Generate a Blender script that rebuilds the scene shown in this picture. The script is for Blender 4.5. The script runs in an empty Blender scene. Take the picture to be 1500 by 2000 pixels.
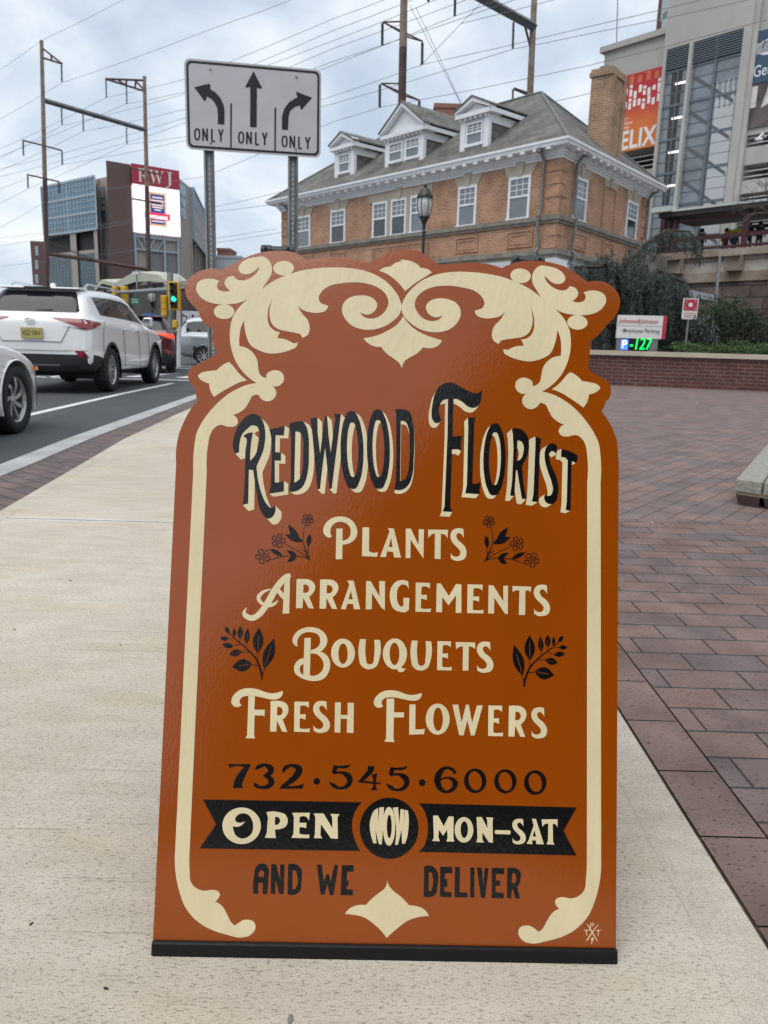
import bpy, bmesh, math, random
from mathutils import Vector, Matrix, geometry
import numpy as np
random.seed(7)
SC = bpy.context.scene
COL = SC.collection
R = math.radians
# ------------------------------------------------------------------ camera
F_PX, CAM_H = 1480.0, 0.80                      # focal length in photo pixels (photo 1500 x 2000), eye height
PITCH, ROLL = math.atan2(328, F_PX), R(1.6)
cd = bpy.data.cameras.new('camera'); CAM = bpy.data.objects.new('camera', cd); COL.objects.link(CAM)
cd.sensor_fit = 'VERTICAL'; cd.sensor_height = 36; cd.lens = 36*F_PX/2000; cd.clip_start = .05; cd.clip_end = 4000
CAM.matrix_world = Matrix.Translation((0, 0, CAM_H)) @ Matrix.Rotation(math.pi/2-PITCH, 4, 'X') @ Matrix.Rotation(ROLL, 4, 'Z')
cd.dof.use_dof = True; cd.dof.focus_distance = 1.12; cd.dof.aperture_fstop = 14.0
SC.camera = CAM
# ------------------------------------------------------------------ world: overcast daylight
SUN_EL, SUN_AZ = R(64), R(-150)                 # high and behind the camera's left shoulder, veiled by cloud
wd = bpy.data.worlds.new('World'); SC.world = wd; wd.use_nodes = True
nt = wd.node_tree; N = nt.nodes; L = nt.links; N.clear()
def nd(t, nodes=None, **k):
    n = (nodes or N).new(t)
    for a, v in k.items(): setattr(n, a, v)
    return n
out = nd('ShaderNodeOutputWorld'); bg = nd('ShaderNodeBackground'); bg.inputs['Strength'].default_value = .1
sky = nd('ShaderNodeTexSky', sky_type='NISHITA'); sky.sun_disc = False; sky.sun_elevation = SUN_EL; sky.sun_rotation = SUN_AZ
tc = nd('ShaderNodeTexCoord'); sep = nd('ShaderNodeSeparateXYZ'); L.new(tc.outputs['Generated'], sep.inputs[0])
den = nd('ShaderNodeMath', operation='MAXIMUM'); den.inputs[1].default_value = .0; L.new(sep.outputs['Z'], den.inputs[0])
den2 = nd('ShaderNodeMath', operation='ADD'); den2.inputs[1].default_value = .55; L.new(den.outputs[0], den2.inputs[0])
cmb = nd('ShaderNodeCombineXYZ')
for i, ax in enumerate('XY'):
    dv = nd('ShaderNodeMath', operation='DIVIDE'); L.new(sep.outputs[ax], dv.inputs[0]); L.new(den2.outputs[0], dv.inputs[1]); L.new(dv.outputs[0], cmb.inputs[i])
n1 = nd('ShaderNodeTexNoise'); n1.inputs['Scale'].default_value = 4.6; n1.inputs['Detail'].default_value = 6; n1.inputs['Roughness'].default_value = .5; n1.inputs['Distortion'].default_value = .25
L.new(cmb.outputs[0], n1.inputs['Vector'])
rp = nd('ShaderNodeValToRGB'); L.new(n1.outputs['Fac'], rp.inputs[0])
e = rp.color_ramp.elements
e[0].position = .33; e[0].color = (.47, .555, .68, 1); e[1].position = .68; e[1].color = (.90, .92, .955, 1)
m = e.new(.46); m.color = (.59, .675, .785, 1); m = e.new(.56); m.color = (.76, .815, .88, 1)
sc_ = nd('ShaderNodeMix', data_type='RGBA', blend_type='MULTIPLY'); sc_.inputs[0].default_value = 1
L.new(rp.outputs[0], sc_.inputs[6]); sc_.inputs[7].default_value = (8.3, 8.2, 8.0, 1)
mx = nd('ShaderNodeMix', data_type='RGBA'); mx.inputs[0].default_value = .88
L.new(sky.outputs[0], mx.inputs[6]); L.new(sc_.outputs[2], mx.inputs[7])
L.new(mx.outputs[2], bg.inputs[0]); L.new(bg.outputs[0], out.inputs[0])
sd = bpy.data.lights.new('sun', 'SUN'); sd.energy = 1.4; sd.angle = R(60); sd.color = (1, .96, .9)
so = bpy.data.objects.new('sun', sd); COL.objects.link(so)
so.rotation_euler = (math.pi/2-SUN_EL, 0, math.pi-SUN_AZ) 
_d = Vector((math.sin(SUN_AZ)*math.cos(SUN_EL), math.cos(SUN_AZ)*math.cos(SUN_EL), math.sin(SUN_EL)))
so.rotation_euler = _d.to_track_quat('Z', 'Y').to_euler()
VS = SC.view_settings; VS.view_transform = 'Standard'; VS.look = 'None'; VS.exposure = .58; VS.gamma = 1
# ------------------------------------------------------------------ survey helpers: photo pixel -> ray -> point of the place
_Rc = (Matrix.Rotation(math.pi/2-PITCH, 3, 'X') @ Matrix.Rotation(ROLL, 3, 'Z'))
EYE = Vector((0, 0, CAM_H))
def ray(px, py): return _Rc @ Vector(((px-750)/F_PX, -(py-1000)/F_PX, -1))
def gnd(px, py, z=0.0):
    d = ray(px, py); return EYE + d*((z-CAM_H)/d.z)
def at(px, py, Y):
    d = ray(px, py); return EYE + d*(Y/d.y)
class Wall:
    """vertical plane from A to B (plan points); u runs A -> B, normal faces out (towards the viewer)"""
    def __init__(s, A, B):
        s.A = Vector((A[0], A[1], 0)); s.t = Vector((B[0]-A[0], B[1]-A[1], 0)); s.len = s.t.length; s.t.normalize()
        s.n = s.t.cross(Vector((0, 0, 1)))
        if s.n.dot(EYE-s.A) < 0: s.n = -s.n
        s.nb = -s.n
    def hit(s, px, py):
        d = ray(px, py); k = (s.A-EYE).dot(s.n)/d.dot(s.n); p = EYE+d*k
        return (p-s.A).dot(s.t), p.z
    def P(s, u, z, o=0.0): return s.A + s.t*u + (s.n*o if o >= 0 else s.nb*-o) + Vector((0, 0, z))
    def shift(s, o):
        w = Wall(s.A+s.n*o, s.A+s.n*o+s.t); w.len = s.len; w.n = s.n; w.nb = s.nb; return w
# ------------------------------------------------------------------ materials
MATS = {}
def mat(name, col, rough=.6, metal=0., var=0., vscale=6., bump=0., bscale=40., spec=.5, coat=0., stretch=(1, 1, 1), col2=None, emit=None, estr=1., uv=False, alpha=None, trans=0.):
    if name in MATS: return MATS[name]
    m = bpy.data.materials.new(name); m.use_nodes = True; n = m.node_tree.nodes; l = m.node_tree.links
    b = n['Principled BSDF']; b.inputs['Base Color'].default_value = (*col, 1); b.inputs['Roughness'].default_value = rough
    b.inputs['Metallic'].default_value = metal; b.inputs['Specular IOR Level'].default_value = spec; b.inputs['Coat Weight'].default_value = coat
    if coat: b.inputs['Coat Roughness'].default_value = .04
    if trans: b.inputs['Transmission Weight'].default_value = trans
    if emit: b.inputs['Emission Color'].default_value = (*emit, 1); b.inputs['Emission Strength'].default_value = estr
    if var or bump:
        t = n.new('ShaderNodeTexCoord'); mp = n.new('ShaderNodeMapping'); mp.inputs['Scale'].default_value = stretch
        l.new(t.outputs['UV' if uv else 'Object'], mp.inputs[0])
    if var:
        z = n.new('ShaderNodeTexNoise'); z.inputs['Scale'].default_value = vscale; z.inputs['Detail'].default_value = 6; z.inputs['Roughness'].default_value = .6; l.new(mp.outputs[0], z.inputs['Vector'])
        r = n.new('ShaderNodeValToRGB'); l.new(z.outputs['Fac'], r.inputs[0])
        lo = col2 or tuple(c*(1-var) for c in col); hi = col if col2 else tuple(min(1, c*(1+var)) for c in col)
        r.color_ramp.elements[0].position = .3; r.color_ramp.elements[1].position = .7
        r.color_ramp.elements[0].color = (*lo, 1); r.color_ramp.elements[1].color = (*hi, 1); l.new(r.outputs[0], b.inputs['Base Color'])
    if bump:
        z = n.new('ShaderNodeTexNoise'); z.inputs['Scale'].default_value = bscale; z.inputs['Detail'].default_value = 4; l.new(mp.outputs[0], z.inputs['Vector'])
        bp = n.new('ShaderNodeBump'); bp.inputs['Strength'].default_value = bump; bp.inputs['Distance'].default_value = .01; l.new(z.outputs['Fac'], bp.inputs['Height']); l.new(bp.outputs[0], b.inputs['Normal'])
    MATS[name] = m; return m
def brickmat(name, c1, c2, mortar, w=.215, h=.075, ms=.010, rot=0., rough=.8, bump=.4, noise=.35, nsc=3., offset=.5, pits=0., spec=.3, sm=.15, bias=0.):
    m = bpy.data.materials.new(name); m.use_nodes = True; n = m.node_tree.nodes; l = m.node_tree.links; b = n['Principled BSDF']
    b.inputs['Roughness'].default_value = rough; b.inputs['Specular IOR Level'].default_value = spec
    t = n.new('ShaderNodeTexCoord'); mp = n.new('ShaderNodeMapping'); mp.inputs['Rotation'].default_value = (0, 0, rot); l.new(t.outputs['UV'], mp.inputs[0])
    k = n.new('ShaderNodeTexBrick'); k.offset = offset; l.new(mp.outputs[0], k.inputs['Vector'])
    for a, v in (('Color1', (*c1, 1)), ('Color2', (*c2, 1)), ('Mortar', (*mortar, 1)), ('Scale', 1), ('Mortar Size', ms), ('Mortar Smooth', sm), ('Bias', bias), ('Brick Width', w), ('Row Height', h)): k.inputs[a].default_value = v
    z = n.new('ShaderNodeTexNoise'); z.inputs['Scale'].default_value = nsc; z.inputs['Detail'].default_value = 8; l.new(t.outputs['Object'], z.inputs['Vector'])
    mr = n.new('ShaderNodeMapRange'); mr.inputs[1].default_value = .3; mr.inputs[2].default_value = .7; mr.inputs[3].default_value = 1-noise; mr.inputs[4].default_value = 1+noise; l.new(z.outputs['Fac'], mr.inputs[0])
    x = n.new('ShaderNodeMix'); x.data_type = 'RGBA'; x.blend_type = 'MULTIPLY'; x.inputs[0].default_value = 1; l.new(k.outputs['Color'], x.inputs[6]); l.new(mr.outputs[0], x.inputs[7])
    col = x.outputs[2]; hgt = None
    bp = n.new('ShaderNodeBump'); bp.inputs['Strength'].default_value = bump; bp.inputs['Distance'].default_value = .006; bp.invert = True; l.new(k.outputs['Fac'], bp.inputs['Height'])
    if pits:
        mq = n.new('ShaderNodeMapping'); mq.inputs['Scale'].default_value = (1, 1.8, 1); mq.inputs['Rotation'].default_value = (0, 0, rot+.15); l.new(t.outputs['UV'], mq.inputs[0])
        q = n.new('ShaderNodeTexNoise'); q.inputs['Scale'].default_value = 95; q.inputs['Detail'].default_value = 2.5; l.new(mq.outputs[0], q.inputs['Vector'])
        cr = n.new('ShaderNodeValToRGB'); cr.color_ramp.elements[0].position = .60; cr.color_ramp.elements[0].color = (1, 1, 1, 1); cr.color_ramp.elements[1].position = .72; cr.color_ramp.elements[1].color = (1-pits,)*3+(1,); l.new(q.outputs['Fac'], cr.inputs[0])
        y = n.new('ShaderNodeMix'); y.data_type = 'RGBA'; y.blend_type = 'MULTIPLY'; y.inputs[0].default_value = 1; l.new(col, y.inputs[6]); l.new(cr.outputs[0], y.inputs[7]); col = y.outputs[2]
        b2 = n.new('ShaderNodeBump'); b2.inputs['Strength'].default_value = .5; b2.inputs['Distance'].default_value = .003; l.new(cr.outputs[0], b2.inputs['Height']); l.new(bp.outputs[0], b2.inputs['Normal']); bp = b2
    l.new(col, b.inputs['Base Color']); l.new(bp.outputs[0], b.inputs['Normal'])
    MATS[name] = m; return m
# ------------------------------------------------------------------ objects
BASIS = {}
def link(o, parent=None):
    COL.objects.link(o)
    if parent: o.parent = parent
    return o
def wmat(o):
    M = Matrix.Identity(4)
    while o: M = o.matrix_basis @ M; o = o.parent
    return M
def tag(o, label=None, cat=None, group=None, kind=None):
    if label: o['label'] = label
    if cat: o['category'] = cat
    if group: o['group'] = group
    if kind: o['kind'] = kind
    return o
def thing(name, label, cat, loc=(0, 0, 0), rz=0., group=None):
    o = bpy.data.objects.new(name, None); link(o); o.location = loc; o.rotation_euler = (0, 0, rz); o.empty_display_size = .2
    return tag(o, label, cat, group)
class MB:
    def __init__(s): s.v = []; s.f = []; s.mi = []; s.k = 0
    def add(s, vs, fs):
        b = len(s.v); s.v += [Vector(p) for p in vs]; s.f += [tuple(b+i for i in f) for f in fs]; s.mi += [s.k]*len(fs); return s
    def quad(s, a, b, c, d): return s.add([a, b, c, d], [(0, 1, 2, 3)])
    def hexa(s, p): return s.add(p, [(0, 3, 2, 1), (4, 5, 6, 7), (0, 1, 5, 4), (1, 2, 6, 5), (2, 3, 7, 6), (3, 0, 4, 7)])
    def box(s, c, d, M=None):
        x, y, z = [q/2 for q in d]; c = Vector(c)
        p = [Vector((i*x, j*y, k*z)) for k in (-1, 1) for i, j in ((-1, -1), (1, -1), (1, 1), (-1, 1))]
        return s.hexa([(M @ q if M else q)+c for q in p])
    def wbox(s, W, u0, u1, z0, z1, o0, o1):
        """box on a Wall plane: u, z and outward ranges"""
        return s.hexa([W.P(u, z0, o) for u, o in ((u0, o1), (u1, o1), (u1, o0), (u0, o0))]+[W.P(u, z1, o) for u, o in ((u0, o1), (u1, o1), (u1, o0), (u0, o0))])
    def wpoly(s, W, pts, o0, o1):
        n = len(pts); return s.add([W.P(u, z, o1) for u, z in pts]+[W.P(u, z, o0) for u, z in pts], [tuple(range(n)), tuple(range(2*n-1, n-1, -1))]+[(i, i+n, (i+1) % n+n, (i+1) % n) for i in range(n)])
    def prism(s, pts, z0, z1):
        n = len(pts); return s.add([(p[0], p[1], z1) for p in pts]+[(p[0], p[1], z0) for p in pts], [tuple(range(n)), tuple(range(2*n-1, n-1, -1))]+[(i, i+n, (i+1) % n+n, (i+1) % n) for i in range(n)])
    def tube(s, path, r, n=8, cap=True):
        P = [Vector(p) for p in path]; m = len(P); rs = r if isinstance(r, (list, tuple)) else [r]*m; vs = []; fs = []
        up = Vector((0, 0, 1)) if abs((P[-1]-P[0]).normalized().z) < .9 else Vector((0, 1, 0))
        for i, p in enumerate(P):
            d = (P[min(i+1, m-1)]-P[max(i-1, 0)]).normalized(); a = d.cross(up).normalized(); b = a.cross(d)
            vs += [p+(a*math.cos(2*math.pi*j/n)+b*math.sin(2*math.pi*j/n))*rs[i] for j in range(n)]
        for i in range(m-1):
            fs += [(i*n+j, i*n+(j+1) % n, (i+1)*n+(j+1) % n, (i+1)*n+j) for j in range(n)]
        if cap: fs += [tuple(range(n-1, -1, -1)), tuple((m-1)*n+j for j in range(n))]
        return s.add(vs, fs)
    def lathe(s, prof, c, n=16, M=None):
        c = Vector(c); m = len(prof)
        vs = [Vector((r*math.cos(2*math.pi*j/n), r*math.sin(2*math.pi*j/n), z)) for r, z in prof for j in range(n)]
        vs = [(M @ v if M else v)+c for v in vs]
        fs = [(i*n+j, i*n+(j+1) % n, (i+1)*n+(j+1) % n, (i+1)*n+j) for i in range(m-1) for j in range(n)]+[tuple(range(n-1, -1, -1)), tuple((m-1)*n+j for j in range(n))]
        return s.add(vs, fs)
    def build(s, name, mats, parent=None, smooth=False, uv=True, world=True, label=None):
        vs = s.v
        if parent and world:
            I = wmat(parent).inverted(); vs = [I @ v for v in s.v]
        me = bpy.data.meshes.new(name); me.from_pydata([tuple(v) for v in vs], [], s.f)
        if not isinstance(mats, (list, tuple)): mats = [mats]
        for q in mats: me.materials.append(q)
        if len(mats) > 1: me.polygons.foreach_set('material_index', s.mi)
        if smooth: me.polygons.foreach_set('use_smooth', [True]*len(s.f))
        if uv:
            lay = me.uv_layers.new(name='UVMap').data; Z = Vector((0, 0, 1)); src = s.v
            for pl in me.polygons:
                ids = list(pl.vertices); a, b_, c_ = src[ids[0]], src[ids[1]], src[ids[2]]
                nn = (b_-a).cross(c_-a)
                nn = nn.normalized() if nn.length > 1e-12 else Z
                if abs(nn.z) > .95: t = Vector((1, 0, 0)); w = Vector((0, 1, 0))
                else: t = Z.cross(nn).normalized(); w = nn.cross(t)
                for li, vi in zip(pl.loop_indices, ids): lay[li].uv = (src[vi].dot(t), src[vi].dot(w))
        me.update(); o = bpy.data.objects.new(name, me); link(o, parent)
        if label: o['label'] = label
        return o
def struct(name, mb, m, **k): return tag(mb.build(name, m, **k), kind='structure')
def text_obj(name, body, size, m, parent, M, ext=.002, align='CENTER', xs=1., shear=0., space=1., bold=0.):
    """lettering in the built-in face, as a mesh; M places its x/y plane (world)"""
    cu = bpy.data.curves.new(name, 'FONT'); cu.body = body; cu.size = size; cu.align_x = align; cu.align_y = 'CENTER'; cu.extrude = ext; cu.shear = shear; cu.space_character = space; cu.offset = bold
    t = bpy.data.objects.new(name, cu); COL.objects.link(t); dg = bpy.context.evaluated_depsgraph_get()
    me = bpy.data.meshes.new_from_object(t.evaluated_get(dg)); bpy.data.objects.remove(t)
    T = (wmat(parent).inverted() if parent else Matrix.Identity(4)) @ M @ Matrix.Diagonal((xs, 1, 1, 1)); me.transform(T)
    me.materials.clear(); me.materials.append(m); me.name = name
    return link(bpy.data.objects.new(name, me), parent)
def frame(o, x, y):
    x = Vector(x).normalized(); y = Vector(y).normalized(); z = x.cross(y)
    M = Matrix.Identity(4)
    for i in range(3): M[i][0] = x[i]; M[i][1] = y[i]; M[i][2] = z[i]; M[i][3] = o[i]
    return M
def dup(root, loc, rz=None, label=None, group=None):
    r = root.copy(); COL.objects.link(r); r.location = loc
    if rz is not None: r.rotation_euler = (0, 0, rz)
    if label: r['label'] = label
    if group: r['group'] = group
    def rec(a, b):
        for ch in list(a.children):
            c = ch.copy(); COL.objects.link(c); c.parent = b; rec(ch, c)
    rec(root, r); return r
# ================================================================== ground, road, pavement, plaza
asphalt = mat('asphalt', (.058, .062, .066), .85, var=.18, vscale=1.2, bump=.35, bscale=220)
mk_paint = mat('road_paint', (.66, .67, .67), .6, var=.15, vscale=9)
granite = mat('kerb_granite', (.37, .375, .365), .75, var=.22, vscale=3, bump=.3, bscale=90)
def concrete_mat(name='broomed_concrete', lo=(.50, .44, .355), hi=(.60, .54, .455), k=1.):
    m = bpy.data.materials.new(name); m.use_nodes = True; n = m.node_tree.nodes; l = m.node_tree.links; b = n['Principled BSDF']
    b.inputs['Roughness'].default_value = .85; b.inputs['Specular IOR Level'].default_value = .25
    t = n.new('ShaderNodeTexCoord')
    def nz(sc, det, st, ro=.55, rot=0.):
        mp = n.new('ShaderNodeMapping'); mp.inputs['Scale'].default_value = st; mp.inputs['Rotation'].default_value = (0, 0, rot); l.new(t.outputs['Object'], mp.inputs[0])
        z = n.new('ShaderNodeTexNoise'); z.inputs['Scale'].default_value = sc; z.inputs['Detail'].default_value = det; z.inputs['Roughness'].default_value = ro; l.new(mp.outputs[0], z.inputs['Vector']); return z.outputs['Fac']
    def ramp(f, p0, c0, p1, c1):
        r = n.new('ShaderNodeValToRGB'); r.color_ramp.elements[0].position = p0; r.color_ramp.elements[0].color = (*c0, 1); r.color_ramp.elements[1].position = p1; r.color_ramp.elements[1].color = (*c1, 1); l.new(f, r.inputs[0]); return r.outputs[0]
    def mul(a, c, f=1.):
        x = n.new('ShaderNodeMix'); x.data_type = 'RGBA'; x.blend_type = 'MULTIPLY'; x.inputs[0].default_value = f; l.new(a, x.inputs[6]); l.new(c, x.inputs[7]); return x.outputs[2]
    base = ramp(nz(1.1, 6, (1, 1, 1)), .35, lo, .66, hi)
    streak = ramp(nz(9, 8, (.6, 2.0, 1), .70), .34, (.90, .89, .875), .62, (1.06, 1.06, 1.06))
    fine = nz(200, 4, (.5, 1.5, 1), .75); fin = ramp(fine, .385, (.46, .43, .40), .455, (1, 1, 1))
    grit = nz(620, 3, (1, 1.4, 1), .6); gr = ramp(grit, .40, (.60, .58, .55), .54, (1.04, 1.04, 1.04))
    line = ramp(nz(23, 3, (.045, 5, 1), .6), .315, (.60, .58, .55), .34, (1, 1, 1))
    pit = ramp(nz(120, 1, (1, 1.6, 1)), .20, (.25, .23, .22), .235, (1, 1, 1))
    stain = ramp(nz(2.6, 3, (1, 2, 1)), .52, (1, 1, 1), .78, (.95, .90, .80))
    c = mul(mul(mul(mul(base, streak), fin, .9*k), gr, .9), line, .7*k); c = mul(c, pit); c = mul(c, stain)
    l.new(c, b.inputs['Base Color'])
    bp = n.new('ShaderNodeBump'); bp.inputs['Strength'].default_value = .7; bp.inputs['Distance'].default_value = .003; l.new(fine, bp.inputs['Height'])
    b2 = n.new('ShaderNodeBump'); b2.inputs['Strength'].default_value = .45; b2.inputs['Distance'].default_value = .002; l.new(grit, b2.inputs['Height']); l.new(bp.outputs[0], b2.inputs['Normal']); l.new(b2.outputs[0], b.inputs['Normal'])
    return m
concrete = concrete_mat(lo=(.56, .505, .42), hi=(.66, .605, .515))
smooth_conc = concrete_mat('trowelled_concrete', (.50, .445, .365), (.66, .61, .53), .45)
paver1 = brickmat('paver_running', (.185, .118, .098), (.138, .106, .102), (.035, .030, .027), w=.205, h=.108, ms=.0035, rough=.72, bump=.5, noise=.30, nsc=6, pits=.8, spec=.35, sm=.3)
paver2 = brickmat('paver_diagonal', (.21, .142, .122), (.155, .124, .118), (.045, .038, .034), w=.205, h=.104, ms=.0035, rot=R(-52), rough=.72, bump=.5, noise=.25, nsc=4, pits=.6, spec=.35, sm=.3)
paver3 = brickmat('paver_strip', (.165, .115, .105), (.125, .10, .10), (.03, .026, .025), w=.205, h=.104, ms=.005, rot=R(38), rough=.75, bump=.5, noise=.25, nsc=5, pits=.5, sm=.3)
header = brickmat('paver_header', (.20, .125, .105), (.155, .125, .118), (.03, .026, .025), w=.205, h=.104, ms=.004, rot=R(90), rough=.72, bump=.5, noise=.25, nsc=7, pits=.75, spec=.35, sm=.3)
g = MB(); g.quad((-900, -60, -.20), (900, -60, -.20), (900, 1800, -.20), (-900, 1800, -.20)); struct('ground', g, mat('distant_ground', (.09, .09, .085), .9, var=.2, vscale=.1))
# plan curves (x at a given y) of the kerb line, which bears left up the street
Ys = [-.9, -.5, 0, 1, 2, 3.3, 4.6, 6.0, 6.8, 8.3, 11, 14, 18, 22, 26]
def lerp(x, xs, ys): return float(np.interp(x, xs, ys))
swL = lambda y: lerp(y, [-3, 0, 3.38, 6, 8.26, 12, 18, 26], [-1.45, -1.6, -1.761, -2.095, -2.27, -2.45, -2.8, -3.4])
cbI = lambda y: lerp(y, [-3, 0, 4.23, 6.13, 10.3, 14, 18, 26], [-1.95, -2.02, -2.184, -2.361, -2.595, -2.8, -3.1, -3.7])
cbO = lambda y: cbI(y)-.185
def band(mb, fa, fb, z, ys=Ys):
    for a, b in zip(ys, ys[1:]): mb.quad((fa(a), a, z), (fb(a), a, z), (fb(b), b, z), (fa(b), b, z))
    return mb
rd = MB(); rd.quad((-40, -20, -.135), (40, -20, -.135), (40, 90, -.135), (-40, 90, -.135)); struct('road', rd, asphalt)
EDGE = .545
sw = MB()
joints = [-.9, -.35, 3.27, 6.02, 8.8, 11.6, 14.4, 17.2, 20, 23]
cw = .055
for a, b in zip(joints, joints[1:]):
    ys = [a+cw/2]+[y for y in Ys if a+cw < y < b-cw]+[b-cw/2]
    band(sw, lambda y: swL(y)+.075, lambda y: EDGE-.085, 0, ys)
struct('sidewalk', sw, concrete)
tr = MB(); jb = MB()
band(tr, swL, lambda y: swL(y)+.075, .0005); band(tr, lambda y: EDGE-.085, lambda y: EDGE, .0005)
for j in joints[1:]:
    for o0, o1, z in ((-cw/2, -.004, 0.0004), (-.004, .004, -.006), (.004, cw/2, .0004)):
        jb.quad((swL(j)+.075, j+o0, z), (EDGE-.085, j+o0, z), (EDGE-.085, j+o1, z), (swL(j)+.075, j+o1, z))
struct('sidewalk_edging', tr, smooth_conc); struct('joint_band', jb, concrete_mat('joint_concrete', (.60, .565, .50), (.72, .69, .635), .35))
bs = MB(); band(bs, cbI, swL, -.004); struct('brick_strip', bs, paver3)
kb = MB()
for a, b in zip(Ys, Ys[1:]):
    kb.hexa([(cbO(a), a, -.3), (cbI(a), a, -.3), (cbI(b), b-.006, -.3), (cbO(b), b-.006, -.3), (cbO(a), a, .0), (cbI(a), a, .004), (cbI(b), b-.006, .004), (cbO(b), b-.006, 0)])
struct('kerb', kb, granite)
hd = MB()
y = -.9; ex = EDGE+.009
while y < 18:
    hd.quad((ex, y, -.003), (ex+.112, y, -.003), (ex+.112, y+.2005, -.003), (ex, y+.2005, -.003)); y += .2045
hd.k = 0; struct('header_course', hd, brickmat('header_brick', (.165, .112, .098), (.165, .112, .098), (.1, .08, .07), w=900, h=900, ms=0, noise=.42, nsc=4.2, pits=.8))
jt = MB(); jt.quad((EDGE, -.9, -.009), (60, -.9, -.009), (60, 60, -.009), (EDGE, 60, -.009)); struct('joint_sand', jt, mat('joint_sand', (.10, .085, .068), .95, var=.4, vscale=60, bump=.6, bscale=300))
pz = MB(); z1 = 3.63; x0 = ex+.118
pz.quad((x0, -.9, -.004), (30, -.9, -.004), (30, z1, -.004), (x0, z1, -.004)); struct('plaza_paving', pz, paver1)
pz = MB(); pz.quad((x0, z1, -.004), (40, z1, -.004), (40, 40, -.004), (x0, 40, -.004)); struct('plaza_paving', pz, paver2)
# road markings
mk = MB()
def stripe(p, q, w, z=-.131):
    p, q = Vector(p), Vector(q); d = (q-p).normalized(); s = Vector((-d.y, d.x, 0))*w/2
    mk.quad((p.x-s.x, p.y-s.y, z), (p.x+s.x, p.y+s.y, z), (q.x+s.x, q.y+s.y, z), (q.x-s.x, q.y-s.y, z))
stripe((-3.75, 2, 0), (-4.229, 8.965, 0), .12); stripe((-4.229, 8.965, 0), (-4.44, 12.8, 0), .12); stripe((-4.44, 12.8, 0), (-4.55, 16.2, 0), .12)
for p, q in (((-7.2, 10.5), (-7.35, 13)), ((-7.6, 17), (-7.8, 20))): stripe((*p, 0), (*q, 0), .12)
for i in range(7): stripe((-9.6+i*1.15, 17.6+i*.25, 0), (-9.6+i*1.15+.35, 20.3+i*.25, 0), .32)
stripe((-10, 17.0, 0), (-3.6, 17.6, 0), .25); stripe((-12, 24.2, 0), (-3, 24.8, 0), .2); stripe((-12, 26.4, 0), (-3, 27.0, 0), .2)
struct('road_marking', mk, mk_paint)
# small litter
def pebble(name, lab, cat, px, py, s, m, z=0.):
    p = gnd(px, py, z); s *= .36; mb = MB(); prof = [(.15*s, 0), (.8*s, .12*s), (s, .35*s), (.7*s, .6*s), (.15*s, .68*s)]
    mb.lathe(prof, p, 9, Matrix.Rotation(px, 3, 'Z') @ Matrix.Diagonal((1.6, .8, .7))); return tag(mb.build(name, m, smooth=True, uv=False), lab, cat)
dark = mat('litter_dark', (.03, .027, .025), .8); white = mat('litter_white', (.85, .86, .87), .6)
pebble('paper_scrap', 'small white paper scrap lying far out on the brick plaza', 'litter', 1361, 787, .035, white)
pebble('paper_scrap', 'pale scrap on the brick plaza left of the stone bench', 'litter', 1274, 1021, .016, mat('litter_grey', (.55, .56, .58), .6))
for i, (x, y, s, lab) in enumerate(((138, 1134, .010, 'dark speck on the concrete left of the sign at the height of the word Arrangements'), (28, 1230, .009, 'flat dark chip near the left edge of the concrete'), (235, 1260, .008, 'narrow dark chip on the concrete close to the left edge of the sign board'),
        (61, 1805, .007, 'black seed on the concrete left of the foot of the sign'), (207, 1931, .007, 'black pebble on the concrete below the lower left corner of the sign'), (567, 1992, .012, 'grey crumb at the bottom edge of the photo under the sign'))):
    pebble('pebble', lab, 'pebble', x, y, s, dark if i < 5 else mat('crumb', (.2, .19, .18), .9))
# ================================================================== the brick station house
brick = brickmat('station_brick', (.42, .215, .125), (.30, .145, .082), (.42, .31, .23), w=.25, h=.085, ms=.012, noise=.2, nsc=1.3, bump=.3)
brick_d = brickmat('chimney_brick', (.36, .21, .12), (.26, .15, .09), (.36, .29, .22), w=.30, h=.10, ms=.015, noise=.25, nsc=1.5, bump=.3)
wtrim = mat('white_trim', (.74, .75, .77), .55, var=.06, vscale=3)
stone = mat('pale_stone', (.40, .345, .27), .8, var=.15, vscale=4)
ledge_m = mat('weathered_ledge', (.20, .18, .15), .85, var=.3, vscale=3)
slate = brickmat('roof_slate', (.165, .16, .142), (.108, .106, .098), (.07, .07, .068), w=.42, h=.26, ms=.014, noise=.3, nsc=1.1, bump=.5, rough=.7)
lead = mat('grey_metal', (.17, .175, .18), .55, metal=.3, var=.2, vscale=3)
glass_d = mat('window_glass', (.035, .042, .05), .08, spec=.8, var=.5, vscale=.7)
blind = mat('window_blind', (.16, .185, .205), .25, spec=.7, var=.15, vscale=1.5)
C_ = at(1098, 305.6, 29.0); Lp = at(550, 410, 42.5); Rp = at(1266, 381, 36.2)
for p in (C_, Lp, Rp): p.z = 0
WL = Wall(C_, Lp); WR = Wall(C_, Rp)
LL, LR = (Lp-C_).length, (Rp-C_).length
D_ = Lp+Rp-C_
ps = thing('station_house', 'two-storey tan brick station house with white cornice, slate hip roof and three dormers', 'building', C_)
z_fr = at(1098, 305.6, 29.0).z; z_st = at(1085.6, 422, 29.0).z; z_lb = at(1082, 489, 29.0).z      # frieze foot, string course, lower belt
OV = .52
HC = at(1103, 260, 27.9).z-z_fr; z_ev = z_fr+HC; hc = HC/.95
mb = MB()
foot = [C_, Rp, D_, Lp]
mb.prism([(p.x, p.y) for p in foot], -.2, z_fr+.2)
wallo = mb.build('wall', brick, ps)
def offs(d):
    """footprint pushed out by d on all sides"""
    c = (C_+Rp+D_+Lp)/4; a = WL.n*d; b = WR.n*d
    return [C_+a+b, Rp-a+b, D_-a-b, Lp+a-b]
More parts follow.
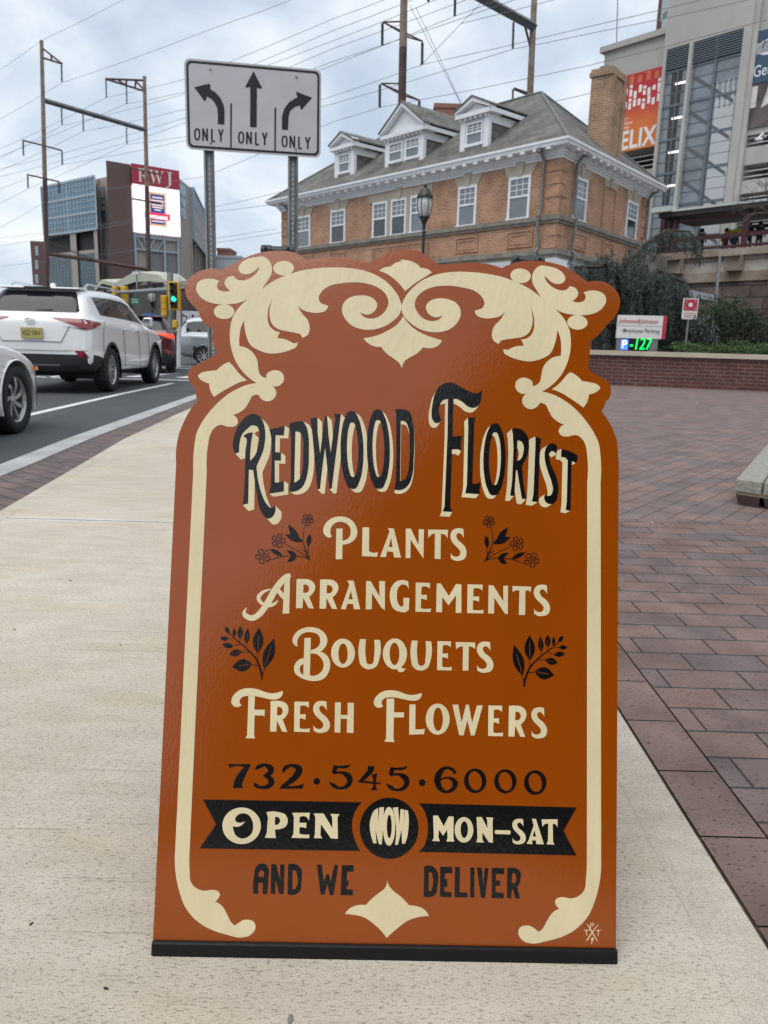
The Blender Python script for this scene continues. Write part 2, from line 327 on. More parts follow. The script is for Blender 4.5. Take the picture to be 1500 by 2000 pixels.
def ring(mbx, d0, d1, z0, z1):
    p, q = offs(d0), offs(d1)
    for i in range(4):
        j = (i+1) % 4
        mbx.hexa([Vector((v.x, v.y, z0)) for v in (q[i], q[j], p[j], p[i])]+[Vector((v.x, v.y, z1)) for v in (q[i], q[j], p[j], p[i])])
cn = MB(); ring(cn, 0, .05, z_fr-.02, z_fr+.12*hc); ring(cn, 0, .10, z_fr+.12*hc, z_fr+.30*hc); ring(cn, -.2, OV-.02, z_fr+.62*hc, z_fr+.70*hc); ring(cn, 0, .16, z_fr+.30*hc, z_fr+.62*hc)
ring(cn, OV-.10, OV, z_fr+.70*hc, z_fr+.86*hc); ring(cn, OV-.14, OV+.06, z_fr+.86*hc, z_ev+.04)
for W, n_ in ((WL, 200), (WR, 100)):
    for i in range(n_):                          # dentil course
        u = W.len*(i+.5)/n_; cn.wbox(W, u-.03, u+.03, z_fr+.12*hc, z_fr+.24*hc, .10, .13)
cor = cn.build('cornice', wtrim, ps)
for W, n_ in ((WL, 31), (WR, 13)):
    md = MB()
    for i in range(n_):
        u = W.len*(i+.5)/n_; md.wbox(W, u-.085, u+.085, z_fr+.46*hc, z_fr+.615*hc, .16, OV-.16); md.wbox(W, u-.10, u+.10, z_fr+.43*hc, z_fr+.615*hc, OV-.16, OV-.06)
    md.wbox(W, 0, W.len, z_fr+.60*hc, z_fr+.617*hc, .16, OV-.05); md.build('modillion_row', wtrim, cor)
# roof
Mid0 = (C_+Rp)/2; WM = Wall(Mid0, Mid0+(Lp-C_))
u1, zr = WM.hit(1057, 181); u2, zq = WM.hit(748, 262)
r1 = WM.P(u1, zr); r2 = WM.P(max(u2, u1+4), zr)
E_ = [Vector((v.x, v.y, z_ev)) for v in offs(OV)]
rf = MB(); rf.add(E_+[r1, r2], [(0, 1, 4), (1, 2, 5, 4), (2, 3, 5), (3, 0, 4, 5)])
roof = rf.build('roof', slate, ps)
hp = MB()
for a, b in ((E_[0], r1), (r1, r2), (E_[3], r2), (E_[1], r1)): hp.tube([a+Vector((0, 0, .03)), b+Vector((0, 0, .03))], .05, 6)
hp.build('hip_cap', lead, roof)
# belts and panels
bl = MB(); ring(bl, 0, .16, z_st-.10, z_st+.06); ring(bl, 0, .09, z_st-.2, z_st-.10); bl.build('string_course', ledge_m, ps)
bl = MB(); ring(bl, 0, .2, z_lb-.12, z_lb+.06); ring(bl, 0, .12, z_lb-.26, z_lb-.12); bl.build('string_course', ledge_m, ps)
cano = MB(); p, q = offs(.1), offs(2.3)
for i in range(4):
    j = (i+1) % 4; cano.add([Vector((p[i].x, p[i].y, z_lb-.25)), Vector((p[j].x, p[j].y, z_lb-.25)), Vector((q[j].x, q[j].y, z_lb-.9)), Vector((q[i].x, q[i].y, z_lb-.9))], [(3, 2, 1, 0)])
ring(cano, 2.2, 2.35, z_lb-1.15, z_lb-.88)
cano.build('canopy', mat('canopy_metal', (.40, .42, .44), .5, metal=.2, var=.12, vscale=2), ps)
for W in (WL, WR):
    qm = MB(); z = z_lb+.1; i = 0
    while z < z_fr-.25:
        if abs(z-z_st) > .32: qm.wbox(W, .0 if True else 0, .42 if i % 2 else .62, z, z+.30, -.01, .035)
        elif qm.v: qm.build('quoin', brick, ps); qm = MB()
        z += .44; i += 1
    qm.build('quoin', brick, ps); qm = MB(); z = z_st+.3
    while z < z_fr-.25: qm.wbox(W, W.len-.6, W.len-.02, z, z+.30, -.01, .035); z += .44
    qm.build('quoin', brick, ps)
def sash(W, u0, u1, z0, z1, parent, low, cols=3, rows=3, fr=.10, o=0.):
    """double-hung sash: frame with glazing bars, panes as a sub-part"""
    w = MB(); zm = z0+(z1-z0)*.53
    w.wbox(W, u0, u0+fr, z0, z1, o-.02, o+.05); w.wbox(W, u1-fr, u1, z0, z1, o-.02, o+.05); w.wbox(W, u0+fr, u1-fr, z1-fr, z1, o-.02, o+.05); w.wbox(W, u0-.04, u1+.04, z0-.07, z0+.04, o-.02, o+.09)
    w.wbox(W, u0+fr, u1-fr, zm-.035, zm+.035, o-.02, o+.035)
    a, b = u0+fr, u1-fr
    for i in range(1, cols): u = a+(b-a)*i/cols; w.wbox(W, u-.014, u+.014, zm+.035, z1-fr, o-.02, o+.018)
    for j in range(1, rows): z = zm+.035+(z1-fr-zm-.035)*j/rows; w.wbox(W, a, b, z-.014, z+.014, o-.018, o+.016)
    fo = w.build('window', wtrim, parent)
    g_ = MB(); g_.wbox(W, a, b, zm+.02, z1-fr+.01, o-.02, o+.006); g_.build('pane', blind, fo)
    g_ = MB(); g_.wbox(W, a, b, z0+.03, zm-.02, o-.02, o+.003); g_.build('pane', low, fo)
def lintel(W, u0, u1, z1, parent, keys=1):
    m_ = MB(); h = .36; m_.wpoly(W, [(u0-.06, z1), (u1+.06, z1), (u1+.26, z1+h), (u0-.26, z1+h)], -.02, .045)
    c = (u0+u1)/2; m_.wpoly(W, [(c-.13, z1-.0), (c+.13, z1-.0), (c+.2, z1+h+.09), (c-.2, z1+h+.09)], -.02, .085); m_.build('lintel', stone, parent)
wins = [(893, 447, 933, 361.5, blind), (990.5, 434, 1039, 339, blind), (646, 480, 675.5, 408.5, glass_d), (587, 486.7, 607, 419, blind)]
for x0, y0, x1, y1, gl in wins:
    a = WL.hit(x0, y0); b = WL.hit(x1, y1); u0, u1 = min(a[0], b[0]), max(a[0], b[0])
    z0, z1 = z_st+.07, WL.hit(1039, 340)[1]
    if x0 < 600: u1 = u0+1.25
    sash(WL, u0, u1, z0, z1, ps, gl); lintel(WL, u0, u1, z1, ps)
ua = WL.hit(727.5, 469)[0]; ub = WL.hit(832, 455)[0]; z0, z1 = z_st+.07, WL.hit(1039, 340)[1]
w3 = (ua-ub-.5)/3
for i in range(3): u0 = ub+i*(w3+.25); sash(WL, u0, u0+w3, z0, z1, ps, glass_d if i else blind)
sm_ = MB(); sm_.wbox(WL, ub-.30, ua+.30, z1, z1+.34, -.02, .05)
for i in range(2): sm_.wbox(WL, ub+w3+.02+i*(w3+.25), ub+w3+.23+i*(w3+.25), z0, z1-.003, -.02, .055)
c = (ua+ub)/2; sm_.wpoly(WL, [(c-.14, z1+.0), (c+.14, z1+.0), (c+.2, z1+.43), (c-.2, z1+.43)], -.02, .09); sm_.build('lintel', stone, ps)
for x0, y0, x1, y1 in ((1116, 428, 1148, 346), (1219, 463, 1247, 391)):
    u0 = WR.hit(x0, y0)[0]; u1 = WR.hit(x1, y1)[0]; sash(WR, u0, u1, z0, z1, ps, blind if x0 < 1150 else glass_d); lintel(WR, u0, u1, z1, ps)
u0 = WR.hit(1178, 400)[0]; u1 = WR.hit(1200, 400)[0]; lintel(WR, u0, u1, z1+.1, ps)
rc = MB(); rc.wbox(WR, u0-.05, u0, z0, z1+.1, -.02, .04); rc.wbox(WR, u1, u1+.05, z0, z1+.1, -.02, .04); rc.wbox(WR, u0-.05, u1+.05, z0-.04, z0, -.02, .04); rc.build('blind_recess', brick, ps)
cs = [WL.hit(x, 470)[0] for x in (912, 1015, 660, 745, 782, 818, 597)]
for W, cc in ((WL, cs), (WR, [WR.hit(x, 470)[0] for x in (1131, 1188, 1233)])):
    for c in cc:
        pn = MB()
        for k, (hw, t) in enumerate(((.62, .05), (.50, .025))):
            za, zb = z_lb+.22+k*.11, z_st-.34-k*.11
            pn.wbox(W, c-hw, c-hw+.07, za, zb, -.02, t); pn.wbox(W, c+hw-.07, c+hw, za, zb, -.02, t); pn.wbox(W, c-hw+.07, c+hw-.07, zb-.07, zb, -.02, t-.003); pn.wbox(W, c-hw+.07, c+hw-.07, za, za+.07, -.02, t-.003)
        pn.build('brick_panel', brick, ps)
for W, px in ((WL, 1062), (WR, 1118), (WL, 566), (WR, 1264)):
    u = W.hit(px, 380)[0]; dp = MB(); dp.tube([W.P(u, z_fr+.60*hc, .45), W.P(u, z_fr+.2*hc, .22), W.P(u, z_fr-.05, .12), W.P(u, z_st+.25, .12), W.P(u, z_st+.05, .26), W.P(u, z_st-.3, .22), W.P(u, z_lb+.15, .12), W.P(u, z_lb-.05, .3), W.P(u, z_lb-.4, .25)], .055, 8); dp.wbox(W, u-.1, u+.1, z_fr+.35*hc, z_fr+.6*hc, .35, .5)
    dp.build('downspout', lead, ps)
# dormers on the long slope
pA, pB, pC = E_[0], E_[3], r1; nrm = (pB-pA).cross(pC-pA).normalized()
def onroof(px, py): d = ray(px, py); return EYE+d*((pA-EYE).dot(nrm)/d.dot(nrm))
def dormer(bl_, br_, nw, hw_, he, ha, win):
    """bl_, br_: foot corners of the front in the photo; he, ha: heights of eaves and apex above the foot"""
    a = onroof(*bl_); b = onroof(*br_); m_ = (a+b)/2; o = (m_-C_).dot(WL.n); W = WL.shift(o); zb = m_.z
    uc = W.hit((bl_[0]+br_[0])/2, (bl_[1]+br_[1])/2)[0]; d = thing_part = None
    back = (he+.2)/.56*1.8
    bx = MB(); bx.wbox(W, uc-hw_, uc+hw_, zb-.1, zb+he, -.15, 0)
    bx.wbox(W, uc-hw_-.05, uc-hw_+.22, zb-.08, zb+he-.02, -.1, .07); bx.wbox(W, uc+hw_-.22, uc+hw_+.05, zb-.08, zb+he-.02, -.1, .07)
    ov = .20
    bx.wbox(W, uc-hw_-ov, uc+hw_+ov, zb+he, zb+he+.16, -.5, .26); bx.wpoly(W, [(uc-hw_-.1, zb+he+.16), (uc+hw_+.1, zb+he+.16), (uc, zb+ha-.12)], -.4, .02)
    for sg in (-1, 1):                           # raking cornice and eaves
        bx.wpoly(W, [(uc+sg*(hw_+ov+.03), zb+he+.16), (uc+sg*(hw_+ov+.03), zb+he+.33), (uc, zb+ha+.1), (uc, zb+ha-.10)], -.1, .28)
        bx.wbox(W, uc+sg*(hw_+ov) if sg > 0 else uc-hw_-ov-.06, uc+sg*(hw_+ov)+.06 if sg > 0 else uc-hw_-ov, zb+he+.02, zb+he+.18, -back*.55, .2)
        bx.wbox(W, uc+hw_-.05 if sg > 0 else uc-hw_-.06, uc+hw_+.06 if sg > 0 else uc-hw_+.05, zb+he-.3, zb+he+.0, -back*.5, -.1)
    for i in range(int(hw_*9)):
        u = uc-hw_-.1+(2*hw_+.2)*(i+.5)/int(hw_*9); bx.wbox(W, u-.05, u+.05, zb+he-.09, zb+he, 0, .2)
    dm = bx.build('dormer', wtrim, ps)
    ck = MB(); ck.wbox(W, uc-hw_-.02, uc+hw_+.02, zb-.6, zb+he+.05, -back*.5, -.155); ck.build('cheek', slate, dm)
    rr = MB(); k = (ha-he-.16)/(hw_+ov); back2 = (ha+.12)/.56; back3 = (he+.2)/.56
    for sg in (-1, 1):
        u_e = uc+sg*(hw_+ov+.08); ze = zb+he+.30; zt_ = zb+ha+.12
        pts = [W.P(u_e, ze, .32), W.P(uc, zt_, .32), W.P(uc, zt_, -back2), W.P(u_e, ze, -back3)]
        rr.hexa([p_-Vector((0, 0, .06)) for p_ in pts]+pts)
    rr.build('dormer_roof', slate, dm)
    for (c0, hw2) in win: sash(W, uc+c0-hw2, uc+c0+hw2, zb+.12, zb+he-.18, dm, blind, fr=.07, o=.03)
dormer((653.5, 348), (694, 336), 1, .70, 1.13, 1.80, [(0, .44)])
dormer((751, 326), (829, 309), 2, 1.20, 1.08, 2.33, [(-.55, .46), (.55, .46)])
dormer((901, 294), (953, 284), 1, .71, 1.13, 1.76, [(0, .45)])
# chimney at the right-hand wall
WCh = WR.shift(-.25)
uc0 = WCh.hit(1184, 288)[0]; uc1 = WCh.hit(1211, 300)[0]; zt = WCh.hit(1192, 124)[1]
ch = MB(); ch.wbox(WCh, uc0, uc1, z_ev-.6, zt-.28, -.85, 0); ch.wbox(WCh, uc0+.3, uc1-.3, z_ev+.5, zt-.9, -.01, -.004); ch.wbox(WCh, uc0-.07, uc1+.07, zt-.28, zt-.12, -.92, .07); ch.wbox(WCh, uc0-.03, uc1+.03, zt-.12, zt, -.88, .03)
for a, b in ((uc0+.0, uc0+.32), (uc1-.32, uc1)): ch.wbox(WCh, a, b, z_ev+.4, zt-.29, -.02, .06)
cho = ch.build('chimney', brick_d, ps)
fl = MB(); fl.wbox(WCh, uc0-.06, uc1+.06, z_ev-.2, z_ev+.42, -.9, .05); fl.build('flashing', lead, cho)
pot = MB(); pot.wbox(WCh, uc0+.15, uc0+.5, zt, zt+.12, -.6, -.25); pot.build('chimney_cap', lead, cho)
# ================================================================== parking garage with glass stair tower (right)
GA = at(1290, 400, 52.0); GA.z = 0; tdir = (Lp-C_).normalized()
WG = Wall(GA, GA-tdir)                            # u grows to the right
def gu(px, py=300): return WG.hit(px, py)[0]
def gz(px, py): return WG.hit(px, py)[1]
conc_g = mat('garage_concrete', (.40, .385, .36), .85, var=.10, vscale=.35)
conc_l = mat('garage_spandrel', (.43, .42, .40), .85, var=.12, vscale=.5)
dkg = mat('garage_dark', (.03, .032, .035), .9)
alu = mat('tower_mullion', (.13, .155, .18), .5, metal=.3)
tglass = mat('tower_glass', (.15, .175, .20), .07, spec=1., var=.6, vscale=.35)
gar = thing('parking_garage', 'tall concrete parking garage with a glazed stair tower behind the station house', 'building', GA)
uL = gu(1181, 110); uT0 = gu(1291, 300); uT1 = gu(1441, 250); uE = gu(1640, 200)
zLft = gz(1181, 93); zTw = gz(1378, -60); zB = 0
m_ = MB()
zo0, zo1 = gz(1260, 331), gz(1260, 288)
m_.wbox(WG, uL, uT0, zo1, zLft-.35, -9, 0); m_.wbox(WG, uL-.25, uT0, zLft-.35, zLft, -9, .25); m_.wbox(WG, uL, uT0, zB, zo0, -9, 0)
m_.wbox(WG, uL, uL+.5, zo0, zo1, -.6, 0)
m_.build('wall', conc_g, gar)
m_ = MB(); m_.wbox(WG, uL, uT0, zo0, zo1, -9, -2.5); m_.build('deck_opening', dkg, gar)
m_ = MB()
for i in range(3): m_.tube([WG.P(uL+.5, zo0+.25+i*.3, -.1), WG.P(uT0, zo0+.25+i*.3, -.1)], .035, 6)
m_.build('guard_rail', mat('rail_silver', (.5, .51, .52), .4, metal=.6), gar)
# tower: concrete surround + curtain wall
zg1 = gz(1380, 84); m_ = MB(); m_.wbox(WG, uT0-.1, uT1+.5, zg1, zTw, -6, .66); m_.wbox(WG, uT0-.1, uT0+.12, 0, zg1, -6, .66); m_.wbox(WG, uT1, uT1+.5, 0, zg1, -6, .66)
m_.build('tower_frame', conc_g, gar)
m_ = MB(); um = gu(1347, 250)
ua_, ub_ = uT0+.12, uT1
m_.wbox(WG, ua_, ub_, 2, zg1, .3, .5); gl_ = m_.build('curtain_wall', tglass, gar)
m_ = MB(); m_.wbox(WG, um-.10, um+.10, 2, zg1, .5, .85); m_.build('centre_pier', conc_l, gar)
m_ = MB(); nfl = 7; fh = (zg1-5.2)/nfl
m_.wbox(WG, (um+ub_)/2-.09, (um+ub_)/2+.09, 2, zg1, .5, .6)
for c in ((ua_+um)/2,): m_.wbox(WG, c-.04, c+.04, 2, zg1, .5, .55)
for i in range(nfl+1):
    z = zg1-1.3-i*fh
    m_.wbox(WG, ua_, um-.1, z-.07, z+.07, .5, .56); m_.wbox(WG, um+.1, ub_, z-.07, z+.07, .5, .56)
    for q in (.36, .68): m_.wbox(WG, ua_, um-.1, z+fh*q-.02, z+fh*q+.02, .5, .53); m_.wbox(WG, um+.1, ub_, z+fh*q-.02, z+fh*q+.02, .5, .53)
for i in range(9): z = zg1-.1-i*.13; m_.wbox(WG, ua_, um-.1, z-.03, z+.03, .5, .66); m_.wbox(WG, um+.1, ub_, z-.03, z+.03, .5, .66)
m_.build('mullion_grid', alu, gar)
for i in range(nfl-1):                            # lit lamps on the landings and the stairs behind the glass
    z = zg1-1.3-i*fh-.75; lm = MB(); u = ua_+(um-ua_)*.72; lm.wbox(WG, u-.5, u+.4, z-.05, z+.05, .5, .54); lm.build('landing_lamp', mat('lamp_tube', (.9, .9, .9), .5, emit=(1, 1, .97), estr=1.1), gar)
    st = MB(); a = ub_-.2; b = (um+ub_)/2+.2; lo, hi = (z-1.6, z+.2)
    st.wpoly(WG, [(um+.3, hi), (um+.3, hi-.22), (a, lo-.22), (a, lo)], .50, .535); st.build('stair_flight', mat('stair_dark', (.10, .11, .12), .7), gar)
m_ = MB(); m_.wpoly(WG, [(um-1.25, zg1-1.4), (um-.55, zg1-1.4), (um-.6, 6), (um-.95, 6)], .5, .525); m_.build('core_pier', mat('core_dark', (.055, .05, .048), .8), gar)
st = MB()
for i in range(15):
    u = (um+ub_)/2+.25+(ub_-(um+ub_)/2-.4)*i/14; st.wbox(WG, u-.035, u+.035, 4, zg1-2.5-(i % 4)*.5, .5, .53)
st.build('stair_baluster', mat('stair_pale', (.50, .52, .53), .5), gar)
# right bay: spandrels and deck openings
m_ = MB(); u0 = uT1+.5
ops = [(gz(1490, 286), gz(1490, 262)), (gz(1490, 350), gz(1490, 320)), (gz(1490, 402), gz(1490, 376)), (gz(1490, 455), gz(1490, 432))]
uo = gu(1459, 280); prev = zTw
zz = sorted([v for o in ops for v in o], reverse=True)
m_.wbox(WG, u0, uo, 0, zTw, -8, .3)
top = zTw
for lo, hi in ops: m_.wbox(WG, uo, uE, hi, top, -8, .3); top = lo
m_.wbox(WG, uo, uE, 0, top, -8, .3); 
for i in range(14): z = zTw-1.5-i*1.45; m_.wbox(WG, u0, uo-.01, z-.03, z+.03, .29, .345)
m_.wbox(WG, u0-.02, u0+.28, 0, zTw, .25, .55)
m_.build('spandrel', conc_l, gar)
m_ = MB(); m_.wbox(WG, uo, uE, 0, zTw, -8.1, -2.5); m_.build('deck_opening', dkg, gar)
m_ = MB()
for lo, hi in ops:
    for q in (.2, .5): m_.tube([WG.P(uo, lo+q, .2), WG.P(uE, lo+q, .2)], .04, 6)
m_.build('guard_rail', mat('rail_silver', (.5, .51, .52), .4), gar)
lampm = MB(); p = WG.P(gu(1500, 265), gz(1490, 272), .3); q = WG.P(gu(1497, 265), gz(1490, 272)-.1, .9); lampm.tube([p, p+WG.n*.4+Vector((0, 0, .15)), q], .05, 6); lampm.lathe([(.05, 0), (.2, -.05), (.24, -.12), (.12, -.18)], q, 10)
lampm.build('flood_lamp', wtrim, gar)
# hanging banner
bt0 = WG.hit(1224, 148); bt1 = WG.hit(1299, 128); bb0 = WG.hit(1211, 303); bb1 = WG.hit(1282, 278)
ub0, ub1 = gu(1192, 220), gu(1291, 205); zb1, zb0 = gz(1262, 139), gz(1247, 292)
ban = thing('wall_banner', 'red and orange hanging banner with big white letters beside the chimney', 'banner', WG.P(ub0, zb0))
def banmat():
    m = bpy.data.materials.new('banner_print'); m.use_nodes = True; n = m.node_tree.nodes; l = m.node_tree.links
    t = n.new('ShaderNodeTexCoord'); s = n.new('ShaderNodeSeparateXYZ'); r = n.new('ShaderNodeValToRGB'); l.new(t.outputs['Generated'], s.inputs[0]); l.new(s.outputs['Z'], r.inputs[0])
    e = r.color_ramp.elements; e[0].position = .1; e[0].color = (.62, .18, .03, 1); e[1].position = .62; e[1].color = (.50, .022, .03, 1); x = e.new(.36); x.color = (.66, .16, .035, 1); x = e.new(.85); x.color = (.45, .02, .03, 1)
    b = n['Principled BSDF']; b.inputs['Roughness'].default_value = .6; l.new(r.outputs[0], b.inputs['Base Color']); return m
m_ = MB(); m_.wbox(WG, ub0, ub1, zb0, zb1, .05, .12); m_.build('banner_sheet', banmat(), ban)
bw = ub1-ub0; bh = zb1-zb0; wink = mat('banner_white', (.78, .76, .72), .6); rnd = random.Random(3)
for row, zc_ in enumerate((.77, .60)):
    for i in range(11):
        dash = MB(); u = ub0+bw*(.05+.09*i)+rnd.uniform(-.03, .03); hgt = bh*rnd.uniform(.06, .10); zc2 = zb0+bh*zc_+bh*rnd.choice((-.035, 0, .03))
        dash.wbox(WG, u-.085*bw/3, u+.085*bw/3, zc2-hgt/2-bh*.012, zc2+hgt/2-bh*.012, .12, .125)
        if i % 3 == 1: dash.wbox(WG, u-.085*bw/3, u+.085*bw/3, zc2+hgt/2+bh*.005, zc2+hgt/2+bh*.045, .12, .125)
        dash.build('banner_pattern', wink, ban)
for i in range(6): dash = MB(); u = ub0+bw*(.1+.16*i); dash.wbox(WG, u-.05*bw, u+.03*bw, zb1-bh*.13, zb1-bh*(.02+.02*(i % 2)), .12, .125); dash.build('banner_pattern', mat('banner_orange', (.55, .14, .05), .6), ban)
xg, yg = WG.t, Vector((0, 0, 1))
for i, (tx, z, s) in enumerate((('Health +', .43, .62), ('Life Science', .375, .62), ('Exchange', .32, .62))): text_obj('banner_lettering', tx, bh*.058, wink, ban, frame(WG.P(ub0+bw*.2, zb0+bh*z, .122), xg, yg), align='LEFT', xs=.85)
text_obj('banner_lettering', 'ELIX', bh*.34, wink, ban, frame(WG.P(ub1-bw*.03, zb0+bh*.135, .122), xg, yg), align='RIGHT', xs=.80, ext=.006, space=1.05, bold=.04)
# billboards on the right bay
bb = thing('billboard', 'dark blue billboard with white panel on the garage wall at the right edge', 'billboard', WG.P(gu(1472, 120), gz(1472, 160)))
u0, z0, z1 = gu(1466, 120), gz(1480, 168), gz(1480, 68); u1 = u0+6
m_ = MB(); m_.wbox(WG, u0, u1, z0, z1, .31, .45); m_.build('panel', mat('billboard_blue', (.035, .075, .12), .5), bb)
m_ = MB(); pts = []
for cx, cz, a0 in ((u1-1, z1-1.2, 0), (u0+1.1, z1-1.2, 90), (u0+1.1, z0+2.1, 180), (u1-1, z0+2.1, 270)):
    for k in range(5): a = R(a0+k*22.5); pts.append((cx+.7*math.cos(a), cz+.7*math.sin(a)))
m_.wpoly(WG, pts, .45, .455); m_.build('white_panel', wtrim, bb)
text_obj('lettering', 'PR', .8, mat('ink_navy', (.03, .05, .09), .6), bb, frame(WG.P(u0+.75, z0+2.05, .46), xg, yg), align='LEFT', xs=.8, shear=.25)
text_obj('lettering', 'Get a', .85, wtrim, bb, frame(WG.P(u0+.45, z0+.62, .455), xg, yg), align='LEFT', xs=.75)
bp_ = thing('photo_poster', 'dark photo poster below the blue billboard on the garage wall', 'poster', WG.P(gu(1465, 210), gz(1465, 255)))
u0, z0, z1 = gu(1459, 210), gz(1472, 254), gz(1475, 170)
m_ = MB(); m_.wbox(WG, u0, u0+6, z0, z1, .31, .42); m_.build('poster_sheet', mat('poster_print', (.16, .12, .11), .5, var=.9, vscale=.9, col2=(.02, .022, .03)), bp_)
m_ = MB(); m_.wbox(WG, u0+.35, u0+.7, z0+1.1, z1-.1, .42, .43); m_.wpoly(WG, [(u0+1.0, z0+1), (u0+1.5, z0+1.2), (u0+1.9, z1-.3), (u0+1.3, z1-.2)], .42, .43); m_.build('poster_figure', mat('poster_pale', (.6, .56, .52), .6, var=.4, vscale=2), bp_)
m_ = MB(); m_.wbox(WG, u0-.0, u0+.3, z0+.9, z1, .42, .432); m_.build('poster_stripe', mat('poster_wood', (.32, .2, .1), .6), bp_)
# brick tower block peeping out above the garage
bt = thing('brick_tower_block', 'dark red brick tower block rising behind the concrete garage', 'building', at(1296, 60, 75))
A_ = at(1281, 60, 75); B_ = at(1345, 60, 70); WT = Wall(A_, B_); m_ = MB(); m_.wbox(WT, 0, WT.len, 0, WT.hit(1300, -60)[1], -8, 0); m_.build('wall', brickmat('tower_brick', (.16, .06, .045), (.12, .05, .04), (.14, .1, .09), noise=.2), bt)
for py in (40, 8): 
    uw, zw = WT.hit(1303, py); m_ = MB(); m_.wbox(WT, uw-.75, uw+.9, zw-1.1, zw+.8, -.05, .05); m_.build('window', mat('pale_glass', (.35, .42, .42), .15, spec=.8), bt)
# ================================================================== railway platform on its stone wall (right)
PA = at(1400, 480, 43.0); PA.z = 0; WP = Wall(PA, PA-tdir)
def pu(px, py=480): return WP.hit(px, py)[0]
z_pl = WP.hit(1400, 489)[1]
rust = mat('platform_concrete', (.36, .33, .28), .9, var=.5, vscale=.7, col2=(.20, .13, .085))
pale_c = mat('pale_panel', (.42, .39, .345), .9, var=.3, vscale=.9)
stone_w = brickmat('embankment_stone', (.15, .115, .10), (.085, .068, .062), (.05, .045, .042), w=1.5, h=.62, ms=.035, noise=.5, nsc=1.2, bump=.8, rough=.9)
maroon = mat('maroon_paint', (.065, .018, .024), .5, var=.15, vscale=2)
u0, u1 = pu(1305), pu(1760)
pf = thing('railway_platform', 'raised railway platform of stained concrete on a rough stone wall with maroon railing', 'platform', WP.P(u0, 0))
z_m = WP.hit(1400, 532)[1]
m_ = MB(); m_.wbox(WP, u0, u1, -.2, z_m-.5, -7, 0); m_.build('stone_wall', stone_w, pf)
m_ = MB(); m_.wbox(WP, u0, u1, z_m-.5, z_m, -7, .12); m_.wbox(WP, u0-.2, u1, z_pl-.35, z_pl, -7, .35); m_.wbox(WP, u0, u1, z_pl-.55, z_pl-.35, -7, .14)
for px in (1330, 1444, 1560): u = pu(px); m_.wbox(WP, u-.42, u+.42, z_m+.0, z_pl-.36, -.1, .6); m_.wbox(WP, u-.42, u+.42, z_m+.7, z_pl-.37, .6, .9)
m_.build('platform_edge', rust, pf)
m_ = MB(); m_.wbox(WP, u0+.05, u1-.05, z_m+.002, z_pl-.55, -7, .05); m_.build('parapet_panel', pale_c, pf)
m_ = MB(); zr1, zr2, zr3 = WP.hit(1400, 462)[1], WP.hit(1400, 425)[1], WP.hit(1400, 483)[1]
for px in (1316, 1452, 1590): u = pu(px); m_.wbox(WP, u-.12, u+.12, z_pl, WP.hit(1450, 392)[1], -.12, .12)
for z, t in ((zr1, .11), (zr2, .07), (zr3, .07)): m_.wbox(WP, pu(1318), u1, z-t, z+t, -.06, .06)
m_.build('railing', maroon, pf)
m_ = MB(); m_.wbox(WP, pu(1290), u1, WP.hit(1400, 413)[1]-.1, WP.hit(1400, 404)[1]-.1, -3.5, .5); cpy = m_.build('canopy', mat('canopy_dark', (.02, .018, .02), .6), pf)
m_ = MB(); m_.wbox(WP, pu(1281), pu(1316), WP.hit(1300, 418)[1], WP.hit(1300, 408)[1], -2.2, .8); m_.wbox(WP, pu(1292), u1, WP.hit(1400, 403.5)[1]-.1, WP.hit(1400, 399)[1]-.1, -3.5, .55); m_.build('canopy_fascia', mat('canopy_pale', (.5, .52, .5), .5), cpy)
for px in (1274, 1286): 
    m_ = MB(); u = pu(px); m_.wbox(WP, u-.14, u+.14, 0, WP.hit(1280, 405)[1], -1.2, -.9); m_.build('canopy_post', maroon, pf)
m_ = MB(); uu = pu(1408, 455); m_.wbox(WP, uu-.45, uu+.4, WP.hit(1408, 455)[1], WP.hit(1408, 441)[1], -1.6, -1.55); m_.build('notice', mat('yellow_notice', (.75, .62, .03), .6), pf)
bw_ = thing('concrete_bin_wall', 'weathered grey concrete wall end behind the weeping cedar', 'wall', WP.P(pu(1290), 0, 2)); m_ = MB(); m_.wbox(WP, pu(1262), pu(1322), 0, WP.hit(1290, 505)[1], 0.4, 2.0); m_.build('wall_end', mat('grey_conc', (.19, .18, .17), .9, var=.3, vscale=.8), bw_)
# ================================================================== the tower with the lit screen (left, far)
YB = 150.0
hA = at(211, 400, YB); hB = at(349, 400, YB*1.056); hA.z = hB.z = 0
WS = Wall(hA, hB); WS.nb = Vector((hA.x, hA.y, 0)).normalized(); so_ = thing('screen_tower', 'modern block with a lit white advertising screen under a red lettered panel', 'building', hA)
def su(px, py=400): return WS.hit(px, py)[0]
def sz(px, py): return WS.hit(px, py)[1]
brown = mat('brown_panel', (.115, .068, .062), .7, var=.08, vscale=.15); beige = mat('beige_panel', (.33, .29, .255), .8, var=.08, vscale=.12); cg = mat('curtain_blue', (.075, .17, .25), .12, spec=.9, var=.3, vscale=.12)
cgd = mat('curtain_teal', (.035, .075, .10), .15, spec=.8, var=.5, vscale=.12); mull = mat('pale_mullion', (.30, .37, .42), .5); mulld = mat('dark_mullion', (.10, .15, .17), .5)
uR = su(257.5); zT = sz(230, 317); 
m_ = MB(); m_.wbox(WS, 0, uR, -2, zT, -14, 0); m_.build('brown_wall', brown, so_)
zr0 = sz(303, 365.5); zs0 = sz(303, 457.5); zr1_ = sz(258, 320)
m_ = MB(); m_.wbox(WS, uR, su(349.5), zr0, zr1_, -3, .6); m_.build('red_panel', mat('crimson_panel', (.36, .022, .05), .5), so_)
led = MB(); led.wbox(WS, uR+.1, su(349.2), zs0, zr0-.02, -2, .5)
ledo = led.build('screen', mat('screen_white', (.9, .88, .9), .5, emit=(1, .90, .96), estr=.50), so_)
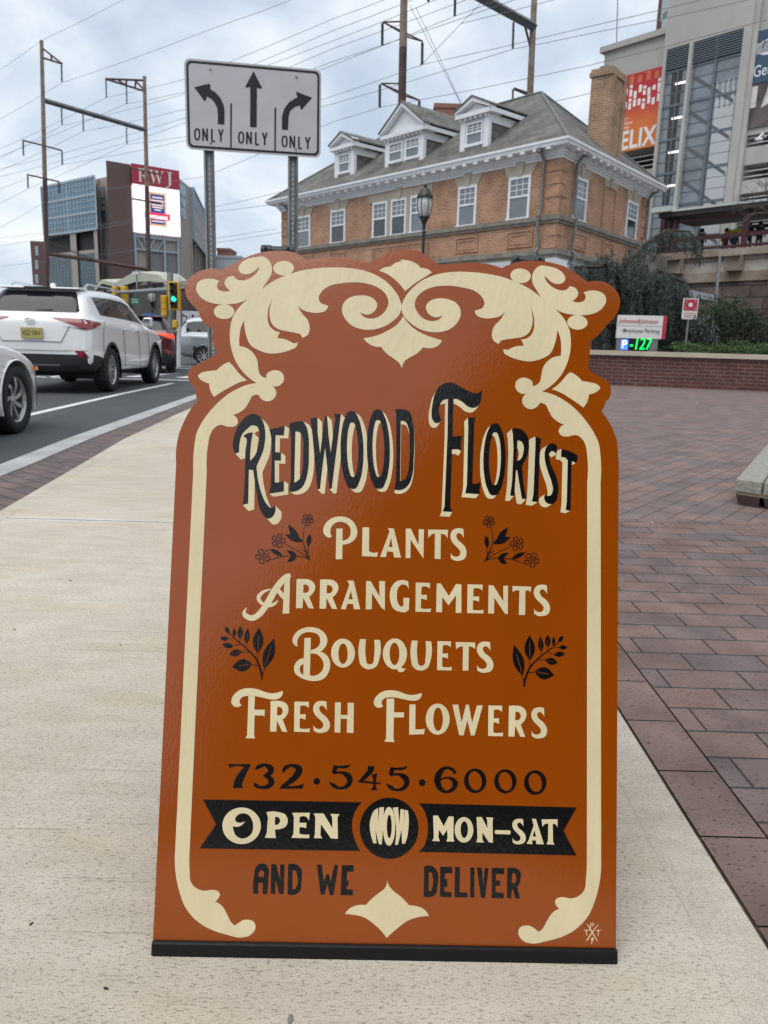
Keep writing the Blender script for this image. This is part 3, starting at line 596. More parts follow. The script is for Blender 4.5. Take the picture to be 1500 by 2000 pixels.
def mark(nm, u0, u1, z0, z1, o, col, em=.5): q = MB(); q.wbox(WS, u0, u1, z0, z1, .5, o); return q.build(nm, mat('led_%s' % nm, col, .5, emit=col, estr=em), ledo)
a, b = su(288.5), su(322.5); za, zb_ = sz(305, 442), sz(305, 377)
mark('poster_border', a, b, za, zb_, .53, (.65, .36, .18)); mark('poster_field', a+.35, b-.35, za+.35, zb_-.35, .56, (.02, .05, .22))
mark('ribbon', su(280), su(329), sz(305, 429), sz(305, 417), .6, (.85, .02, .06), .7)
for i, (y, w) in enumerate(((387, .6), (393, .75), (397, .65), (401.5, .7), (406, .6), (411, .35), (433, .7))): q = (b-a)*w/2; c = (a+b)/2; k = MB(); k.wbox(WS, c-q, c+q, sz(305, y)-.12, sz(305, y)+.12, .56, .585); k.build('poster_line', mat('led_line', (.7, .55, .45), .5, emit=(.8, .6, .5), estr=.5), ledo)
k = MB(); k.wbox(WS, su(284), su(324), sz(305, 425)-.3, sz(305, 425)+.3, .6, .62); k.build('ribbon_line', mat('led_line2', (.9, .7, .75), .5, emit=(1, .75, .8), estr=.6), ledo)
k = MB(); k.wbox(WS, su(290), su(324), sz(305, 450)-.25, sz(305, 450)+.25, .5, .515); k.build('caption_line', mat('led_line3', (.7, .6, .8), .5, emit=(.75, .66, .85), estr=.6), ledo)
# serif letters R W J as polygons (unit height)
def serif(nm, polys, u, z, hgt, xs):
    q = MB()
    for pl in polys: q.wpoly(WS, [(u+x*xs*hgt, z+y*hgt) for x, y in pl], .6, .68+.004*len(q.v)/50)
    q.build(nm, mat('sign_cream', (.72, .66, .58), .6), so_)
Rg = [[(.08, 0), (.24, 0), (.24, 1), (.08, 1)], [(0, 0), (.34, 0), (.34, .05), (0, .05)], [(0, .95), (.3, .95), (.3, 1), (0, 1)], [(.24, .92), (.45, .92), (.58, .82), (.60, .7), (.55, .58), (.45, .52), (.24, .52), (.24, .46), (.5, .46), (.68, .54), (.76, .7), (.72, .88), (.58, .98), (.45, 1), (.24, 1)], [(.36, .5), (.52, .5), (.8, .06), (.92, .05), (.92, 0), (.7, 0)]]
Wg = [[(.12, 1), (.28, 1), (.48, .25), (.42, 0), (.38, 0)], [(.42, 0), (.48, .25), (.66, .85), (.72, 1), (.66, 1)], [(.55, 1), (.72, 1), (.92, .25), (.86, 0), (.82, 0)], [(.86, 0), (.92, .25), (1.15, 1), (1.08, 1)], [(.02, .95), (.38, .95), (.38, 1), (.02, 1)], [(.46, .95), (.8, .95), (.8, 1), (.46, 1)], [(1.0, .95), (1.26, .95), (1.26, 1), (1.0, 1)]]
Jg = [[(.22, -.1), (.38, .02), (.38, 1), (.22, 1)], [(.12, .95), (.48, .95), (.48, 1), (.12, 1)], [(0, -.22), (.14, -.22), (.38, .02), (.22, -.05), (.12, -.14), (0, -.14)]]
hl = sz(300, 332)-sz(300, 357.5)
serif('letter', Rg, su(270), sz(272, 355.5), hl, .95); serif('letter', Wg, su(289.5), sz(291.5, 358), hl, 1.05); serif('letter', Jg, su(323), sz(324, 362), hl, 1.15)
# wall below the screen
m_ = MB(); m_.wbox(WS, uR, su(349.5), -2, zs0-.0, -12, -.8); m_.build('beige_wall', beige, so_)
m_ = MB()
for px in (261, 286, 319, 346): m_.wbox(WS, su(px)-.22, su(px)+.22, -2, zs0, -.8, -.2)
m_.wbox(WS, uR, su(349), zs0-.9, zs0-.5, -.8, -.3); m_.wbox(WS, uR, su(349), zs0-3.2, zs0-2.9, -.8, -.3)
for a_, b_ in ((262, 275), (275, 286), (300, 287), (318, 303)): m_.wpoly(WS, [(su(a_), zs0-.6), (su(a_)+.3, zs0-.6), (su(b_)+.3, zs0-3), (su(b_), zs0-3)], -.8, -.35)
m_.build('frame', mull, so_)
m_ = MB(); m_.wbox(WS, su(287), su(349), -2, zs0-3.2, -.79, -.70); m_.wbox(WS, su(322), su(347), -2, zs0-3.2, -.70, -.6); m_.build('louvre', mat('grey_cladding', (.17, .17, .19), .6), so_)
# left curtain-wall wing (projects in front), with its lower glazing
gA = at(87, 400, YB*1.07); gB = at(188, 400, YB*.99); gA.z = gB.z = 0; WC = Wall(gA, gB); WC.nb = Vector((gB.x, gB.y, 0)).normalized()
cu_ = lambda px: WC.hit(px, 420)[0]; cz_ = lambda px, py: WC.hit(px, py)[1]
zt = cz_(187, 343.5); zb = cz_(187, 447)
m_ = MB(); m_.wbox(WC, -1, WC.len, zb, zt, -12, 0); glw = m_.build('glass_wing', cg, so_)
m_ = MB()
for i in range(17): u = -1+(WC.len+1)*i/16; m_.wbox(WC, u-.05 if i % 8 else u-.16, u+.05 if i % 8 else u+.16, zb, zt, 0, .10)
for i in range(10): z = zb+(zt-zb)*i/9; t = .06 if i % 3 else .2; m_.wbox(WC, -1, WC.len, z-t, z+t, 0, .13 if i % 3 == 0 else .08)
m_.build('mullion_grid', mull, glw)
m_ = MB(); zl = cz_(187, 458)
m_.wbox(WC, -1, WC.len, -2, zb-3.5, -12, -1.0)
for a_, b_ in ((134, 146), (181, 188)): m_.wbox(WC, cu_(a_), cu_(b_), -2, zb-.0, -1.0, -.2)
m_.build('beige_wall', beige, so_)
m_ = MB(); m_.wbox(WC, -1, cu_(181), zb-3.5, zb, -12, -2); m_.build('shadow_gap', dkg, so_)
for a_, b_ in ((90, 134), (146, 181)):
    m_ = MB(); ua1, ub1_ = cu_(a_), cu_(b_); m_.wbox(WC, ua1, ub1_, -2, zb-4.2, -1, -.7); q = m_.build('glass_bay', cgd, so_)
    m_ = MB(); n_ = 7
    for i in range(n_+1): u = ua1+(ub1_-ua1)*i/n_; m_.wbox(WC, u-.07, u+.07, -2, zb-4.2, -.7, -.6)
    for i in range(13): z = zb-4.2-i*1.35; m_.wbox(WC, ua1, ub1_, z-.07, z+.07, -.7, -.62)
    m_.build('mullion_grid', mulld, q)
q1 = at(184, 400, YB*1.04); q2 = at(213, 400, YB*1.015); q1.z = q2.z = 0; W5 = Wall(q1, q2); cu_ = lambda px: W5.hit(px, 420)[0]; cz_ = lambda px, py: W5.hit(px, py)[1]
m_ = MB(); m_.wbox(W5, 0, W5.len, -2, cz_(200, 347), -6, 0); m_.wbox(W5, 0, cu_(198), -2, cz_(190, 351), 0, .5); m_.build('beige_wall', beige, so_)
m_ = MB(); u = cu_(200); WC = W5.shift(2.0); m_.wbox(WC, u, u+1.4, cz_(200, 430), cz_(200, 367), -2, -1.8); q = m_.build('glass_strip', cg, so_)
m_ = MB(); m_.wbox(WC, u, u+1.4, -2, cz_(200, 448), -2, -1.7); m_.build('louvre', mat('grey_cladding2', (.22, .23, .25), .6), so_)
m_ = MB()
for py in (380, 388, 400, 412): m_.wbox(WC, u, u+1.4, cz_(200, py), cz_(200, py)+.8, -1.8, -1.65)
m_.build('floor_band', beige, q)
# right wing beyond the screen, running away to the right
rA = at(350, 400, YB*1.06); rB = at(372, 400, YB*1.12); rA.z = rB.z = 0; W1 = Wall(rA, rB)
m_ = MB(); m_.wbox(W1, 0, W1.len, -2, W1.hit(360, 357)[1], -10, 0); m_.build('beige_wall', beige, so_)
m_ = MB(); 
for py in (375, 395, 415): z = W1.hit(360, py)[1]; m_.wbox(W1, .5, W1.len*.55, z-1.3, z+1, 0, .1)
m_.build('glass_strip', cg, so_)
rC = at(403.5, 400, YB*1.42); rC.z = 0; W2 = Wall(rB, rC); z2 = W2.hit(373, 369)[1]; z3 = W2.hit(373, 466)[1]
m_ = MB(); m_.wbox(W2, 0, W2.len, z3, z2, -10, .6); q = m_.build('glass_wing', mat('curtain_grey', (.19, .25, .32), .12, spec=.9, var=.25, vscale=.1), so_)
m_ = MB(); m_.wbox(W2, 0, W2.len, z3, z3+7, .6, .66); m_.build('red_reflection_band', mat('painted_reflection', (.17, .09, .09), .4), q)  # reddish reflection on the lower glass, put into the colour as a band
m_ = MB()
for i in range(13): u = W2.len*i/12; m_.wbox(W2, u-.09, u+.09, z3, z2, .6, .74)
for i in range(4): z = z3+(z2-z3)*i/3; m_.wbox(W2, 0, W2.len, z-.14, z+.14, .6, .77)
m_.build('mullion_grid', mull, q)
m_ = MB(); m_.wbox(W2, 0, W2.len, -2, z3-3.5, -10, -.4)
for i in range(7): u = W2.len*i/6; m_.wbox(W2, u-.7, u+.7, -2, z3, -.4, .2)
m_.build('beige_wall', beige, so_)
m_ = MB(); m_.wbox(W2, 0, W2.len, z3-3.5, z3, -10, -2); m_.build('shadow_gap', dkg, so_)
# small brick block at the far left, fire-stair tower and far roofs
sb = thing('brick_block', 'narrow dark brick block with small windows beyond the left rail mast', 'building', at(72, 520, 178)); A_ = at(62, 520, 178); B_ = at(90, 520, 178); W3 = Wall(A_, B_)
m_ = MB(); m_.wbox(W3, 0, W3.len, -2, W3.hit(70, 471)[1], -1.5, 0); m_.build('wall', brown, sb)
for py in (490, 517, 545): u, z = W3.hit(72, py); m_ = MB(); m_.wbox(W3, u-.35, u+.35, z-1.0, z+1.0, 0, .08); m_.build('window', mull, sb)
for x0, x1, y0, Y, c, lab in ((424, 449, 485, 200, (.26, .12, .10), 'low pinkish brick building far away between the sign posts'), (414, 470, 499, 190, (.42, .46, .50), 'pale grey far roof between the sign posts'), (850, 912, 203, 120, (.25, .12, .09), 'plain reddish brick block rising behind the slate roof')):
    A_ = at(x0, y0, Y); B_ = at(x1, y0-(14 if x0 > 800 else 0), Y); W4 = Wall(A_, B_); ob = thing('far_building', lab, 'building', (A_.x, A_.y, 0)); m_ = MB(); m_.wbox(W4, 0, W4.len, 0, A_.z, -8, 0); m_.wbox(W4, -.15, W4.len+.15, A_.z-.5, A_.z+.1, -8.2, .15); m_.build('wall', mat('far_%d' % x0, c, .8, var=.12, vscale=.3), ob)
fs = thing('fire_stair', 'dark open steel stair tower beside the glass wing left of the sign post', 'stair tower', at(407, 520, 170)); m_ = MB()
for i in range(12): p = at(404.5, 520, 170); z = i*2.6; m_.box((p.x+.7, p.y, z), (1.6, 1.2, .2)); 
for sx in (0, 1.4): m_.box((p.x+sx, p.y, 15), (.18, .18, 31))
m_.build('stair_frame', dkg, fs)
# unseen dark block added behind the viewpoint, shaped for the gloss paint to mirror
ob = thing('mirrored_block', 'unseen dark block added behind the viewpoint to be mirrored in the painted board', 'building', (10, -20, 0)); m_ = MB(); m_.prism([(2.7, -7.5), (28, -4), (28, -52), (-12, -52)], -.2, 7.0); m_.build('wall', brickmat('mirrored_block_brick', (.10, .055, .04), (.08, .045, .035), (.08, .07, .06)), ob)
m_ = MB(); m_.prism([(2.5, -7.2), (28.3, -3.7), (28.3, -52), (-12.2, -52.2)], 7.0, 7.25); m_.build('parapet', stone, ob)
# ================================================================== overhead rail masts and wires
mast_r = mat('rusty_mast', (.085, .045, .04), .7, var=.4, vscale=2); mast_g = mat('weathered_mast', (.30, .26, .215), .75, var=.45, vscale=1.6, col2=(.16, .09, .055)); beam_m = mat('gantry_beam', (.13, .14, .145), .7, metal=.3, var=.25, vscale=1.5)
insm = mat('insulator', (.05, .048, .05), .4)
def trackY(px): k = (px-750)/F_PX; t = (83*k+31)/(37.5+31*k); return 83-31*t
def insulator(parent, px, y0, y1, Y, disks=9, r=.085):
    a, b = at(px, y0, Y), at(px, y1, Y); m = MB(); b.x = a.x+(b.x-a.x)*.5; m.tube([a, b], .025, 6)
    for i in range(disks): m.lathe([(.03, -.05), (r, -.02), (r, .03), (.04, .07)], a.lerp(b, (i+.6)/disks), 8)
    m.build('insulator', insm, parent, uv=False)
def mast(parent, top, foot, Y, r, split, name='mast'):
    a = at(*foot, Y); a.z = -1; b = at(*top, Y); s = a.lerp(b, split); m = MB(); m.box(((a+s)/2), (1, 1, 1)) if 0 else None
    m.tube([a, s], [r*1.15, r], 4); m.build(name, mast_r, parent, uv=False)
    m = MB(); m.tube([s, b], [r, r*.8], 4); m.build(name, mast_g, parent, uv=False)
def arm(parent, pts, Y, r=.07, nm='cross_arm', m=None):
    for p, q in zip(pts, pts[1:]):
        mb = MB(); mb.tube([at(*p, Y), at(*q, Y)], r, 6)
        yield mb
def arms(parent, segs, Y, r=.075, nm='cross_arm'):
    mb = MB()
    for p, q in segs: mb.tube([at(*p, Y), at(*q, Y)], r, 6)
    mb.build(nm, mast_r, parent, uv=False)
Y1, Y2, Y3, Y4 = 78., 87.7, 47., 57.
g1 = thing('rail_gantry', 'pair of tall rusty rail masts joined by a cross beam left of the lane sign', 'rail mast', (at(84, 560, Y1).x, Y1, 0))
mast(g1, (81, 79), (88, 575), Y1, .23, .58); mast(g1, (282, 149), (289, 560), Y2, .24, .62)
mb = MB(); mb.tube([at(82, 195, Y1), at(285, 254, Y2)], .24, 4); mb.build('cross_beam', beam_m, g1, uv=False)
mb = MB(); mb.tube([at(89, 495, Y1), at(180, 508, (Y1+Y2)/2), at(290, 527, Y2)], .19, 4); mb.tube([at(89, 470, Y1), at(185, 508, (Y1+Y2)/2)], .06, 4); mb.build('cross_beam', mast_r, g1, uv=False)
arms(g1, [((84, 95), (122, 125)), ((84, 113), (122, 125)), ((100, 108), (101, 118))], Y1, .09); insulator(g1, 120, 127, 160, Y1, 10, .1)
arms(g1, [((282, 157), (206, 154)), ((282, 178), (206, 154)), ((265, 157), (264, 172)), ((247, 156), (246, 167)), ((229, 155), (246, 167)), ((282, 176), (264, 157))], Y2, .11)
insulator(g1, 207, 156, 190, Y2, 10, .1); insulator(g1, 247, 168, 203, Y2, 10, .1)
for px, y0 in ((120, 208), (162, 220), (247, 245)): insulator(g1, px, y0, y0+36, Y1+(px-84)/200*(Y2-Y1), 10, .1)
arms(g1, [((44, 274), (84, 284)), ((84, 284), (121, 294))], Y1, .08); arms(g1, [((53, 341), (116, 355))], Y1, .08); insulator(g1, 45, 276, 304, Y1, 9, .1); insulator(g1, 121, 295, 322, Y1, 9, .1); insulator(g1, 54, 343, 367, Y1, 8, .1); insulator(g1, 115, 356, 378, Y1, 8, .1)
arms(g1, [((252, 327), (316, 342))], Y2, .09); arms(g1, [((258, 388), (316, 398))], Y2, .09); insulator(g1, 254, 330, 352, Y2, 8, .1)
g2 = thing('rail_gantry', 'pair of rusty rail masts with a heavy beam above the slate roof', 'rail mast', (at(785, 560, Y3).x, Y3, 0))
mast(g2, (791, -110), (779, 600), Y3, .22, .78); mast(g2, (1044, -12), (1027, 480), Y4, .25, .55)
mb = MB(); mb.tube([at(789, -88, Y3), at(1042, 52, Y4)], .33, 4); mb.build('cross_beam', beam_m, g2, uv=False)
arms(g2, [((1025, 50), (1036, 92))], Y4, .08, 'knee_brace')
arms(g2, [((748, 43), (826, 81)), ((748, 43), (788, 66)), ((748, 43), (786, 42)), ((826, 81), (788, 70))], Y3, .042); arms(g2, [((744, 163), (820, 196)), ((744, 163), (782, 184)), ((744, 163), (780, 163)), ((820, 196), (784, 186))], Y3, .042)
arms(g2, [((1003, 173), (1030, 184)), ((1003, 173), (1028, 181))], Y4, .09)
for px, a, b in ((747, 45, 88), (825, 83, 126), (742, 165, 209), (819, 198, 220)): insulator(g2, px, a, b, Y3, 11)
insulator(g2, 889, -8, 31, 51, 11); insulator(g2, 1003, 43, 95, Y4-1, 13); insulator(g2, 1002, 174, 194, Y4, 5); insulator(g2, 837, -12, 3, 49, 5)
wire_m = mat('wire', (.16, .17, .185), .6)
WIRES = [((0, 137), (81, 79), (255, -8)), ((0, 233), (120, 162), (420, 54), (600, -12)), ((0, 291), (207, 191), (360, 155), (650, 37), (760, -4)), ((0, 305), (246, 203), (360, 180), (650, 60), (820, -6)),
    ((0, 309), (120, 246), (360, 184), (650, 80), (860, -4)), ((0, 334), (162, 257), (360, 214), (650, 95), (920, -4)), ((0, 330), (360, 231), (650, 120), (747, 88), (1003, 0), (1030, -9)), ((0, 345), (300, 262), (650, 127), (890, 31), (1000, -10)),
    ((0, 397), (56, 368), (249, 282), (360, 267), (650, 188), (825, 126), (1150, 52), (1400, -8)), ((0, 369), (120, 322), (360, 275), (650, 203), (1002, 96), (1150, 66), (1462, 0)), ((0, 445), (115, 378), (400, 345), (650, 238), (742, 210), (1150, 128), (1500, 38)),
    ((0, 480), (300, 425), (560, 396)), ((0, 520), (540, 447)), ((0, 465), (430, 402), (560, 372)), ((1060, 203), (1150, 183), (1180, 177)), ((900, 46), (1080, 0), (1120, -10)), ((380, 480), (560, 452))]
WLAB = ['topmost thin wire from the left mast top', 'wire from the long insulator on the left mast to above the lane sign', 'wire passing just above the upper left corner of the lane sign', 'wire that runs behind the left arrow of the lane sign', 'wire hung under the left end of the left cross beam',
    'wire hung under the middle of the left cross beam', 'wire hung at the upper arm of the dark mast above the dormers', 'wire that meets the short insulator at the top of the sky', 'wire hung at the right end of the upper arm over the middle dormer', 'wire hung under the lattice beam over the right dormer',
    'lowest long wire hung at the lower arm above the middle dormer', 'faint low wire behind the posts of the lane sign', 'faint wire just over the roofs of the screen tower', 'faint wire meeting the left eave of the slate roof', 'short wire between slate roof and chimney', 'wire crossing behind the right mast near the top of the photo', 'lowest faint wire between the lane sign posts']
for w_, lab in zip(WIRES, WLAB):
    m = MB(); pts = [at(x, y, trackY(x)) for x, y in w_]; out_ = []
    for a, b in zip(pts, pts[1:]):
        n_ = max(2, int((b-a).length/6)); sg = (b-a).length*.004
        for i in range(n_): t = i/n_; p = a.lerp(b, t); p.z -= 4*sg*t*(1-t); out_.append(p)
    out_.append(pts[-1]); m.tube(out_, .017, 5); tag(m.build('overhead_wire', wire_m, uv=False), lab, 'wire', 'overhead rail wires')
for pts, lab in ((((800, 10), (930, 260)), 'left of two steep guy wires right of the dark mast'), (((812, 14), (900, 200)), 'right of two steep guy wires right of the dark mast'), (((940, 5), (820, 130)), 'faint diagonal guy wire crossing behind the upper arm')):
    m = MB(); m.tube([at(*pts[0], 62), at(*pts[1], 62)], .02, 5); tag(m.build('guy_wire', wire_m, uv=False), lab, 'wire')
m = MB(); m.tube([at(1204, 90, 60), at(1207, -20, 60)], .035, 5); tag(m.build('aerial_mast', wire_m, uv=False), 'thin aerial on the roof edge of the concrete garage', 'aerial')
# ================================================================== lane-use sign on two channel posts
galv = mat('galvanised', (.27, .28, .285), .45, metal=.75, var=.2, vscale=8); sgn = mat('sign_sheeting', (.50, .50, .53), .35, var=.05, vscale=6); sblk = mat('sign_black', (.012, .013, .016), .4)
sA = at(362, 200, 6.9); sB = at(626, 200, 7.1)
for p in (sA, sB): p.z = 0
WSg = Wall(sA, sB); su2 = lambda x, y: WSg.hit(x, y)
s0 = (su2(361, 205)[0]+su2(365, 290)[0])/2; s1 = su2(627, 220)[0]; zt = su2(494, 125)[1]; zb = su2(494, 300)[1]; sw_, sh_ = s1-s0, zt-zb
lane = thing('lane_sign', 'white three-lane turn sign with black arrows on two perforated steel posts', 'road sign', WSg.P(s0+sw_/2, 0))
def rrect(x0, x1, y0, y1, r, n=5):
    o = []
    for cx, cy, a0 in ((x1-r, y1-r, 0), (x0+r, y1-r, 90), (x0+r, y0+r, 180), (x1-r, y0+r, 270)):
        for k in range(n+1): a = R(a0+90*k/n); o.append((cx+r*math.cos(a), cy+r*math.sin(a)))
    return o
# slight clockwise tilt of the plate as in the photo
tl = su2(365, 120); tr_ = su2(620, 142); tilt = (tr_[1]-tl[1])/(tr_[0]-tl[0])
def SP(x, y, o=0.): u = s0+x*sw_; return WSg.P(u, zb+y*sh_+(x-.5)*sw_*tilt, o)
def sgpoly(m, pts, o0, o1):
    n = len(pts); m.add([SP(x, y, o1) for x, y in pts]+[SP(x, y, o0) for x, y in pts], [tuple(range(n)), tuple(range(2*n-1, n-1, -1))]+[(i, i+n, (i+1) % n+n, (i+1) % n) for i in range(n)])
asp = sw_/sh_
m = MB(); sgpoly(m, [(x/asp, y) for x, y in rrect(0, asp, 0, 1, .07)], 0, .003); plate = m.build('plate', sgn, lane)
def ringpoly(m, a, b, o0, o1):
    n = len(a); m.add([SP(x/asp, y, o1) for x, y in a]+[SP(x/asp, y, o1) for x, y in b], [(i, (i+1) % n, (i+1) % n+n, i+n) for i in range(n)])
m = MB(); ringpoly(m, rrect(.022, asp-.022, .022, .978, .06), rrect(.048, asp-.048, .048, .952, .045), .003, .0045); m.build('border', sblk, plate)
def sx(px, py): u, z = su2(px, py); x = (u-s0)/sw_; return x, (z-zb-(x-.5)*sw_*tilt)/sh_
def crop7(pts): return [sx(340+x/4.65, 90+y/4.65) for x, y in pts]
ARR = [[(182, 375), (318, 343), (331, 352), (329, 392), (380, 425), (425, 480), (452, 540), (459, 600), (457, 715), (397, 712), (398, 620), (390, 560), (365, 510), (330, 475), (298, 460), (288, 498), (275, 500)],
    [(722, 228), (798, 380), (790, 391), (753, 380), (750, 740), (690, 737), (692, 372), (655, 380), (647, 370)],
    [(1253, 470), (1163, 575), (1150, 578), (1142, 540), (1095, 555), (1055, 590), (1040, 640), (1035, 763), (978, 760), (980, 640), (1000, 570), (1045, 510), (1120, 465), (1108, 425), (1115, 417)]]
for q in ARR:
    m = MB(); P_ = crop7(q); T_ = geometry.tessellate_polygon([[Vector((x, y, 0)) for x, y in P_]]); m.add([SP(x, y, .0045) for x, y in P_], [tuple(t) for t in T_]); m.build('arrow', sblk, plate)
for x0, y0, y1 in ((518, 522, 938), (919, 560, 970)):
    m = MB(); a = crop7([(x0-8, y0), (x0+8, y0), (x0+5, y1), (x0-9, y1)]); sgpoly(m, a, .003, .0046); m.build('divider', sblk, plate)
def letters(cx0, cx1, cy, hgt):
    """ONLY in highway lettering, as strokes"""
    W_ = (cx1-cx0); st = .17*hgt; G = {'O': 'ring', 'N': [((0, 0), (0, 1)), ((0, 1), (1, 0)), ((1, 0), (1, 1))], 'L': [((0, 1), (0, 0)), ((0, 0), (1, 0))], 'Y': [((0, 1), (.5, .45)), ((1, 1), (.5, .45)), ((.5, .47), (.5, 0))]}
    adv = W_/4.0
    for i, c in enumerate('ONLY'):
        x0 = cx0+i*adv+(.02 if c != 'L' else .05)*W_; w_ = adv*(.80 if c != 'L' else .66); slope = (cy[1]-cy[0])/(W_); base = cy[0]+slope*(x0-cx0)
        m = MB()
        if c == 'O':
            n_ = 20; o_ = []; i_ = []
            for k in range(n_):
                a = 2*math.pi*k/n_; ca, sa = math.cos(a), math.sin(a); e_ = lambda v: math.copysign(abs(v)**.8, v)
                o_.append((x0+w_/2+e_(ca)*w_/2, base-hgt/2-e_(sa)*hgt/2)); i_.append((x0+w_/2+e_(ca)*(w_/2-st*.8), base-hgt/2-e_(sa)*(hgt/2-st*.8)))
            o_, i_ = crop7(o_), crop7(i_); m.add([SP(x, y, .0045) for x, y in o_]+[SP(x, y, .0045) for x, y in i_], [(k, (k+1) % n_, (k+1) % n_+n_, k+n_) for k in range(n_)])
        else:
            for q, (p0, p1) in enumerate(G[c]):
                ax, ay = x0+st/2+p0[0]*(w_-st), base-p0[1]*hgt; bx_, by_ = x0+st/2+p1[0]*(w_-st), base-p1[1]*hgt
                d = math.hypot(bx_-ax, by_-ay); nx, ny = -(by_-ay)/d*st*.42, (bx_-ax)/d*st*.42
                pp = crop7([(ax-nx, ay-ny), (ax+nx, ay+ny), (bx_+nx, by_+ny), (bx_-nx, by_-ny)]); m.add([SP(x, y, .0045+q*.0002) for x, y in pp], [(0, 1, 2, 3)])
        m.build('letter', sblk, plate)
letters(176, 462, (858, 872), 112); letters(575, 860, (887, 902), 112); letters(970, 1250, (920, 940), 108)
for px, py in ((330, 210), (1112, 281), (332, 878), (1104, 935)):
    x, y = crop7([(px, py)])[0]; m = MB(); m.lathe([(.011, 0), (.011, .004), (.006, .007)], SP(x, y, .004), 8, Matrix(((1, 0, 0), (0, 0, -1), (0, 1, 0)))); m.build('bolt', galv, plate)
for px in (408, 572.5):
    u = su2(px, 310)[0]; m = MB(); W = WSg; prof = [(-.045, -.012), (-.030, -.008), (-.022, -.045), (.022, -.045), (.030, -.008), (.045, -.012)]
    zz0, zz1 = -.1, zb+sh_*.93
    for (a, oa), (b, ob) in zip(prof, prof[1:]):
        m.hexa([W.P(u+a, zz0, oa), W.P(u+b, zz0, ob), W.P(u+b, zz0, ob-.004), W.P(u+a, zz0, oa-.004), W.P(u+a, zz1, oa), W.P(u+b, zz1, ob), W.P(u+b, zz1, ob-.004), W.P(u+a, zz1, oa-.004)])
    po = m.build('post', galv, lane)
    m = MB(); z = .6
    while z < zb-.02:
        m.lathe([(.0085, 0), (.0085, .0012)], W.P(u, z, -.0445), 6, Matrix(((1, 0, 0), (0, 0, -1), (0, 1, 0)))); z += .0254*1.6
    m.wbox(W, u-.0012, u+.0012, .6, zb-.02, -.0448, -.0444); m.build('hole_row', mat('hole_light', (.62, .66, .70), .6), po, uv=False)
# ================================================================== street lamps
blkm = mat('lamp_black', (.012, .013, .014), .35); lglass = mat('lamp_glass', (.42, .43, .42), .25, spec=.7)
def lamp(px, ytop, yb_, Y, label, s=1.):
    b = at(px, yb_, Y); top = at(px, ytop, Y); x, y = b.x, b.y; H_ = top.z; t = thing('street_lamp', label, 'street lamp', (x, y, 0))
    m = MB(); m.lathe([(.16*s, 0), (.16*s, .1), (.12*s, .2), (.11*s, .8), (.075*s, .95), (.06*s, 1.1), (.05*s, H_-1.45*s), (.085*s, H_-1.42*s), (.05*s, H_-1.36*s), (.06*s, H_-1.2*s), (.09*s, H_-1.1*s)], (x, y, 0), 14); m.build('post', blkm, t, smooth=False)
    m = MB(); m.lathe([(.09*s, H_-1.1*s), (.14*s, H_-1.02*s), (.16*s, H_-.98*s)], (x, y, 0), 16); m.lathe([(.20*s, H_-.42*s), (.26*s, H_-.40*s), (.24*s, H_-.33*s), (.13*s, H_-.15*s), (.05*s, H_-.11*s), (.06*s, H_-.06*s), (.015*s, H_)], (x, y, 0), 16)
    for k in range(6): a = k*math.pi/3; m.tube([(x+.155*s*math.cos(a), y+.155*s*math.sin(a), H_-1.0*s), (x+.235*s*math.cos(a), y+.235*s*math.sin(a), H_-.62*s), (x+.215*s*math.cos(a), y+.215*s*math.sin(a), H_-.41*s)], .012*s, 5)
    m.build('lantern_frame', blkm, t)
    m = MB(); m.lathe([(.14*s, H_-.99*s), (.19*s, H_-.85*s), (.225*s, H_-.62*s), (.20*s, H_-.42*s)], (x, y, 0), 18); m.build('globe', lglass, t, smooth=True)
lamp(826, 358, 500, 17.5, 'black street lamp with glass lantern in front of the station house', .70); lamp(299, 557, 640, 44, 'small black street lamp beside the traffic signals far down the road', .95)
# ================================================================== planter wall, shrubs and signs on the right
wbrick = brickmat('planter_brick', (.115, .045, .038), (.085, .040, .036), (.16, .12, .11), w=.27, h=.082, ms=.009, noise=.22, nsc=2.2, bump=.3)
cap_m = mat('wall_cap', (.48, .42, .33), .8, var=.12, vscale=2)
w1 = Vector((5.15, 18.25, 0)); w2 = Vector((9.3, 16.75, 0)); w0 = Vector((4.2, 19.9, 0)); w00 = Vector((3.9, 26, 0)); w3_ = Vector((24, 13.2, 0))
pl = thing('planter_wall', 'low dark red brick planter wall with a pale stone cap across the plaza', 'wall', w1)
def wallrun(m, pts, z0, z1, th, out=0.):
    """mitred run of wall along plan points; pts on the outer face"""
    n = len(pts); nn = []
    for i in range(n):
        d = []
        if i: d.append((pts[i]-pts[i-1]).normalized())
        if i < n-1: d.append((pts[i+1]-pts[i]).normalized())
        t = sum(d, Vector((0, 0, 0))).normalized(); q = Vector((t.y, -t.x, 0)); q /= max(.5, q.dot(Vector((d[0].y, -d[0].x, 0)))); nn.append(q)
    for i in range(n-1):
        a, b = pts[i]+nn[i]*out, pts[i+1]+nn[i+1]*out; c, d = pts[i+1]-nn[i+1]*th, pts[i]-nn[i]*th
        m.hexa([Vector((v.x, v.y, z0)) for v in (a, b, c, d)]+[Vector((v.x, v.y, z1)) for v in (a, b, c, d)])
pts_w = [w00, w0, w1, w2, w3_]
m = MB(); wallrun(m, pts_w, -.1, .69, .30); m.build('brick_course', wbrick, pl)
m = MB(); wallrun(m, pts_w, .69, .80, .36, .06); m.build('cap', cap_m, pl)
sl = MB(); sl.add([(p.x, p.y, .55) for p in (w00, w0, w1, w2, w3_, Vector((24, 24, 0)), Vector((5, 27, 0)))], [(0, 1, 2, 6), (2, 3, 6), (3, 4, 5, 6)]); struct('planting_bed', sl, mat('bed_soil', (.05, .042, .03), .95, var=.4, vscale=5))
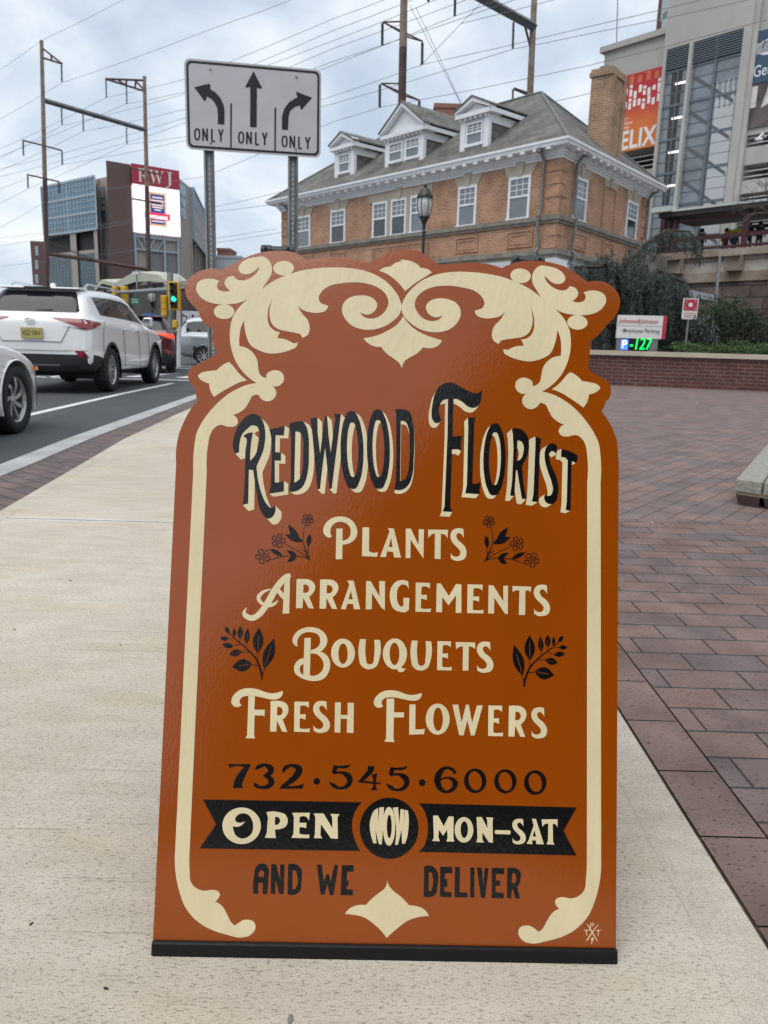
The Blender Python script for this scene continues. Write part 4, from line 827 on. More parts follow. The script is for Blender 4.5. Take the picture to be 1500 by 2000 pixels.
def cards(n, pos, size, tw=None, seed=1):
    """n small leaf cards at random attitudes: vertex / face lists"""
    rg = np.random.default_rng(seed); v = []; f = []
    return rg
def foliage(name, pts, size, m_, parent, seed=1, droop=0., lw=.45):
    rg = np.random.default_rng(seed); n = len(pts); P_ = np.array(pts); a = rg.normal(size=(n, 3)); a[:, 2] = a[:, 2]*(1-droop)-droop*1.6; a /= np.linalg.norm(a, axis=1)[:, None]
    b = np.cross(a, rg.normal(size=(n, 3))); b /= np.linalg.norm(b, axis=1)[:, None]+1e-9
    L_ = size*rg.uniform(.6, 1.4, (n, 1)); Wd = L_*lw
    V = np.stack([P_, P_+a*L_*.5+b*Wd*.5, P_+a*L_, P_+a*L_*.5-b*Wd*.5], 1).reshape(-1, 3)
    I = np.array(wmat(parent).inverted()) if parent else np.eye(4)
    V = V @ I[:3, :3].T + I[:3, 3]
    me = bpy.data.meshes.new(name); me.from_pydata(V.tolist(), [], [(4*i, 4*i+1, 4*i+2, 4*i+3) for i in range(n)]); me.materials.append(m_); return link(bpy.data.objects.new(name, me), parent)
def leafmat(name, c1, c2, rough=.6, clump=None):
    m = bpy.data.materials.new(name); m.use_nodes = True; n = m.node_tree.nodes; l = m.node_tree.links; b = n['Principled BSDF']; b.inputs['Roughness'].default_value = rough; b.inputs['Specular IOR Level'].default_value = .25
    g_ = n.new('ShaderNodeNewGeometry'); r = n.new('ShaderNodeValToRGB'); l.new(g_.outputs['Random Per Island'], r.inputs[0]); r.color_ramp.elements[0].color = (*c1, 1); r.color_ramp.elements[1].color = (*c2, 1); l.new(r.outputs[0], b.inputs['Base Color'])
    if clump:                                    # whole strands run lighter or darker, each needle a little apart from its neighbours
        t = n.new('ShaderNodeTexCoord'); mp = n.new('ShaderNodeMapping'); mp.inputs['Scale'].default_value = clump; l.new(t.outputs['Object'], mp.inputs[0]); z = n.new('ShaderNodeTexNoise'); z.inputs['Scale'].default_value = 1.6; z.inputs['Detail'].default_value = 3; l.new(mp.outputs[0], z.inputs['Vector'])
        q = n.new('ShaderNodeMapRange'); q.inputs[1].default_value = .36; q.inputs[2].default_value = .64; l.new(z.outputs['Fac'], q.inputs[0]); x = n.new('ShaderNodeMix'); x.inputs[0].default_value = .65; l.new(g_.outputs['Random Per Island'], x.inputs[2]); l.new(q.outputs[0], x.inputs[3]); l.new(x.outputs[0], r.inputs[0])
    return m
cedar_m = leafmat('cedar_needles', (.020, .030, .027), (.10, .12, .105), clump=(3.2, 3.2, .35)); bark = mat('bark', (.05, .038, .03), .9, var=.3, vscale=8)
YC = 21.6
ce = thing('weeping_cedar', 'weeping blue-green cedar with hanging curtains behind the planter wall', 'tree', at(1240, 690, YC))
rg = random.Random(11); br = MB(); NP = []
def px3(x, y, Y): return at(x, y, Y)
ridge = [(1118, 520), (1140, 513), (1165, 507), (1190, 503), (1215, 500), (1240, 505), (1262, 518), (1285, 528), (1310, 530), (1332, 540), (1345, 556)]
limbs = [[(1246, 690, 0), (1240, 600, 0), (1225, 505, 0)], [(1240, 600, 0), (1200, 520, -.5), (1122, 522, -.9)], [(1240, 580, 0), (1285, 528, .3), (1345, 556, .5)], [(1225, 520, 0), (1255, 480, .6), (1300, 450, .9), (1345, 452, 1.1), (1372, 478, 1.2)], [(1240, 580, 0), (1180, 512, -1.2)], [(1240, 590, 0), (1300, 545, -1.0)]]
for lb in limbs: br.tube([px3(x, y, YC+d) for x, y, d in lb], [.075-.015*i for i in range(len(lb))], 6)
br.build('trunk', bark, ce, uv=False)
for layer in range(4):
    for x in range(1112, 1350, 4):
        if rg.random() < .10: continue
        ytop = float(np.interp(x, [p[0] for p in ridge], [p[1] for p in ridge]))+rg.gauss(2, 7)+layer*12
        length = rg.uniform(70, 185)*(1 if 1135 < x < 1330 else .55); dy = YC+1.1*math.sin(x*.12+layer)+rg.uniform(-.5, .4)+layer*.15
        if ytop+length > 692: length = 692-ytop
        xx = x+rg.uniform(-3, 3); y = ytop; sway = rg.uniform(-.05, .05)
        while y < ytop+length:
            w_ = 3.0*(1-.45*(y-ytop)/length)
            for q in range(8): NP.append(px3(xx+rg.gauss(0, w_)+sway*(y-ytop), y+rg.uniform(-3, 3), dy+rg.gauss(0, .07)))
            y += rg.uniform(1.8, 3.2)
for lb in (limbs[3],):                          # the leader arching to the right, thinly hung
    P0 = [(x, y) for x, y, d in lb]
    for i in range(260):
        t = rg.random()*(len(P0)-1); k = min(int(t), len(P0)-2); f_ = t-k; x = P0[k][0]*(1-f_)+P0[k+1][0]*f_; y0 = P0[k][1]*(1-f_)+P0[k+1][1]*f_; ln = rg.uniform(4, 52); y = y0
        while y < y0+ln: NP.append(px3(x+rg.gauss(0, 1.8), y, YC+.3*k+rg.gauss(0, .1))); y += 2.4
print('cedar', len(NP)); foliage('crown', NP, .10, cedar_m, ce, 3, .86, .17)
yew_m = leafmat('yew_leaf', (.010, .019, .010), (.034, .052, .024)); jun_m = leafmat('juniper_leaf', (.035, .075, .022), (.10, .16, .06)); rhod_m = leafmat('shrub_leaf', (.02, .045, .02), (.06, .10, .045))
def blob(name, label, cat, px, py, Y, rx, ry, rz, n, size, m_, seed, droop=0., lw=.45):
    c = at(px, py, Y); t = thing(name, label, cat, (c.x, c.y, .5)); rg = np.random.default_rng(seed); k = 9; cen = rg.normal(size=(k, 3))*.42; rr = rg.uniform(.38, .68, k); ch = rg.integers(0, k, n)
    d = rg.normal(size=(n, 3)); d /= np.linalg.norm(d, axis=1)[:, None]; p = cen[ch]+d*(rr[ch]*rg.uniform(.55, 1.05, n)**.5)[:, None]; p[:, 2] = np.where(p[:, 2] < -.75, -.75, p[:, 2])
    pts = p*np.array([rx, ry, rz])+np.array([c.x, c.y, c.z]); foliage('leaves', pts.tolist(), size, m_, t, seed, droop, lw)
    m = MB(); rgs = random.Random(seed)
    for i in range(7): m.tube([(c.x+rgs.uniform(-.15, .15), c.y+rgs.uniform(-.1, .1), .5), (c.x+rgs.uniform(-.7, .7)*rx, c.y+rgs.uniform(-.5, .5)*ry, c.z+rgs.uniform(.0, .6)*rz)], [.025, .008], 5)
    m.build('stem', bark, t, uv=False)
blob('yew_hedge', 'dark dense evergreen bush at the right edge behind the planter wall', 'bush', 1462, 645, 20.5, 1.0, .8, .75, 6500, .085, yew_m, 5, 0., .3)
blob('yew_hedge', 'dark evergreen bush between the red notice sign and the hedge', 'bush', 1400, 652, 20.9, .75, .8, .62, 4500, .085, yew_m, 6, 0., .3)
blob('leafy_shrub', 'loose upright shrub with thin shoots above the dark hedge', 'bush', 1410, 615, 22.2, .9, .5, .55, 1500, .12, rhod_m, 8, -.5, .22)
for px, s, lab in ((1378, .55, 'pale green juniper mound on the wall cap left of the others'), (1432, .45, 'middle pale green juniper mound spilling at the wall cap'), (1490, .5, 'pale green juniper mound at the right edge of the wall')): blob('juniper', lab, 'shrub', px, 686, 18.3 if px < 1450 else 17.9, s, .4, .17, 2200, .07, jun_m, px, .2, .25)
blob('grass_tuft', 'small drooping tuft of foliage right of the white parking sign', 'plant', 1375, 655, 19.6, .38, .3, .55, 900, .12, cedar_m, 21, .7, .25)
blob('low_shrub', 'dark shrub under the white parking sign', 'shrub', 1260, 690, 19.6, .9, .5, .2, 1800, .08, yew_m, 22, .1, .3)
# directory sign with parking counter
YD = 18.9; dA = at(1206, 640, YD); dB = at(1296, 640, YD-.15)
for p in (dA, dB): p.z = 0
WD = Wall(dA, dB); du = lambda x, y: WD.hit(x, y)
ds = thing('directory_sign', 'white directory sign with a red edge and a green lit parking counter behind the wall', 'sign', WD.P(.6, .55)); u0, z0 = du(1204, 660); u1, z1 = du(1296, 617)
pan = mat('panel_white', (.66, .66, .65), .5); redm = mat('panel_red', (.42, .03, .05), .5)
m = MB(); m.wbox(WD, u0, u1, z0, z1, -.16, 0); m.build('panel', pan, ds)
m = MB(); m.wbox(WD, u1, u1+.09, z0-.0, z1, -.16, .0); m.build('red_edge', redm, ds)
m = MB(); zz = z0+(z1-z0)*.54; m.wbox(WD, u0, u1, zz-.006, zz+.006, 0, .004); m.build('seam', mat('seam', (.3, .3, .3), .6), ds)
Mx = lambda u, z, o=.006: frame(WD.P(u, z, o), WD.t, (0, 0, 1))
text_obj('lettering', 'Johnson&Johnson', .15, redm, ds, Mx((u0+u1)/2-.05, z0+(z1-z0)*.74), shear=.35, xs=.85)
text_obj('lettering', 'Employee Parking', .135, mat('ink_grey', (.10, .10, .11), .6), ds, Mx((u0+u1)/2+.04, z0+(z1-z0)*.33), xs=.88)
m = MB(); ua = u0+.11; za = z0+(z1-z0)*.33; m.wbox(WD, ua, ua+.09, za-.008, za+.008, 0, .005); m.wpoly(WD, [(ua+.06, za-.035), (ua+.12, za), (ua+.06, za+.035)], 0, .005); m.build('arrow', MATS['ink_grey'], ds)
for a, b in ((u0+.02, u0+.12), (u1-.26, u1-.06)): m = MB(); m.wbox(WD, a, b, .4, z0, -.14, -.03); m.build('leg', galv, ds)
m = MB(); zL0 = du(1250, 685)[1]; m.wbox(WD, u0+.12, u1-.26, zL0, z0, -.13, -.05); led_ = m.build('counter_board', mat('led_board', (.012, .013, .015), .4), ds)
m = MB(); uP, zP = du(1211, 683); uQ, zQ = du(1228, 663); m.wbox(WD, uP, uQ, zP, zQ, -.05, -.04); m.build('parking_symbol', mat('led_blue', (.03, .1, .8), .5, emit=(.06, .18, 1), estr=1.2), led_)
text_obj('parking_letter', 'P', .26, mat('led_white', (.9, .9, 1), .5, emit=(.9, .92, 1), estr=1.2), led_, Mx((uP+uQ)/2, (zP+zQ)/2, -.035))
text_obj('counter_digits', '-127', .40, mat('led_green', (.0, .7, .1), .5, emit=(0, 1, .12), estr=1.3), led_, Mx(du(1251, 672)[0], du(1251, 672.5)[1], -.03), xs=.70, shear=.12)
# red and white assembly notice on a post
YN = 19.4; nA = at(1333, 600, YN); nB = at(1363, 600, YN)
for p in (nA, nB): p.z = 0
WN = Wall(nA, nB); no = thing('notice_sign', 'small red and white assembly-point notice on a thin post behind the wall', 'sign', WN.P(.2, .5)); nz = lambda y: WN.hit(1348, y)[1]
m = MB(); m.wpoly(WN, rrect(0, WN.len, nz(623.5), nz(582.5), .03), 0, .012); pl_ = m.build('plate', pan, no)
m = MB(); m.wbox(WN, .025, WN.len-.025, nz(607), nz(584.5), .012, .015); m.build('red_field', redm, pl_)
m = MB(); cx, cz = WN.len/2, nz(595.5)
m.wpoly(WN, [(cx+.055*math.cos(a), cz+.055*math.sin(a)) for a in [k*math.pi/6 for k in range(12)]], .015, .019); m.build('symbol', pan, pl_)
for sx_, sz_ in ((-1, 1), (1, 1), (-1, -1), (1, -1)): m = MB(); a, b = cx+sx_*.12, cz+sz_*.10; m.wpoly(WN, [(a, b), (a-sx_*.05, b), (a-sx_*.01, b-sz_*.01), (a, b-sz_*.05)] if sx_*sz_ < 0 else [(a, b), (a, b-sz_*.05), (a-sx_*.01, b-sz_*.01), (a-sx_*.05, b)], .015, .019); m.build('symbol', pan, pl_)
for y in (612, 616, 619.5): m = MB(); m.wbox(WN, .05, WN.len-.05 if y < 619 else WN.len-.12, nz(y)-.008, nz(y)+.008, .012, .014); m.build('text_line', redm, pl_)
m = MB(); m.tube([WN.P(cx, .4, -.03), WN.P(cx, nz(584), -.03)], .025, 8); m.build('post', galv, no)
m = MB(); m.tube([at(1397, 590, 30), at(1406, 500, 30)], [.07, .05], 8); m.tube([at(1396, 610, 30), at(1397, 590, 30)], .09, 8); tag(m.build('grey_pole', galv, uv=False), 'thin grey pole against the rough stone wall under the platform', 'pole')
# stone bench corner at the right edge
bench_m = mat('bench_granite', (.36, .35, .30), .8, var=.5, vscale=42, bump=.8, bscale=70, col2=(.20, .195, .165)); bench_d = mat('bench_base', (.075, .042, .04), .6, var=.2, vscale=9)
b_tl, b_fr, b_bk = gnd(1438, 935, .14), gnd(1490, 942, .14), gnd(1500, 866, .14)
be = thing('stone_bench', 'rough grey stone slab bench on a dark red base at the right edge', 'bench', (b_tl.x, b_tl.y, 0))
ea = (b_fr-b_tl); la = ea.length; ea.normalize(); eb = (b_bk-b_tl); eb.normalize()
def BQ(a, b, z): p = b_tl+ea*a+eb*b; p.z = z; return p
for a0, a1 in ((0, la), (la+.006, la*2.6)):
    for b0, b1 in ((0, 1.3), (1.306, 2.6)):
        m = MB(); m.hexa([BQ(a0, b0, .070), BQ(a1, b0, .070), BQ(a1, b1, .070), BQ(a0, b1, .070), BQ(a0, b0, .14), BQ(a1, b0, .14), BQ(a1, b1, .14), BQ(a0, b1, .14)])
        so2 = m.build('slab', bench_m, be); bv = so2.modifiers.new('bevel', 'BEVEL'); bv.width = .006; bv.segments = 2
m = MB(); m.hexa([BQ(.012, .012, .055), BQ(la*2.5, .012, .055), BQ(la*2.5, 2.5, .055), BQ(.012, 2.5, .055), BQ(.012, .012, .07), BQ(la*2.5, .012, .07), BQ(la*2.5, 2.5, .07), BQ(.012, 2.5, .07)]); m.build('ledge', mat('bench_ledge', (.30, .25, .17), .8), be)
for a0, a1 in ((.008, la-.005), (la+.012, la*2.5)): m = MB(); m.hexa([BQ(a0+.02, .03, -.01), BQ(a1, .03, -.01), BQ(a1, 2.3, -.01), BQ(a0+.02, 2.3, -.01), BQ(a0, .008, .055), BQ(a1, .008, .055), BQ(a1, 2.3, .055), BQ(a0, 2.3, .055)]); m.build('base', bench_d, be)
# bare tree by the platform
bt_ = thing('bare_tree', 'leafless tree with fine twigs in front of the garage at the right edge', 'tree', at(1480, 500, 36)); rg = random.Random(5); m = MB()
def twig(p, d, L_, r, k):
    q = p+d*L_; m.tube([p, p.lerp(q, .5)+Vector((rg.gauss(0, .05), 0, rg.gauss(0, .05)))*L_, q], [r, r*.85, r*.65], 4, False)
    if k: 
        for i in range(3): dd = (d+Vector((rg.gauss(0, .55), rg.gauss(0, .4), rg.gauss(.02, .45)))).normalized(); twig(p.lerp(q, rg.uniform(.5, 1)), dd, L_*rg.uniform(.55, .8), r*.6, k-1)
b0 = at(1530, 470, 36); b0.z = 0; tp = at(1520, 420, 36); m.tube([b0, tp], [.12, .08], 6); 
for d in ((-.9, 0, .35), (-.6, .1, .8), (-.95, -.1, .05), (.3, 0, 1)): twig(tp, Vector(d).normalized(), 1.0, .035, 4)
m.build('branches', mat('twig', (.09, .07, .055), .9), bt_, uv=False)
# ================================================================== vehicles
car_w = mat('car_white', (.82, .825, .83), .22, spec=.5, coat=1.); car_r = mat('car_maroon', (.075, .010, .018), .25, coat=1.); car_s = mat('car_silver', (.30, .325, .35), .3, metal=.5, coat=1.)
cglass = mat('car_glass', (.010, .012, .015), .05, spec=.45); cblk = mat('car_black_trim', (.014, .015, .017), .5); tyre = mat('tyre', (.016, .016, .017), .85); rim = mat('alloy_rim', (.48, .49, .50), .3, metal=.8); rim_d = mat('rim_dark', (.03, .03, .032), .4)
red_l = mat('tail_lens', (.22, .008, .015), .15, coat=1.); red_on = mat('brake_lamp_lit', (.8, .05, .02), .3, emit=(1, .10, .04), estr=.35); chrome = mat('chrome', (.6, .61, .62), .15, metal=1.); amber = mat('amber_lens', (.75, .20, .01), .2, coat=1.)
from mathutils.bvhtree import BVHTree
BVH = {}
def patch(t, name, key, rows_, m_, off=.012):
    """lens or pane laid on the body: rows of rays (origin, direction) hitting the skin"""
    tree = BVH[key]; V = []; w = len(rows_[0])
    for r_ in rows_:
        for o_, d_ in r_:
            o_ = Vector(o_); h = tree.ray_cast(o_, Vector(d_).normalized()); n_ = 0
            while not h[0] and n_ < 25: o_.y *= .98; o_.z = o_.z*.995; n_ += 1; h = tree.ray_cast(o_, Vector(d_).normalized())
            p_ = h[0] if h[0] else o_; V.append(p_-Vector(d_).normalized()*off)
    m = MB(); m.add(V, [(i*w+j, i*w+j+1, (i+1)*w+j+1, (i+1)*w+j) for i in range(len(rows_)-1) for j in range(w-1)])
    return m.build(name, m_, t, smooth=True, world=False, uv=False)
def loft_car(name, label, sections, wheels, wr, paint, loc, rz, cls, parts, sub=3, clad=.0):
    """body skinned over sections (x, zbot, zbelt, ztop, w, wt); cls(face centre, row, n) -> part name; parts: name -> material"""
    t = thing(name, label, 'car', loc, rz); vs = []; fs = []; J = 11
    for (x, zb, zl, zt, w, wt) in sections:
        g_ = zt-zl > .16; sh = min(.07, (zl-zb)*.2); zm = zb+(zl-zb)*.52
        half = [(0, zb), (w*.80, zb), (w*.97, zb+.07), (w*1.0, zm), (w*.985, zl-sh), (w*.955, zl), (wt+(w*.93-wt)*(.94 if g_ else .6), zl+(zt-zl)*(.06 if g_ else .35)), (wt, zl+(zt-zl)*(.86 if g_ else .7)), (wt*.88, zl+(zt-zl)*(.965 if g_ else .86)), (wt*.5, zt-.004), (0, zt)]
        vs += [(x, -y, z) for y, z in half]+[(x, y, z) for y, z in half[-2:0:-1]]
    K = 2*J-2; n = len(sections)
    for i in range(n-1):
        for j in range(K): fs.append((i*K+j, i*K+(j+1) % K, (i+1)*K+(j+1) % K, (i+1)*K+j))
    fs += [tuple(range(K-1, -1, -1)), tuple((n-1)*K+j for j in range(K))]
    me = bpy.data.meshes.new('b'); me.from_pydata(vs, [], fs); at_ = me.attributes.new('row', 'INT', 'FACE'); at_.data.foreach_set('value', [(f_ // K)*100+(f_ % K) if f_ < (n-1)*K else 9999 for f_ in range(len(fs))])
    o = bpy.data.objects.new('b', me); COL.objects.link(o); s_ = o.modifiers.new('s', 'SUBSURF'); s_.levels = s_.render_levels = sub
    me2 = bpy.data.meshes.new_from_object(o.evaluated_get(bpy.context.evaluated_depsgraph_get())); bpy.data.objects.remove(o)
    rows = [a.value for a in me2.attributes['row'].data]; V = [v.co.copy() for v in me2.vertices]; out_ = {}
    for p in me2.polygons:
        c = p.center; side = abs(c.y)
        if any((c.x-wx)**2+(c.z-wr)**2 < (wr*1.17)**2 for wx in wheels) and side > .45: continue
        nm = cls(c, rows[p.index], p.normal); out_.setdefault((nm, c.y > 0 if nm in ('side_window', 'pillar', 'headlight') else 0), []).append(list(p.vertices))
    objs = {}
    for (nm, sd__), F in out_.items():
        used = sorted({i for f_ in F for i in f_}); mp = {k: i for i, k in enumerate(used)}
        m = bpy.data.meshes.new(nm); m.from_pydata([V[k] for k in used], [], [[mp[i] for i in f_] for f_ in F]); m.polygons.foreach_set('use_smooth', [True]*len(F)); m.materials.append(parts[nm])
        q = bpy.data.objects.new(nm, m); objs[(nm, sd__)] = q
    for nm, q in objs.items(): link(q, t)
    t['_'] = 0; del t['_']; BVH[name] = BVHTree.FromPolygons([v for v in V], [list(p.vertices) for p in me2.polygons]); wmax = max(s[4] for s in sections)
    for wx in wheels:                            # arch liners and mouldings
        for sg in (-1, 1):
            m = MB(); N_ = 20
            for k in range(N_):
                a0, a1 = -.35+(math.pi+.7)*k/N_, -.35+(math.pi+.7)*(k+1)/N_; r1_, r2_ = wr*1.13, wr*(1.13+.13*(1 if clad else .25))
                P0 = lambda a, r_, y: (wx+r_*math.cos(a), sg*y, wr+r_*math.sin(a))
                yo = wmax+.004; m.hexa([P0(a0, r1_, yo-.1), P0(a0, r2_, yo-.1), P0(a1, r2_, yo-.1), P0(a1, r1_, yo-.1), P0(a0, r1_, yo+.006), P0(a0, r2_, yo-.006), P0(a1, r2_, yo-.006), P0(a1, r1_, yo+.006)])
                m.quad(P0(a0, r1_, yo-.01), P0(a1, r1_, yo-.01), P0(a1, r1_, .40), P0(a0, r1_, .40))
            m.build('wheel_arch', cblk if clad else paint, t, world=False, uv=False)
    m = MB(); m.box((sum(wheels)/2, 0, .40), ((wheels[1]-wheels[0])*.99, 1.3, .3)); m.build('underbody', cblk, t, world=False, uv=False)
    return t
def wheel(t, x, y, r, wd, spokes, sg, dark=False, twist=0.):
    """sg: +1 outer face towards +y, -1 towards -y"""
    Mw = Matrix.Rotation(-sg*math.pi/2, 3, 'X'); w_ = MB()
    w_.lathe([(r*.66, -wd/2), (r*.93, -wd/2), (r, -wd*.32), (r, wd*.32), (r*.94, wd*.5), (r*.70, wd*.5), (r*.66, wd*.40), (r*.66, -wd/2)], (x, y, r), 36, Mw); w = w_.build('wheel', tyre, t, smooth=True, world=False, uv=False)
    m = MB(); m.lathe([(r*.63, -wd*.2), (r*.63, wd*.36), (r*.70, wd*.47), (r*.665, wd*.40), (r*.60, wd*.30), (r*.60, -wd*.2)], (x, y, r), 36, Mw)
    for k in range(spokes):
        a = 2*math.pi*k/spokes; pts = []
        for rr, hw in ((.10, .055), (.40, .06), (.655, .095 if not twist else .07)):
            aa = a+twist*(rr-.1)*sg; c, s = math.cos(aa), math.sin(aa); zz = wd*(.27 if rr < .2 else .36)
            pts.append([Mw @ Vector((r*(rr*c-e*hw*s), r*(rr*s+e*hw*c), zz)) for e in (-1, 1)])
        for (p, q), (p2, q2) in zip(pts, pts[1:]):
            d = Mw @ Vector((0, 0, -.03)); o_ = Vector((x, y, r)); m.hexa([v+o_ for v in (p+d, q+d, q2+d, p2+d, p, q, q2, p2)])
    m.lathe([(r*.16, wd*.1), (r*.16, wd*.28), (r*.08, wd*.31)], (x, y, r), 12, Mw); m.build('rim', rim, w, world=False, uv=False)
    m = MB(); m.lathe([(r*.62, wd*.02), (r*.62, wd*.05)], (x, y, r), 24, Mw); m.build('brake_disc', rim_d, w, world=False, uv=False)
# ---- white SUV; car frame: +x forward, origin at the middle of the rear bumper on the road
HW = .965
SUVS = [(.02, .46, 1.03, 1.10, .74, .60), (.05, .36, 1.10, 1.19, .90, .78), (.14, .33, 1.15, 1.28, .935, .80), (.36, .31, 1.18, 1.54, .955, .75), (.50, .30, 1.18, 1.65, .96, .72), (.62, .29, 1.18, 1.685, .965, .70), (1.5, .26, 1.15, 1.735, HW, .69), (2.4, .26, 1.12, 1.735, HW, .69), (2.95, .26, 1.10, 1.68, HW, .68), (3.35, .26, 1.09, 1.46, HW, .71), (3.72, .26, 1.08, 1.19, .96, .78), (4.25, .27, 1.04, 1.11, .95, .74), (4.72, .30, .94, 1.0, .90, .68), (4.92, .38, .75, .82, .75, .55)]
def suv_cls(c, row, n):
    i, j = row//100, row % 100; j = min(j, 19-j) if row != 9999 else -1; x, y, z = c; ay = abs(y)
    if row == 9999: return 'body'
    if z < .36 and .6 < x < 4.6: return 'cladding'
    if x < .6 and z < .5: return 'cladding'
    if j == 6 and 5 <= i <= 9 and .70 < x < 3.5 and z > 1.17-.03*x*.5: 
        if 1.62 < x < 1.70 or 2.60 < x < 2.70: return 'pillar'
        return 'side_window'
    if j >= 8 and i in (8, 9) : return 'windscreen'
    return 'body'
PM = {'body': car_w, 'cladding': cblk, 'side_window': cglass, 'pillar': cblk, 'rear_window': cglass, 'windscreen': cglass, 'tail_light': red_l}
def dress_suv(t, key, lens):
    R_ = lambda y, z: ((-2, y, z), (1, 0, 0))
    rw = []
    for k in range(9):
        f = k/8; z = 1.29+.335*f; hw = .845-.16*f-(.05 if k == 0 else 0)-(.03 if k == 8 else 0); rw.append([R_(hw*(q/7-1), z) for q in range(15)])
    patch(t, 'rear_window', key, rw, cglass, .006)
    for z0, z1, nm, mm, of in ((.36, .635, 'bumper_cladding', cblk, .010), (.455, .475, 'bumper_strip', chrome, .016)):
        rw = []
        for k in range(5):
            z = z0+(z1-z0)*k/4; r_ = [((x, -2, z-.06*max(0, (x-.2)/.35)), (0, 1, 0)) for x in (.56, .42, .28, .16)]+[R_(-.84+1.68*q/12, z) for q in range(13)]+[((x, 2, z-.06*max(0, (x-.2)/.35)), (0, -1, 0)) for x in (.16, .28, .42, .56)]
            rw.append(r_)
        if mm is chrome: rw = [r_[7:14] for r_ in rw]
        patch(t, nm, key, rw, mm, of)
    m = MB(); rc = [((-2, y, z), (1, 0, 0)) for y, z in ((-.60, 1.075), (-.46, .83), (.46, .83), (.60, 1.075))]
    pp = [BVH[key].ray_cast(Vector(o_), Vector(d_))[0]-Vector((.004, 0, 0)) for o_, d_ in rc]; m.tube(pp, .011, 5); m.build('plate_recess', mat('recess_grey', (.34, .345, .35), .4), t, world=False, uv=False)
    for sg in (-1, 1):
        rw = []
        for k in range(5):
            f = k/4; r_ = []
            for q in range(9):
                u = q/8; y = .34+.53*u; zt = 1.205-.015*u; zb = zt-.015-.155*min(1, u*1.05)**1.2; r_.append(R_(sg*y, zb+(zt-zb)*f))
            for x in (.10, .18, .28, .40, .50):
                u = (x-.1)/.4; zt = 1.185-.04*u; zb = 1.03+.085*u; r_.append(((x, sg*2, zb+(zt-zb)*f), (0, -sg, 0)))
            rw.append(r_)
        q_ = patch(t, 'tail_light', key, rw, lens, .012)
        rw = [[R_(sg*(.45+.40*q/6), 1.075-.05*q/6-.012*(1-k)*0+.018*k*(q/6)) for q in range(7)] for k in range(2)]
        patch(t, 'lamp_base', key, rw, mat('smoked_lens', (.03, .008, .01), .2), .016)
        rw = [[R_(sg*(.66+.07*q+.04*k), .70-.055*k-.0*q) for q in range(3)] for k in range(3)]
        patch(t, 'reflector', key, rw, red_l, .010)
    m = MB(); m.add([(.40, -.66, 1.685), (.40, .66, 1.685), (.80, .66, 1.715), (.80, -.66, 1.715), (.38, -.63, 1.66), (.38, .63, 1.66), (.80, .64, 1.66), (.80, -.64, 1.66)], [(0, 1, 2, 3), (7, 6, 5, 4), (0, 4, 5, 1), (1, 5, 6, 2), (2, 6, 7, 3), (3, 7, 4, 0)])
    s = m.build('spoiler', t.children[0].data.materials[0] if False else SPM[0], t, world=False); s.modifiers.new('b', 'BEVEL').width = .015
    m = MB(); m.box((.385, 0, 1.674), (.03, .42, .024)); m.build('brake_strip', cblk, t, world=False)
    for sg in (-1, 1): m = MB(); m.tube([(.85, sg*.60, 1.735), (1.0, sg*.605, 1.775), (2.2, sg*.605, 1.785), (2.6, sg*.60, 1.75)], .016, 6); m.build('roof_rail', chrome, t, world=False, uv=False)
    for sg in (-1, 1):
        m = MB(); m.hexa([(3.02, sg*.93, 1.150), (3.16, sg*.93, 1.150), (3.18, sg*1.10, 1.160), (3.00, sg*1.10, 1.160), (3.02, sg*.93, 1.310), (3.15, sg*.93, 1.310), (3.15, sg*1.11, 1.320), (3.0, sg*1.11, 1.320)] if sg > 0 else [(3.00, -1.10, 1.160), (3.18, -1.10, 1.160), (3.16, -.93, 1.150), (3.02, -.93, 1.150), (3.0, -1.11, 1.320), (3.15, -1.11, 1.320), (3.15, -.93, 1.310), (3.02, -.93, 1.310)]); q = m.build('door_mirror', SPM[0], t, world=False); q.modifiers.new('b', 'BEVEL').width = .03
        m = MB(); m.box((2.995, sg*1.02, 1.235), (.006, .13, .11)); m.build('mirror_glass', chrome, q, world=False)
        for hx in (1.78, 2.55): m = MB(); m.box((hx, sg*.968, 1.06), (.20, .03, .03)); q = m.build('door_handle', SPM[0], t, world=False); q.modifiers.new('b', 'BEVEL').width = .008
    m = MB(); m.tube([(.20, .05, 1.31), (.17, -.10, 1.315), (.165, -.30, 1.325)], [.025, .016, .008], 6); m.build('wiper', cblk, t, world=False, uv=False)
    for (a, b) in (((.045, -.86, .70), (.045, .86, .70)),): m = MB(); m.tube([a, (.012, -.4, .69), (.012, .4, .69), b], .004, 4); m.build('tailgate_seam', cblk, t, world=False, uv=False)
    m = MB(); m.tube([(.5, -.965, .5), (.52, -.972, .95), (.66, -.95, 1.18)], .004, 4); m.build('door_seam', cblk, t, world=False, uv=False)
    for xs in (1.66, 2.62, 3.3): m = MB(); m.tube([(xs, -.972, .40), (xs, -.975, .75), (xs, -.958, 1.09)], .0045, 4); m.build('door_seam', cblk, t, world=False, uv=False)
SPM = [car_w]
sr, sf = gnd(222, 765, -.135), gnd(300, 750, -.135)
hd_ = math.atan2(17.5-13.2, -4.90+4.72)
RX = .98                                        # rear axle from the bumper
hx, hy = math.cos(hd_), math.sin(hd_)
orig = Vector((sr.x, sr.y, -.135))-Vector((hx, hy, 0))*RX-Vector((hy, -hx, 0))*(HW-.02)
suv = loft_car('white_suv', 'white SUV with red tail lights and a yellow plate driving away up the road', SUVS, (RX, RX+2.85), .375, car_w, orig, hd_, suv_cls, PM, 3, .1)
dress_suv(suv, 'white_suv', red_l)
for wx in (RX, RX+2.85):
    for sg in (-1, 1): wheel(suv, wx, sg*(HW-.13), .375, .24, 10, sg)
